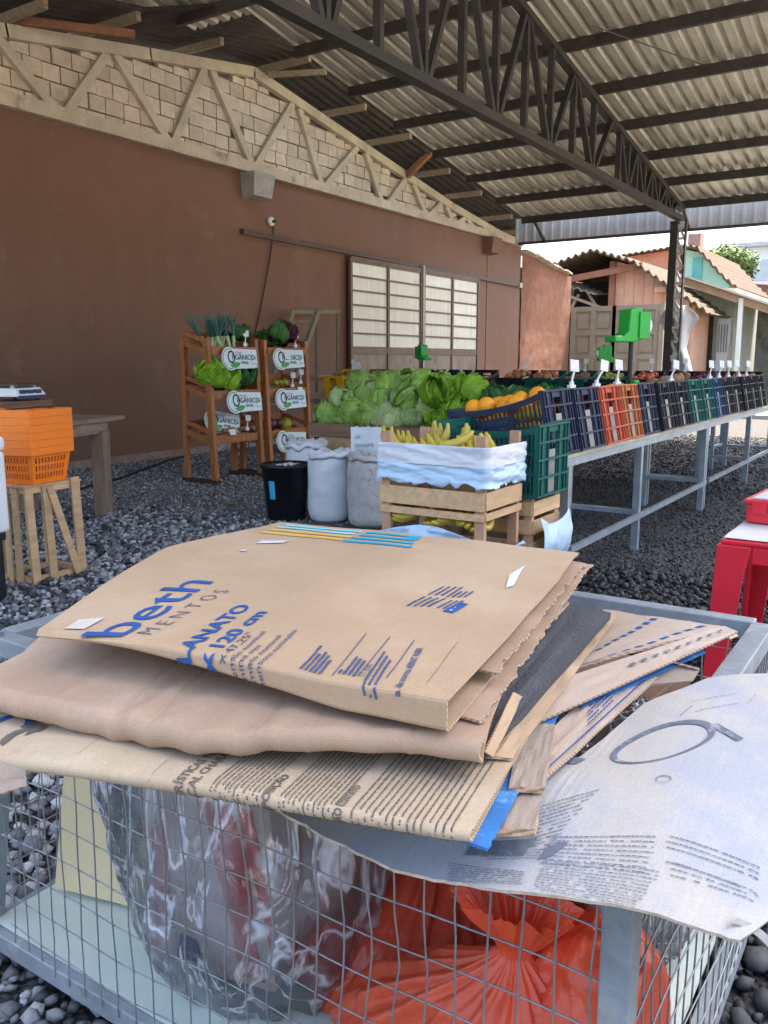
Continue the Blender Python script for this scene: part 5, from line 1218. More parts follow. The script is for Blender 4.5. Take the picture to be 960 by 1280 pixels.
# foam box on a dark bin
M_FOAM = mat('dirty_white_foam', (0.70, 0.71, 0.71), 0.85, .06, 8, .25, 50, spots=(0.52, 0.50, 0.47), spot_scale=6, spot_cut=.6)
fp = onZ(14, 664, .42)
fb = thing('foam_box', 'dirty white foam box standing on a dark bin beside the baskets', 'box', (fp.x, fp.y, .42), R(8))
MB().box(-.50, 0, .0, .36, 0, .47).build('body', M_FOAM, fb, bevel=.02); MB().box(-.51, .006, -.006, .366, .475, .56).build('lid', M_FOAM, fb, bevel=.025)
bn = thing('dark_bin', 'dark plastic bin under the white foam box', 'bin', (fp.x, fp.y, 0), R(8))
MB().box(-.48, -.03, .03, .33, 0, .40).build('body', M_BLACKP, bn, bevel=.02); MB().box(-.49, -.02, .02, .34, .37, .418).build('rim', M_BLACKP, bn, bevel=.005)
# black pipe across the grit
ck = [onZ(x, y, .02) for x, y in ((100, 612), (118, 605), (150, 598), (190, 583), (215, 574), (240, 568))]
tag(MB().tube(ck, .014, 6).build('hose', M_BLACKP), 'thin black hose lying on the grit along the wall', 'hose')

# ------------------------------------------------------------------ red plastic table with red case
M_REDP = mat('red_plastic', (0.62, 0.018, 0.035), 0.35, .08, 6, .05, 50, spec=.5)
rt_ = thing('plastic_table', 'red plastic table with paper on its top', 'table', (4.1, .4, 0))
rx0, rx1, ry1, ry0, rz = 3.66, 4.50, .735, -.12, .67
MB().box(rx0 + .01, rx1 - .01, ry0 + .01, ry1 - .01, rz - .02, rz).build('table_top', M_REDP, rt_, world=True, bevel=.006)
for (cx, cy, sx, sy) in ((rx0, ry1, 1, -1), (rx1, ry1, 1 * -1, -1), (rx0, ry0, 1, 1), (rx1, ry0, -1, 1)):
    b = MB(); fl = -.02                     # angled leg, flaring out at the foot
    for (za, wa, oa) in ((rz - .021, .135, 0), (rz - .15, .115, -.004), (0, .085, fl)):
        b.v += [(cx + sx * oa, cy + sy * oa, za), (cx + sx * (oa + wa), cy + sy * oa, za), (cx + sx * (oa + wa), cy + sy * (oa + .022), za), (cx + sx * (oa + .022), cy + sy * (oa + .022), za), (cx + sx * (oa + .022), cy + sy * (oa + wa), za), (cx + sx * oa, cy + sy * (oa + wa), za)]
    for lv in range(2):
        for k in range(6): k2 = (k + 1) % 6; b.f.append((lv * 6 + k, lv * 6 + k2, lv * 6 + 6 + k2, lv * 6 + 6 + k)); b.mi.append(0)
    b.f += [(0, 1, 2, 3, 4, 5), (17, 16, 15, 14, 13, 12)]; b.mi += [0, 0]
    b.build('leg', M_REDP, rt_, world=True, normals=True, bevel=.004)
for (a, b_, c, d) in ((rx0 + .012, rx0 + .03, ry0 + .14, ry1 - .14), (rx1 - .03, rx1 - .012, ry0 + .14, ry1 - .14), (rx0 + .14, rx1 - .14, ry1 - .03, ry1 - .012), (rx0 + .14, rx1 - .14, ry0 + .012, ry0 + .03)): MB().box(a, b_, c, d, rz - .09, rz - .021).build('apron', M_REDP, rt_, world=True)
def papf(u, v): return (lerp(rx0 + .03, rx1 - .05, u), lerp(ry1 - .02, ry0 + .1, v), rz + .004 + .004 * nz(u * 4, v * 4) + .003)
tag(MB().slab(papf, 12, 12, -.002).build('table_paper', mat('grey_white_paper', (0.62, 0.63, 0.66), .6, .05, 5, .1, 10)), 'greyish white paper covering the red table top', 'paper')
rc = thing('red_case', 'red plastic case with pale lid on the red table', 'case', (onZ(930, 657, rz).x + .02, onZ(930, 657, rz).y, rz + .012), R(-4))
MB().box(0, .40, -.32, 0, 0, .085).build('body', M_REDP, rc, bevel=.008); MB().box(-.012, .412, -.332, .012, .087, .107).build('lid_rim', M_REDP, rc, bevel=.006); MB().box(.02, .38, -.30, -.02, .108, .113).build('lid', mat('pale_lid', (0.50, 0.55, 0.60), .4, .1, 5), rc)
MB().box(-.02, -.001, -.09, -.03, .05, .095).build('latch', M_REDP, rc); MB().box(-.012, .0, -.24, -.2, .0, .08).build('latch', M_REDP, rc)
# ------------------------------------------------------------------ wire cage
M_CAGE = mat('blue_grey_galvanised_frame', (0.25, 0.285, 0.315), 0.55, .25, 8, .15, 40, metal=.25, spots=(0.40, 0.40, 0.385), spot_scale=9, spot_cut=.56)
M_WIRE = mat('grey_wire', (0.30, 0.33, 0.34), 0.42, .2, 10, metal=.5)
GX0, GX1, GY0, GY1, GZ0, GZ1 = 1.0, 1.98, .285, 1.76, .06, .83
cg = thing('wire_cage', 'galvanised wire mesh cage trolley holding bags and flattened cardboard', 'cage', (1.5, 1.0, 0))
def gb(a, b, w, h, nm='frame_bar', up=(0, 0, 1)): return MB().bar(a, b, w, h, up=up).build(nm, M_CAGE, cg, world=True, bevel=.003)
GYT = 1.63                      # the left side leans inwards at the top
for x in (GX0, GX1):
    gb((x, GY0 + .02, GZ1 - .02), (x, GYT - .02, GZ1 - .02), .042, .042); gb((x, GY0 + .02, GZ0 + .02), (x, GY1 - .02, GZ0 + .02), .045, .045)
for yt, yb in ((GY0, GY0), (GYT, GY1)):
    gb((GX0 + .0215, yt, GZ1 - .0185), (GX1 - .0215, yt, GZ1 - .0185), .045, .045); gb((GX0 + .023, yb, GZ0 + .02), (GX1 - .023, yb, GZ0 + .02), .042, .042)
    for x in (GX0, GX1): gb((x, yb, GZ0 + .044), (x, yt, GZ1 - .044), .042, .042, 'corner_post', up=(1, 0, 0))
for x in (GX0 + .1, GX1 - .1):
    for y in (GY0 + .1, GY1 - .1): MB().lathe([(.001, -.012), (.028, -.012), (.028, .012), (.001, .012)], n=14).xf(Matrix.Translation((x, y, .029)) @ Matrix.Rotation(R(90), 4, 'X')).build('wheel', M_BLACKP, cg, world=True)
def mesh_panel(nm, o, ax, n1, n2, seed, lean=0.0):
    """welded mesh: o origin, ax unit direction along the panel, spacing .05 x .075, wires slightly bent"""
    b = MB(); o = Vector(o); ax = Vector(ax); nrm = ax.cross(Vector((0, 0, 1)))
    Ln = n1; H0, H1 = GZ0 + .03, GZ1 - .03
    def pt(s, z):
        return o + ax * (s + .010 * nz(s * 3, z * 5, seed) + .006 * nz(s * 9, z * 11, seed)) + Vector((0, 0, z + .012 * nz(s * 4, z * 3, seed + 9))) + nrm * (.018 * nz(s * 2.2, z * 2.6, seed + 4) + lean * (z - GZ0) / (GZ1 - GZ0))
    s = .03
    while s < Ln - .01:
        b.tube([pt(s, lerp(H0, H1, k / 16)) for k in range(17)], .0017, 5, caps=False); s += .051
    z = H0 + .05
    while z < H1:
        n = int(Ln / .03); b.tube([pt(Ln * k / n, z) + nrm * .003 for k in range(n + 1)], .0017, 5, caps=False); z += .076
    return b.build(nm, M_WIRE, cg, world=True, smooth=True)
mesh_panel('front_mesh', (GX0 - .022, GY0 + .0, 0), (0, 1, 0), GYT + .03 - GY0, 0, 1)
mesh_panel('far_mesh', (GX1 + .022, GY0, 0), (0, 1, 0), GYT + .03 - GY0, 0, 2)
mesh_panel('side_mesh', (GX0, GY0 - .022, 0), (1, 0, 0), GX1 - GX0, 0, 3)
mesh_panel('side_mesh', (GX0, GY1 + .022, 0), (1, 0, 0), GX1 - GX0, 0, 4, GY1 - GYT)
MB().box(GX0 + .0, GX1 - .02, GY0 + .03, GY1 - .02, GZ0 + .045, GZ0 + .057).build('floor_board', mat('pale_green_board', (0.50, 0.58, 0.53), .55, .08, 3, spots=(0.38, 0.44, 0.42), spot_scale=3), cg, world=True)

# ------------------------------------------------------------------ cardboard
def card_mat(name, c, c2, wash=None, washcut=.5):
    m = mat(name, c, 0.82, .10, 3.0, 0.10, 14, spec=.25, spots=wash, spot_scale=2.6, spot_cut=washcut)
    nt = m.node_tree; N = lambda t: nt.nodes.new('ShaderNode' + t); L = nt.links.new; b = nt.nodes['Principled BSDF']
    tc = N('TexCoord'); mp = N('Mapping'); mp.inputs['Scale'].default_value = (4, 150, 4); L(tc.outputs['Object'], mp.inputs[0])
    n = N('TexNoise'); n.inputs['Scale'].default_value = 1.0; n.inputs['Detail'].default_value = 3; L(mp.outputs[0], n.inputs['Vector'])
    src = b.inputs['Base Color'].links[0].from_socket
    mx = N('MixRGB'); mx.blend_type = 'MULTIPLY'; mx.inputs[0].default_value = .10; r = N('ValToRGB'); r.color_ramp.elements[0].position = .3; r.color_ramp.elements[0].color = (.55, .55, .55, 1); r.color_ramp.elements[1].position = .7
    L(n.outputs['Fac'], r.inputs[0]); L(src, mx.inputs[1]); L(r.outputs[0], mx.inputs[2])
    # fibre speckle
    n2 = N('TexNoise'); n2.inputs['Scale'].default_value = 420; n2.inputs['Detail'].default_value = 2; L(tc.outputs['Object'], n2.inputs['Vector'])
    m2 = N('MixRGB'); m2.blend_type = 'OVERLAY'; m2.inputs[0].default_value = .22; L(mx.outputs[0], m2.inputs[1]); L(n2.outputs['Fac'], m2.inputs[2]); L(m2.outputs[0], b.inputs['Base Color'])
    return m
M_CB = card_mat('kraft_cardboard', (0.40, 0.285, 0.18), None, (0.435, 0.325, 0.22))
M_CB2 = card_mat('plain_kraft_cardboard', (0.375, 0.265, 0.185), None, (0.43, 0.32, 0.24))
M_CB3 = card_mat('pale_kraft_cardboard', (0.43, 0.34, 0.235), None, (0.48, 0.40, 0.29))
M_CBG = card_mat('grey_damp_cardboard', (0.29, 0.235, 0.19), None, (0.22, 0.19, 0.165))
M_WEA = card_mat('weathered_white_cardboard', (0.385, 0.365, 0.335), None, (0.31, 0.33, 0.365), .48)
M_FLUTE = None
def flute_mat():
    m = bpy.data.materials.new('fluted_edge'); m.use_nodes = True; nt = m.node_tree; b = nt.nodes['Principled BSDF']; N = lambda t: nt.nodes.new('ShaderNode' + t); L = nt.links.new
    tc = N('TexCoord'); w = N('TexWave'); w.inputs['Scale'].default_value = 75; w.inputs['Distortion'].default_value = 1.5; w.bands_direction = 'DIAGONAL'; L(tc.outputs['Object'], w.inputs['Vector'])
    r = N('ValToRGB'); r.color_ramp.elements[0].position = .35; r.color_ramp.elements[0].color = (.24, .165, .105, 1); r.color_ramp.elements[1].position = .6; r.color_ramp.elements[1].color = (.46, .33, .22, 1)
    L(w.outputs['Fac'], r.inputs[0]); L(r.outputs[0], b.inputs['Base Color']); b.inputs['Roughness'].default_value = .9; return m
M_FLUTE = flute_mat()
M_BLUEINK = mat('blue_print', (0.014, 0.075, 0.26), .75, .12, 30, spots=(0.06, 0.13, 0.30), spot_scale=40, spot_cut=.62); M_DKINK = mat('dark_blue_print', (0.055, 0.075, 0.16), .8, .15, 30); M_BLKINK = mat('black_print', (0.12, 0.10, 0.085), .8, .3, 30)
M_CYAN = mat('pale_cyan_print', (0.20, 0.58, 0.68), .75, .06, 20); M_TEAL = mat('teal_print', (0.012, 0.28, 0.44), .75, .08, 20); M_MUST = mat('mustard_print', (0.58, 0.36, 0.09), .75, .08, 20); M_TAPE = mat('white_tape', (0.66, 0.67, 0.70), .35, .06, 20)
M_GREYINK = mat('faded_grey_print', (0.10, 0.12, 0.155), .85, .25, 30, spots=(0.26, 0.27, 0.29), spot_scale=60, spot_cut=.54)

class Print:
    """flat print in sheet plan coordinates, draped on a sheet by its surface function"""
    def __init__(s, fn, off=.0012): s.fn = fn; s.off = off; s.g = {}
    def put(s, key, vs, fs):
        s.g.setdefault(key, MB()).add([s.fn(x, y, s.off) for x, y in vs], fs)
    def quad(s, key, pts, n=6, m=4):
        (a, b, c, d) = [Vector(p) for p in pts]; vs = []; fs = []
        for i in range(n + 1):
            for j in range(m + 1): p = a.lerp(b, i / n).lerp(d.lerp(c, i / n), j / m); vs.append((p.x, p.y))
        for i in range(n):
            for j in range(m): q = i * (m + 1) + j; fs.append((q, q + m + 1, q + m + 2, q + 1))
        s.put(key, vs, fs)
    def one(s, key, pts, parent, name, n=4, m=4):
        q = Print(s.fn, s.off); q.quad(key, pts, n, m); q.g[key].build(name, key, parent, world=True)
    def bar(s, key, p, d, ln, th):
        """line of print from p along angle d"""
        c, si = math.cos(d), math.sin(d); q = (p[0] + c * ln, p[1] + si * ln); o = (-si * th, c * th)
        s.quad(key, (p, q, (q[0] + o[0], q[1] + o[1]), (p[0] + o[0], p[1] + o[1])), max(2, int(ln / .012)), 1)
    def words(s, key, p, d, ln, th, wmin=.008, wmax=.024, gap=.005):
        t = 0
        while t < ln:
            w = min(random.uniform(wmin, wmax), ln - t)
            if w > .003: s.bar(key, (p[0] + math.cos(d) * t, p[1] + math.sin(d) * t), d, w, th * random.uniform(.8, 1.1))
            t += w + gap
    def text(s, key, body, p, d, size, bold=0.0, spacing=1.0, sx=1.0, shear=0.0, fit=None):
        vs, fs = text_mesh(body, size, bold, spacing)
        w = max(v[0] for v in vs)
        if fit: sx = fit / w
        # split long faces so that the print bends with the sheet
        me = bpy.data.meshes.new('t'); me.from_pydata([(v[0] * sx, v[1], 0) for v in vs], [], fs); bm = bmesh.new(); bm.from_mesh(me)
        for _ in range(4):
            ed = [e for e in bm.edges if e.calc_length() > .006]
            if not ed: break
            bmesh.ops.subdivide_edges(bm, edges=ed, cuts=1, use_grid_fill=False)
        bmesh.ops.triangulate(bm, faces=bm.faces)
        vs = [tuple(v.co) for v in bm.verts]; bm.verts.index_update(); fs = [tuple(v.index for v in f.verts) for f in bm.faces]; bm.free(); bpy.data.meshes.remove(me)
        c, si = math.cos(d), math.sin(d)
        s.put(key, [(p[0] + c * v[0] - si * (v[1]) + shear * v[1], p[1] + si * v[0] + c * v[1]) for v in vs], fs)
    def done(s, parent, names):
        for k, b in s.g.items(): tag(b.build(names.get(k.name, 'lettering'), k, parent, world=True), kind='stuff')

class Fold:
    """flattened carton: top sheet, rounded front fold, sheet below. plan x runs away from the camera, y to the left"""
    def __init__(s, yl, yr, xf, xb, zt, hgt): s.yl, s.yr, s.xf, s.xb, s.zt, s.h = yl, yr, xf, xb, zt, hgt
    rad = None                    # corner radius of the fold; None = half round
    def at(s, x, y, off=0.0):
        h = s.h(y); r = min(h / 2, s.rad) if s.rad else h / 2; fl = h - 2 * r; xs = s.xf(y) + r; q = math.pi * r / 2
        if x >= xs: return (x, y, s.zt(x, y) + off)
        d = xs - x; z0 = s.zt(xs, y)
        if d < q: t = d / r; return (xs - (r + off) * math.sin(t), y, z0 - r + (r + off) * math.cos(t))
        if d < q + fl: return (xs - r - off, y, z0 - r - (d - q))
        if d < 2 * q + fl: t = (d - q - fl) / r; return (xs - (r + off) * math.cos(t), y, z0 - r - fl - (r + off) * math.sin(t))
        return (xs + (d - 2 * q - fl), y, z0 - h - off)
    def arcl(s, y):
        h = s.h(y); r = min(h / 2, s.rad) if s.rad else h / 2; return math.pi * r + h - 2 * r, r
    def slab(s, nu, nv, th, under=.25, edge=None, x_end=None):
        b = MB()
        def f(u, v):
            # v: 0 = far end of top sheet, 1 = end of the under sheet
            y0 = lerp(s.yl(s.xf(.8) + .1), s.yr(s.xf(.8) + .1), u); arc, r = s.arcl(y0); xs = s.xf(y0) + r
            far_x = s.xb(y0); total = (far_x - xs) + arc + under
            q = v; k1, k2 = .58, .80
            if q < k1: x = lerp(far_x, xs, (q / k1) ** .8)
            elif q < k2: x = xs - arc * (q - k1) / (k2 - k1)
            else: x = xs - arc - under * (q - k2) / (1 - k2)
            xe = x if x > xs else (xs + (max(0, xs - x - arc)))
            y = lerp(s.yl(xe), s.yr(xe), u)
            return s.at(x, y)
        b.slab(f, nu, nv, -th, 0, 1); return b
def line(p): return lambda x: pl(p, x)
def ez(a, b): return lambda y: a

# --- A: top carton with the blue print
A = Fold(line([(.742, 1.118), (1.127, 1.295), (1.2, 1.33), (1.56, 1.345)]), line([(.84, .46), (1.45, .562), (1.66, .61)]),
         lambda y: .742 + (1.118 - y) * .15, lambda y: 1.565 + (1.34 - y) * .13,
         lambda x, y: 1.005 + .012 * smoothstep(.5, .9, y) * math.sin((x - .75) * 3.2) + .006 * nz(x * 3, y * 3) + .0025 * nz(x * 11, y * 9) - .006 * smoothstep(.95, 1.12, y) * smoothstep(1.0, .75, x),
         lambda y: pl([(.44, .044), (.6, .040), (.7, .030), (.85, .020), (1.0, .010), (1.3, .008)], y))
A.rad = .007
ca = thing('cardboard_box', 'flattened kraft carton with blue tile print topmost on the pile', 'cardboard', (1.2, .9, .96), group='flattened cartons piled on the cage')
A.slab(60, 60, .004, .5).build('sleeve', [M_CB, M_FLUTE], ca, world=True, smooth=False)
# inner layers showing at the open right end
for k, (dz, dy, x0, x1, cv) in enumerate(((-.016, .022, 1.0, 1.68, .0), (-.026, .034, .90, 1.70, .004), (-.036, .020, .88, 1.68, .004))):
    b = MB(); b.slab(lambda u, v: (lerp(x0, x1, u), lerp(pl([(.84, .46), (1.66, .61)], lerp(x0, x1, u)) - dy * .75 - .008 * nz(u * 22, k * 3.) - .006 * nz(u * 60, k), 1.0, v), 1.0 + dz - cv * math.sin(u * 3.14) + (.004 - .02 * (1 - u)) * (1 - v) * (k != 0) + .004 * nz(u * 5, v * 3, k)), 90, 8, .0035, 0, 1)
    b.build('inner_flap', [M_CB2, M_FLUTE], ca, world=True)
PA = Print(A.at, .0015)
d18 = R(18.0)
PA.text(M_BLUEINK, 'beth', (.768, .957), d18, .103, .0004, 1.0, fit=.30)
PA.text(M_DKINK, 'M E N T O S', (.800, .930), R(14), .038, -.0006, 1.0, fit=.235)
PA.text(M_BLUEINK, 'CELANATO', (.705, .807), d18, .036, .0009, 1.0, fit=.292)
PA.text(M_BLUEINK, '60 x 120 cm', (.700, .766), d18, .031, .0008, 1.0, fit=.285)
PA.text(M_DKINK, '23,75" x 47,25"', (.700, .7455), d18, .018, 0, 1.0, fit=.20)
for k, tx in enumerate(('Dimensão nominal', 'Nominal size', 'Formato nominal', 'Dimensions nominales')): PA.text(M_DKINK, tx, (.735 + .005 * k, .7415 - .0130 * k), d18, .0128, 0, fit=(.175, .125, .165, .19)[k])
for (p, q) in (((.83, .622), (.981, .672)), ((.845, .592), (.99, .637)), ((.857, .556), (1.001, .602)), ((.868, .505), (1.03, .548))):
    PA.bar(M_DKINK, p, math.atan2(q[1] - p[1], q[0] - p[0]), math.dist(p, q), .0016 if p[0] < .86 else .0007)
for k in range(5): PA.words(M_DKINK, (.825, .668 - k * .0075), R(19), (.085, .06, .07, .062, .05)[k], .0042, .02, .05, .003)
for k in range(4): PA.words(M_DKINK, (.842, .618 - k * .0075), R(19), (.012, .062, .058, .055)[k], .0042, .02, .05, .003)
PA.text(M_DKINK, '11 mm', (.845, .583), R(19), .016)
for k in range(3): PA.words(M_DKINK, (.815, .566 - k * .008), R(20), .13 - k * .012, .0036, .02, .05, .003)
PA.text(M_DKINK, 'a da norma ABNT NBR', (.828, .520), R(20), .013, .0003, fit=.16)
for k in range(4): PA.words(M_DKINK, (1.127 + k * .006, .691 - k * .0095), R(3), .062, .0042, .03, .06, .002)
for k in range(4): PA.words(M_DKINK, (1.205 + k * .006, .697 - k * .0095), R(5), .062, .0042, .03, .06, .002)
for k in range(3): PA.words(M_DKINK, (1.150 + k * .005, .648 - k * .008), R(4), .055, .004, .03, .06, .002)
for k in range(4): PA.words(M_DKINK, (1.215 + k * .006, .668 - k * .008), R(3), .038, .004, .03, .06, .002)
PA.quad(M_BLUEINK, ((1.143, .618), (1.205, .623), (1.203, .640), (1.141, .636)), 6, 2)
for i in range(3): PA.bar(M_TAPE, (1.152 + i * .017, .6265), R(4), .008, .004)
# colour bars
for k in range(2): PA.one(M_CYAN, ((1.515 + k * .032, 1.302 - k * .0), (1.533 + k * .032, 1.305), (1.548 + k * .032, 1.09), (1.532 + k * .032, 1.085)), ca, 'colour_bar', 3, 12)
for k in range(2): PA.one(M_MUST, ((1.44 + k * .034, 1.285), (1.462 + k * .034, 1.29), (1.482 + k * .034, 1.075), (1.462 + k * .034, 1.068)), ca, 'colour_bar', 3, 12)
for k in range(4): PA.one(M_TEAL, ((1.455 + k * .036, 1.062 + .004 * k), (1.474 + k * .036, 1.066 + .004 * k), (1.494 + k * .036, .905 + k * .018), (1.478 + k * .036, .90 + k * .018)), ca, 'colour_bar', 3, 10)
PA.one(M_TEAL, ((1.563, .965), (1.60, .98), (1.612, .955), (1.565, .935)), ca, 'colour_bar', 3, 3)
PA.done(ca, {})
tp_ = Print(A.at, .0022)
M_TAPE2 = mat('dull_clear_tape', (0.60, 0.55, 0.50), .3, .1, 20)
for pts, m_ in ((((1.335, 1.205), (1.365, 1.21), (1.40, 1.165), (1.372, 1.158)), M_TAPE), (((1.255, 1.178), (1.272, 1.182), (1.28, 1.172), (1.262, 1.168)), M_TAPE), (((1.325, .612), (1.345, .606), (1.49, .648), (1.40, .640)), M_TAPE), (((.765, 1.078), (.805, 1.095), (.83, 1.065), (.775, 1.045)), M_TAPE2)): tp_.one(m_, pts, ca, 'tape')

# --- B: plain carton with dark foam inside
def zB(x, y): return .950 + .008 * nz(x * 2.2, y * 2.5, 4) - .018 * smoothstep(.87, .70, x) * smoothstep(.55, .72, y) - .004 * smoothstep(.8, 1.15, y) + .0035 * nz(x * 4, y * 26, 2) + .002 * math.sin((y - .66) * 95) * smoothstep(.95, .8, x) * smoothstep(.62, .72, y) * smoothstep(.98, .9, y) - sum(dp * math.exp(-((y - yk - (x - .8) * .25) / .0035) ** 2) for yk, dp in ((.50, .0015), (.63, .001), (.70, .001), (.86, .0022), (.925, .002), (1.05, .001))) * smoothstep(1.05, .85, x)
B = Fold(line([(.60, 1.12), (.66, 1.15), (.71, 1.175), (.884, 1.268), (1.3, 1.46)]), line([(.84, .412), (.929, .445), (1.151, .511), (1.424, .549), (1.5, .56)]),
         lambda y: pl([(.40, .862), (.5, .838), (.6, .79), (.762, .715), (.9, .70), (1.1, .67), (1.3, .65)], y), lambda y: 1.5,
         zB, lambda y: pl([(.42, .030), (.6, .034), (.75, .036), (.9, .046), (1.1, .040), (1.4, .04)], y))
cbx = thing('cardboard_box', 'plain brown puffy carton with dark foam inside, second on the pile', 'cardboard', (1.2, .9, .9), group='flattened cartons piled on the cage')
B.slab(220, 64, .0045, .7).build('sleeve', [M_CB2, M_FLUTE], cbx, world=True, smooth=False)
def quadf(pts, amp=0.0, sd=0, fr=4):
    a, b, c, d = [Vector(p) for p in pts]
    return lambda u, v: tuple(a.lerp(b, u).lerp(d.lerp(c, u), v) + Vector((0, 0, amp * nz(u * fr, v * fr, sd))))
M_FOAMD = mat('dark_grey_foam', (0.052, 0.056, 0.066), .75, .15, 20, .3, 160)
fz = lambda x, y, z: tuple(onZ(x, y, z))
MB().slab(quadf((fz(612, 936, .912), fz(764, 766, .935), fz(700, 752, .945), fz(560, 925, .925)), .003, 1), 24, 8, .014).build('foam_liner', M_FOAMD, cbx, world=True)
MB().slab(quadf((fz(640, 948, .897), fz(772, 768, .912), fz(690, 752, .925), fz(560, 936, .91)), .004, 3, 9), 60, 8, .004, 0, 1).build('under_flap', [M_CB, M_FLUTE], cbx, world=True)
MB().slab(quadf((fz(604, 940, .915), fz(640, 866, .948), fz(652, 872, .940), fz(614, 946, .900)), .002, 5), 12, 6, .003, 0, 1).build('end_tab', [M_CB, M_FLUTE], cbx, world=True)

# --- C: printed carton with blue lining
def zC(x, y): return .890 + .003 * nz(x * 3, y * 3, 8) - .010 * smoothstep(.9, 1.1, y) - .012 * smoothstep(.72, .62, x)
Cc = Fold(line([(.55, 1.25), (1.3, 1.5)]), line([(.72, .375), (.771, .389), (1.13, .454), (1.4, .50)]),
          lambda y: pl([(.37, .775), (.42, .757), (.67, .697), (.85, .655), (1.035, .612), (1.3, .56)], y), lambda y: 1.35, zC, lambda y: pl([(.38, .016), (.6, .020), (1.1, .022)], y))
cc = thing('cardboard_box', 'flattened pale carton with rows of fine print under the plain one', 'cardboard', (1.1, .9, .86), group='flattened cartons piled on the cage')
Cc.slab(70, 46, .004, .5).build('sleeve', [M_CB3, M_FLUTE], cc, world=True)
M_BLUECB = mat('blue_lining_card', (0.03, 0.15, 0.40), .75, .2, 12, .1, 60, spots=(0.16, 0.36, 0.60), spot_scale=16, spot_cut=.58)
MB().slab(lambda u, v: (lerp(.775, 1.25, u), lerp(pl([(.74, .366), (.79, .374), (1.13, .436), (1.3, .47)], lerp(.775, 1.25, u)) + .0018 * nz(u * 40, 2) + .0007 * math.sin(u * 190), .60, v), .874 + .004 * u + .002 * nz(u * 9, v)), 150, 4, .004).build('blue_lining', M_BLUECB, cc, world=True)
PC = Print(Cc.at, .0015); dC = R(10)
PC.text(M_BLKINK, 'CARACTERÍSTICAS TÉCNICAS • COMPOSIÇÃO', (.600, .730), dC, .0175, .0003, fit=.33)
PC.text(M_BLKINK, 'TECHNICAL CHARACTERISTICS', (.610, .713), dC, .0165, .0003, fit=.24)
y_ = .700; n_l = 0
while y_ > .40:
    n_l += 1
    blk = (n_l // 1) % 100
    if n_l in (13, 26): 
        PC.text(M_BLKINK, 'COMPOSIÇÃO' if n_l == 13 else 'ATENÇÃO CONTATO', (.640 + (.70 - y_) * .28, y_ - .006), dC, .0135, .0004, fit=.10); y_ -= .016; continue
    st0 = Cc.xf(y_) - .03 + random.uniform(0, .004); ln = .26 if n_l < 13 else .24
    if n_l == 12: ln = .07
    PC.words(M_BLKINK, (st0, y_), dC, ln, .0020 if n_l < 26 else .0023, .008, .03, .0018); y_ -= .0062 if n_l < 26 else .0082
for (p, q) in (((.66, .925), (.78, .935)), ((.655, .79), (.80, .815))): PC.bar(M_GREYINK, p, math.atan2(q[1] - p[1], q[0] - p[0]), math.dist(p, q), .0006)
PC.text(M_BLKINK, 'en', (.638, 1.035), R(4), .075, .004, fit=.085)
rg = []; rf_ = []
for k in range(21):
    a = lerp(R(-60), R(200), k / 20); rg += [(.672 + .036 * math.cos(a), 1.095 + .034 * math.sin(a)), (.672 + .024 * math.cos(a), 1.095 + .022 * math.sin(a))]
for k in range(20): rf_.append((2 * k, 2 * k + 1, 2 * k + 3, 2 * k + 2))
PC.put(M_BLUEINK, rg, rf_)
PC.done(cc, {})

# --- G: torn flap beyond the left end
gp = thing('cardboard_scrap', 'torn grey brown cardboard flap sticking out under the printed carton', 'cardboard', tuple(onZ(10, 970, .85)))
MB().slab(lambda u, v: tuple(Vector(onZ(-60, 935, .862)).lerp(Vector(onZ(lerp(44, 30, v) - 5 * math.sin(v * 3), 953, .862)), u).lerp(Vector(onZ(-60, 1015, .84)).lerp(Vector(onZ(34 - 4 * nz(v * 7, 1), 985, .845)), u), v) + Vector((0, 0, .004 * math.sin(v * 9)))), 14, 14, .0045, 0, 1).build('flap', [M_CBG, M_FLUTE], gp, world=True)

# --- D: big weathered sheet draped over the corner of the cage
Dout = [(400, 1040, .862), (490, 1085, .815), (640, 1116, .79), (780, 1136, .785), (925, 1151, .79), (965, 1115, .80)]
DX0 = [(-.12, 1.04), (.05, 1.0), (.108, .983), (.127, .915), (.133, .905), (.244, .862), (.36, .82), (.50, .785), (.62, .80), (.8, .83)]
def zD(x, y):
    t = x - pl(DX0, y)
    return .853 - .053 * smoothstep(.22, .0, t) ** 1.2 - .045 * smoothstep(.26, .02, y) * smoothstep(1.3, 1.0, x) - .10 * smoothstep(.1, -.2, y) + .006 * nz(x * 3, y * 3.5, 11) + .003 * nz(x * 9, y * 9, 3) + .02 * math.exp(-((y - .30) / .12) ** 2) * smoothstep(1.0, 1.3, x)
def D_at(x, y, off=0.0): return (x, y, zD(x, y) + off)
wd = thing('cardboard_sheet', 'large weathered whitish cardboard sheet draped over the cage corner', 'cardboard', (1.1, .3, .84))
def Df(u, v):
    y = lerp(.78, -.12, v); x0 = pl(DX0, y) + .003 * nz(y * 30, 2) + .0025 * nz(y * 90, 5)
    x1 = pl([(-.12, 1.62), (.21, 1.545), (.29, 1.44), (.35, 1.28), (.38, 1.08), (.5, 1.02), (.8, 1.0)], y) + .004 * nz(y * 26, 4)
    x = lerp(x0, x1, u); return D_at(x, y)
MB().slab(Df, 60, 90, -.004, 0, 1).build('sheet', [M_WEA, mat('weathered_edge', (0.42, 0.36, 0.28), .9, .3, 60)], wd, world=True, smooth=False)
PD = Print(D_at, .0019)
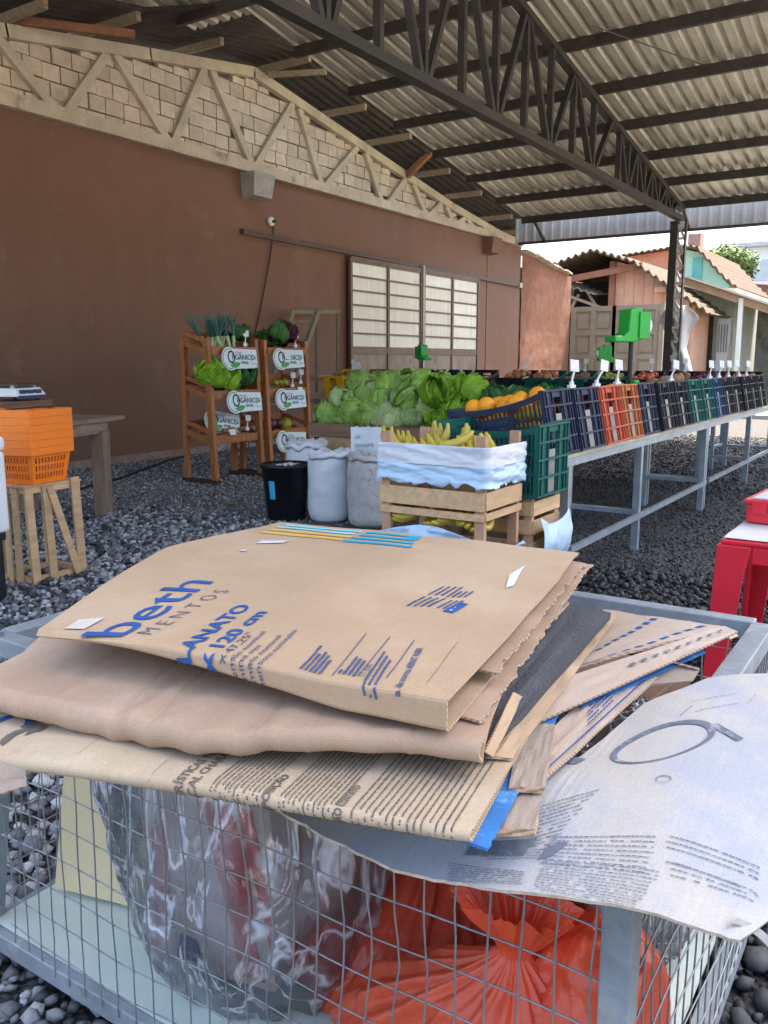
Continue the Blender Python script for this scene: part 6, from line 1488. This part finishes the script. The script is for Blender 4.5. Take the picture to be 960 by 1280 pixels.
def oval(cx, cy, rx, ry, rot, th, key, a0=0, a1=6.2832):
    v = []; K = 44
    for k in range(K + 1):
        a = lerp(a0, a1, k / K); w = th * (1.0 + .6 * math.sin(a * 1.0 + .6))
        for q in (1, 1 - w): x = rx * q * math.cos(a); y = ry * q * math.sin(a); v.append((cx + x * math.cos(rot) - y * math.sin(rot), cy + x * math.sin(rot) + y * math.cos(rot)))
    PD.put(key, v, [(2 * k, 2 * k + 1, 2 * k + 3, 2 * k + 2) for k in range(K)])
oval(1.175, .288, .098, .036, R(-28), .14, M_GREYINK); oval(1.075, .262, .012, .008, R(-28), .12, M_GREYINK); oval(1.03, .385, .05, .03, R(-30), .3, M_GREYINK, .3, 2.6)
PD.bar(M_GREYINK, (1.255, .243), R(-115), .045, .016)
def pxy(x, y, z=.85): p = onZ(x, y, z); return (p.x, p.y)
def dline(a, b, th, key=M_GREYINK, z=.82, w=(.002, .007)):
    p, q = pxy(*a, z), pxy(*b, z); PD.words(key, p, math.atan2(q[1] - p[1], q[0] - p[0]), math.dist(p, q), th * .55, *w, .0012)
for k in (0, .5, 1, 1.5, 2, 2.5, 3, 3.5, 4, 4.5, 5): dline((675 - k * 4, 1012 + k * 6), (748 - k * 10, 1002 + k * 7), .0022, z=.835)
for k in (0, .5, 1, 1.5, 2, 2.5, 3, 3.5): dline((600, 1062 + k * 5), (678, 1068 + k * 5), .002, z=.80)
for k in (0, .5, 1, 1.5, 2, 2.5, 3, 3.5): dline((682 - k * 2, 1068 + k * 6), (822 - k * 4, 1070 + k * 8 + 6), .0024, z=.80)
for k in [q * .6 for q in range(12)]: dline((678 - k * 2, 1092 + k * 4.3), (826 - k * 5, 1108 + k * 5.2), .0022, z=.795)
for k in (0, .45, .9, 2.0): dline((832, 1070 + k * 10), (950, 1086 + k * 9), .0026, z=.805)
for k in range(3): dline((838, 1090 + k * 5), (930 + 8 * k, 1102 + k * 4), .0024, z=.805)
for k in (0, .6, 1.2, 1.8, 2.4, 3.0, 3.6, 4.2): dline((560, 1080 + k * 4.5), (655, 1097 + k * 3), .0022, z=.80)
PD.one(M_GREYINK, (pxy(590, 1037, .83), pxy(672, 1040, .83), pxy(655, 1052, .83), pxy(582, 1046, .83)), wd, 'print_block', 5, 3)
PD.one(M_GREYINK, (pxy(688, 1035, .84), pxy(712, 1036, .84), pxy(690, 1046, .84), pxy(672, 1048, .84)), wd, 'print_block', 4, 2)
PD.bar(M_GREYINK, pxy(560, 1108, .80), R(0), .001, .001)
for (a, b) in (((850, 905), (865, 893)), ((868, 900), (925, 885)), ((865, 888), (920, 874)), ((935, 884), (945, 872))): dline(a, b, .002, z=.86)
PD.done(wd, {})
st_ = MB().slab(lambda u, v: tuple(Vector(onZ(918, 1150, .79)).lerp(Vector(onZ(975, 1195, .72)), u) + Vector((.012 * (v - .5), -.006 * (v - .5), .008 * math.sin(u * 3)))), 12, 3, .003).build('torn_strip', M_WEA, wd, world=True)

# --- folded cartons poking out to the right of the pile
M_DASH = M_BLUEINK
ce = thing('cardboard_box', 'opened carton with rows of blue dashes beside the dark foam', 'cardboard', (1.5, .45, .86), group='flattened cartons piled on the cage')
def quadw(corners, nu, nv, th, m, name, parent, amp=.003, sd=0, edge=M_FLUTE):
    o = MB().slab(quadf(corners, amp, sd, 5), nu, nv, th, 0, 1).build(name, [m, edge], parent, world=True); return quadf(corners, amp, sd, 5)
M_CBP = card_mat('greyish_pink_cardboard', (0.40, 0.315, 0.25), None, (0.45, 0.37, 0.31))
f1 = quadw((fz(600, 900, .88), fz(755, 764, .885), fz(908, 786, .90), fz(690, 842, .885)), 20, 14, .004, M_CBP, 'upper_panel', ce)
f2 = quadw((fz(674, 902, .883), fz(922, 789, .905), fz(905, 782, .905), fz(640, 868, .90)), 40, 5, .004, M_CBP, 'folded_lip', ce, .002, 3)
def dashes(fn, u0, u1, v, n, w, h, parent, m=M_DASH, off=.004):
    b = MB()
    for k in range(n):
        u = lerp(u0, u1, k / max(1, n - 1)); pts = [fn(u, v), fn(u + w, v), fn(u + w, v + h), fn(u, v + h)]; b.add([(p[0], p[1], p[2] + off) for p in pts], [(0, 1, 2, 3)])
    b.build('dash_print', m, parent, world=True)
dashes(f1, .12, .92, .84, 11, .045, .045, ce, off=.005); dashes(f1, .50, .93, .45, 8, .034, .05, ce, off=.005)
dashes(f2, .45, .92, .45, 9, .028, .12, ce, M_GREYINK, .004)
quadw((fz(728, 884, .872), fz(882, 815, .882), fz(878, 812, .884), fz(722, 880, .874)), 20, 2, .003, M_BLUECB, 'blue_edge', ce, 0, 0, M_BLUECB)
quadw((fz(735, 806, .872), fz(800, 796, .872), fz(790, 806, .868), fz(730, 822, .868)), 6, 3, .003, M_BLUECB, 'blue_panel', ce, 0, 0, M_BLUECB)
cf = thing('cardboard_box', 'carton with small blue lettering wedged between pile and weathered sheet', 'cardboard', (1.2, .42, .85), group='flattened cartons piled on the cage')
f3 = quadw((fz(668, 985, .868), fz(822, 846, .872), fz(770, 832, .872), fz(640, 960, .87)), 24, 8, .004, M_CBP, 'panel', cf)
b = MB(); 
for k in range(5):
    u0 = lerp(.45, .55, k / 4); 
    for q in range(9): 
        if random.random() < .85: pts = [f3(u0 + q * .026, .30 + k * .085), f3(u0 + q * .026 + .018, .30 + k * .085), f3(u0 + q * .026 + .018, .34 + k * .085), f3(u0 + q * .026, .34 + k * .085)]; b.add([(p[0], p[1], p[2] + .003) for p in pts], [(0, 1, 2, 3)])
pts = [f3(.05, .12), f3(.95, .12), f3(.95, .16), f3(.05, .16)]; b.add([(p[0], p[1], p[2] + .003) for p in pts], [(0, 1, 2, 3)])
b.build('lettering', M_BLUEINK, cf, world=True)
ci = thing('cardboard_box', 'stiff brown carton end sticking out under the blue lining', 'cardboard', (.95, .40, .85), group='flattened cartons piled on the cage')
quadw((fz(604, 1036, .866), fz(668, 1036, .862), fz(692, 930, .872), fz(630, 930, .874)), 10, 10, .01, M_CBG, 'lower_panel', ci)
quadw((fz(636, 984, .880), fz(682, 984, .878), fz(694, 905, .884), fz(650, 905, .886)), 10, 10, .008, M_CBG, 'upper_panel', ci, .003, 4)
cj = thing('cardboard_scrap', 'curled torn brown cardboard scrap near the cage corner', 'cardboard', tuple(onZ(830, 850, .84)))
def curl(u, v):
    t = u * 2.2; base = Vector(onZ(lerp(808, 880, v), lerp(858, 856, v), .865)); return tuple(base + Vector((.09 * math.sin(t) * (1 - .4 * v), .02 * v, .018 * (1 - math.cos(t)) * (1 - .6 * v))))
MB().slab(curl, 16, 12, .003, 0, 1).build('scrap', [M_CBG, M_FLUTE], cj, world=True)
MB().slab(quadf((fz(905, 782, .905), fz(922, 795, .885), fz(912, 800, .885), fz(898, 784, .90)), .002, 1), 6, 3, .002).build('torn_corner', M_CBP, ce, world=True)

# ------------------------------------------------------------------ things inside the cage
def clear_film(name, tint=(0.80, 0.84, 0.90), alpha=.15, dens=4.5):
    m = bpy.data.materials.new(name); m.use_nodes = True; nt = m.node_tree; N = lambda t: nt.nodes.new('ShaderNode' + t); L = nt.links.new
    nt.nodes.remove(nt.nodes['Principled BSDF']); out = nt.nodes['Material Output']
    tr = N('BsdfTransparent'); tr.inputs[0].default_value = (.93, .95, .97, 1); gl = N('BsdfGlossy'); gl.inputs['Roughness'].default_value = .06; gl.inputs[0].default_value = (.9, .95, 1, 1); df = N('BsdfDiffuse'); df.inputs[0].default_value = (*tint, 1)
    tc = N('TexCoord'); n = N('TexNoise'); n.inputs['Scale'].default_value = dens; n.inputs['Detail'].default_value = 7; n.inputs['Distortion'].default_value = 1.2; mp = N('Mapping'); mp.inputs['Scale'].default_value = (1, 1, .38); mp.inputs['Rotation'].default_value = (.3, .2, 0); L(tc.outputs['Object'], mp.inputs[0]); L(mp.outputs[0], n.inputs['Vector'])
    r = N('ValToRGB'); r.color_ramp.elements[0].position = .42; r.color_ramp.elements[0].color = (alpha * .45,) * 3 + (1,); r.color_ramp.elements[1].position = .72; r.color_ramp.elements[1].color = (min(1, alpha * 2.0),) * 3 + (1,); L(n.outputs['Fac'], r.inputs[0])
    rg_ = N('TexNoise'); rg_.inputs['Scale'].default_value = dens * 1.7; rg_.inputs['Detail'].default_value = 3; rg_.inputs['Distortion'].default_value = 1.4; L(mp.outputs[0], rg_.inputs['Vector'])
    r2 = N('ValToRGB'); r2.color_ramp.elements[0].position = .455; r2.color_ramp.elements[0].color = (0, 0, 0, 1); r2.color_ramp.elements[1].position = .545; r2.color_ramp.elements[1].color = (0, 0, 0, 1); k_ = r2.color_ramp.elements.new(.5); k_.color = (.55, .55, .55, 1); L(rg_.outputs['Fac'], r2.inputs[0])
    ad_ = N('MixRGB'); ad_.blend_type = 'ADD'; ad_.inputs[0].default_value = 1; ad_.use_clamp = True; L(r.outputs[0], ad_.inputs[1]); L(r2.outputs[0], ad_.inputs[2])
    m1 = N('MixShader'); L(ad_.outputs[0], m1.inputs[0]); L(tr.outputs[0], m1.inputs[1]); L(df.outputs[0], m1.inputs[2])
    fr = N('Fresnel'); fr.inputs[0].default_value = 1.9; ml = N('Math'); ml.operation = 'MULTIPLY'; ml.inputs[1].default_value = .9; L(fr.outputs[0], ml.inputs[0])
    m2 = N('MixShader'); L(ml.outputs[0], m2.inputs[0]); L(m1.outputs[0], m2.inputs[1]); L(gl.outputs[0], m2.inputs[2])
    bp = N('Bump'); bp.inputs['Strength'].default_value = 1.0; bp.inputs['Distance'].default_value = .05; L(rg_.outputs['Fac'], bp.inputs['Height']); L(bp.outputs[0], gl.inputs['Normal']); L(bp.outputs[0], fr.inputs['Normal']); L(bp.outputs[0], df.inputs['Normal'])
    L(m2.outputs[0], out.inputs[0]); return m
M_CLEAR = clear_film('crumpled_clear_film')
def ridged(p, s, seed): 
    return 1 - abs(MN.noise(Vector((p[0] * s + seed, p[1] * s, p[2] * s)))) * 2
FZ = GZ0 + .058
def carton(label, c, size, rz, m, prints=(), name='carton', tilt=0):
    t = thing(name, label, 'carton', (c[0], c[1], c[2]), rz, None); sx, sy, sz = size
    if tilt: t.rotation_euler = (0, tilt, rz)
    MB().box(-sx / 2, sx / 2, -sy / 2, sy / 2, 0, sz).build('body', m, t, bevel=.003)
    for (face, y0, y1, z0, z1, mm) in prints:
        if face == 'x': MB().add([(-sx / 2 - .002, y1, z0), (-sx / 2 - .002, y0, z0), (-sx / 2 - .002, y0, z1), (-sx / 2 - .002, y1, z1)], [(0, 1, 2, 3)]).build('print', mm, t)
        else: MB().add([(y0, -sy / 2 - .002, z0), (y1, -sy / 2 - .002, z0), (y1, -sy / 2 - .002, z1), (y0, -sy / 2 - .002, z1)], [(0, 1, 2, 3)]).build('print', mm, t)
    return t
M_REDPR = mat('red_print', (0.52, 0.06, 0.045), .6, .12, 10); M_PALEBOX = mat('pale_carton', (0.55, 0.44, 0.38), .7, .12, 6); M_BRBOX = mat('brown_carton', (0.30, 0.19, 0.115), .75, .15, 5, .1, 20); M_NAVYPR = mat('navy_print', (0.03, 0.045, 0.16), .6, .12, 10)
# pale yellow board standing in the cage
yb = MB().slab(quadf(((1.13, 1.70, FZ + .02), (1.22, 1.40, FZ + .005), (1.30, 1.60, .79), (1.26, 1.72, .80)), .004, 2), 6, 10, .012).build('pale_board', mat('pale_yellow_board', (0.62, 0.52, 0.31), .7, .06, 3)); tag(yb, 'pale yellow board leaning upright inside the cage', 'board')
c1 = carton('pale carton with red bars inside the clear bag', (1.22, 1.18, FZ + .03), (.22, .30, .40), R(12), M_PALEBOX, ())
def facepoly(t, pts, x, mm): MB().add([(x, -a_, b_) for a_, b_ in pts], [tuple(range(len(pts)))]).build('print', mm, t)
facepoly(c1, ((.0, .39), (.06, .39), (.10, .28), (.11, .10), (.13, .02), (.07, .02), (.05, .15), (.02, .26)), -.1125, M_REDPR)
facepoly(c1, ((.075, .39), (.11, .39), (.145, .22), (.145, .08), (.125, .18)), -.1125, M_REDPR)
facepoly(c1, ((-.13, .30), (-.10, .33), (-.09, .20), (-.105, .06), (-.13, .03)), -.1125, M_REDPR)
facepoly(c1, ((-.08, .02), (-.02, .02), (-.03, .07), (-.07, .08)), -.1125, M_NAVYPR)
for i, (bz, by) in enumerate(((.22, .055),)):
    flat_text('land', .045, Matrix.Translation((-.113, .085, .12)) @ M_YX @ Matrix.Rotation(R(90), 4, 'Z'), M_NAVYPR, c1, 'lettering')
c2 = carton('brown carton tilted inside the clear bag', (1.35, 1.02, FZ + .16), (.26, .26, .40), R(-18), M_BRBOX, name='carton', tilt=R(12))
c3 = carton('carton with navy and red bars deep in the cage', (1.52, .98, FZ + .02), (.24, .34, .52), R(8), M_BRBOX, ())
facepoly(c3, ((-.15, .51), (-.05, .51), (-.02, .25), (-.06, .02), (-.12, .02)), -.1225, M_REDPR); facepoly(c3, ((-.02, .51), (.05, .51), (.09, .2), (.06, .02), (-.01, .02), (.02, .25)), -.1225, M_NAVYPR); facepoly(c3, ((.08, .51), (.15, .51), (.155, .2), (.12, .28)), -.1225, M_REDPR)
c4 = carton('grey carton leaning beside the pale yellow board', (1.45, 1.40, FZ), (.25, .3, .55), R(5), mat('grey_carton', (0.30, 0.28, 0.27), .7, .15, 5), (('x', -.06, .04, .40, .53, mat('pink_red_print', (0.62, 0.05, 0.12), .6)),))
c5 = carton('dark carton behind the red bags', (1.72, .62, FZ), (.3, .4, .62), R(-6), mat('dark_brown_carton', (0.16, 0.10, 0.075), .75, .2, 5))
c6 = carton('grey green board box in the cage corner', (1.62, .42, FZ), (.4, .12, .5), R(2), mat('grey_green_board', (0.24, 0.28, 0.26), .7, .12, 5))
def blob_bag(name, label, c, rad, m, seed, top=1.0, ridge=.06, cat='bag', n1=96, n2=72, squash=None, folds=9):
    """crumpled film bag: ellipsoid with ridged creases, flattened on its base"""
    b = MB()
    for i in range(n2 + 1):
        th = math.pi * i / n2
        for j in range(n1):
            a = 2 * math.pi * j / n1; d = Vector((math.sin(th) * math.cos(a), math.sin(th) * math.sin(a), math.cos(th)))
            k = 1 + ridge * (ridged(d, 2.6, seed) + .6 * ridged(d, 6.0, seed + 4) + .35 * ridged(d, 14, seed + 9)) + .12 * nz(d.x * 1.6 + seed, d.y * 1.6, d.z * 1.6)
            k *= 1 + .03 * math.sin(a * folds + 3 * nz(d.x * 2, d.y * 2, d.z * 2 + seed)) * math.sin(th)
            p = Vector((d.x * rad[0] * k, d.y * rad[1] * k, d.z * rad[2] * k * (top if d.z > 0 else 1)))
            p.z = max(p.z, -rad[2] * .8 + .01 * nz(p.x * 9, p.y * 9, seed)); q = Vector(c) + p
            q.x = min(max(q.x, GX0 + .006 + .008 * abs(nz(p.y * 12, p.z * 12, seed))), GX1 - .03); q.y = max(q.y, GY0 + .008); q.z = min(q.z, .80)
            b.v.append(tuple(q))
    for i in range(n2):
        for j in range(n1):
            j2 = (j + 1) % n1; b.f.append((i * n1 + j, (i + 1) * n1 + j, (i + 1) * n1 + j2, i * n1 + j2)); b.mi.append(0)
    o = b.build(name, m, smooth=True); return tag(o, label, cat)
blob_bag('clear_plastic_bag', 'big crumpled clear plastic bag with cartons inside the cage', (1.24, 1.16, .45), (.26, .30, .42), M_CLEAR, 3, ridge=.05)
blob_bag('clear_plastic_bag', 'smaller clear film bag beside the pale yellow board', (1.30, 1.42, .58), (.18, .16, .26), clear_film('crumpled_clear_film_b', (.78, .82, .9), .12, 5), 12, ridge=.06)
# red bags
def red_film(name, c, tr):
    m = mat(name, c, .3, .16, 5, .5, 16, spec=.6, coat=.2); nt = m.node_tree; b = nt.nodes['Principled BSDF']; out = nt.nodes['Material Output']
    tl = nt.nodes.new('ShaderNodeBsdfTranslucent'); mx = nt.nodes.new('ShaderNodeMixShader'); mx.inputs[0].default_value = tr
    nt.links.new(b.inputs['Base Color'].links[0].from_socket, tl.inputs[0]); nt.links.new(b.outputs[0], mx.inputs[1]); nt.links.new(tl.outputs[0], mx.inputs[2]); nt.links.new(mx.outputs[0], out.inputs[0]); return m
M_RBAG = red_film('red_bag_film', (0.90, 0.14, 0.06), .35); M_RBAG2 = red_film('deep_red_bag_film', (0.78, 0.10, 0.045), .3)
def knotted_bag(label, c, neck, rb, m, seed, tail=.12):
    """sack-like bag drawn together to a knot: pleats radiate from the neck"""
    b = MB(); n1, n2 = 150, 70; c = Vector(c); nk = Vector(neck)
    for i in range(n2 + 1):
        v = i / n2
        for j in range(n1):
            a = 2 * math.pi * j / n1
            pr = pl([(0, 1.0), (.28, 1.06), (.5, .86), (.68, .52), (.80, .22), (.86, .085), (.90, .10), (1.0, .34)], v)
            zz = pl([(0, 0), (.10, .02), (.28, .22), (.5, .50), (.68, .74), (.80, .90), (.86, .985), (.90, 1.03), (1.0, 1.03 + tail * 1.4)], v)
            if v < .1: pr *= .55 + 4.5 * v
            pleat = (.5 + .5 * math.sin(a * 17 + 5 * nz(math.cos(a) * 1.5, math.sin(a) * 1.5, seed + v))) ** 2 * .7 + .5 * ridged((math.cos(a) * 2.3, math.sin(a) * 2.3, v * 1.2), 1.9, seed) + .28 * ridged((math.cos(a) * 3, math.sin(a) * 3, v * 4), 2.2, seed + 5)
            amp = pl([(0, .05), (.3, .07), (.6, .17), (.85, .28), (1, .35)], v)
            r = pr * (1 + amp * (pleat - .55)) * (1 + .10 * nz(math.cos(a) * 1.3 + seed, math.sin(a) * 1.3, v * 2))
            ctr = Vector((c.x, c.y, c.z)).lerp(Vector((nk.x, nk.y, c.z)), smoothstep(.2, .85, v)); hgt = nk.z - c.z
            q = Vector((ctr.x + r * rb[0] * math.cos(a), ctr.y + r * rb[1] * math.sin(a), c.z + zz * hgt))
            q.x = max(q.x, GX0 + .004 + .006 * abs(nz(q.y * 14, q.z * 14, seed))); q.y = max(q.y, GY0 + .01); q.z = min(q.z, .835 - .03 * (j % 3 == 0))
            b.v.append(tuple(q))
    for i in range(n2):
        for j in range(n1):
            j2 = (j + 1) % n1; b.f.append((i * n1 + j, i * n1 + j2, (i + 1) * n1 + j2, (i + 1) * n1 + j)); b.mi.append(0)
    o = b.build('red_plastic_bag', m, smooth=True); return tag(o, label, 'bag', 'red rubbish bags in the cage')
knotted_bag('bright red plastic bag tied with pleats fanning from its neck', (1.19, .56, FZ), (1.115, .484, .485), (.19, .27), M_RBAG, 2, .16)
knotted_bag('deep red plastic bag slumped beside the bright red one', (1.42, .88, FZ), (1.48, .84, .40), (.22, .22), M_RBAG2, 7, .04)
blob_bag('red_plastic_bag', 'low swollen red bag in the cage corner by the post', (1.20, .38, .25), (.17, .15, .26), M_RBAG, 21, ridge=.05)
blob_bag('clear_plastic_bag', 'clear film bundle behind the red bag by the corner post', (1.45, .46, .52), (.20, .17, .26), clear_film('crumpled_clear_film_c', (.7, .72, .78), .10, 6), 17, ridge=.08)
# dark scribble mark printed on the bright red bag

# ------------------------------------------------------------------ survey units -> metres
for o in list(SC.objects):
    if o.parent is None and o.type in {'MESH', 'EMPTY'}:
        o.location = o.location * SCALE
        o.scale = o.scale * SCALE
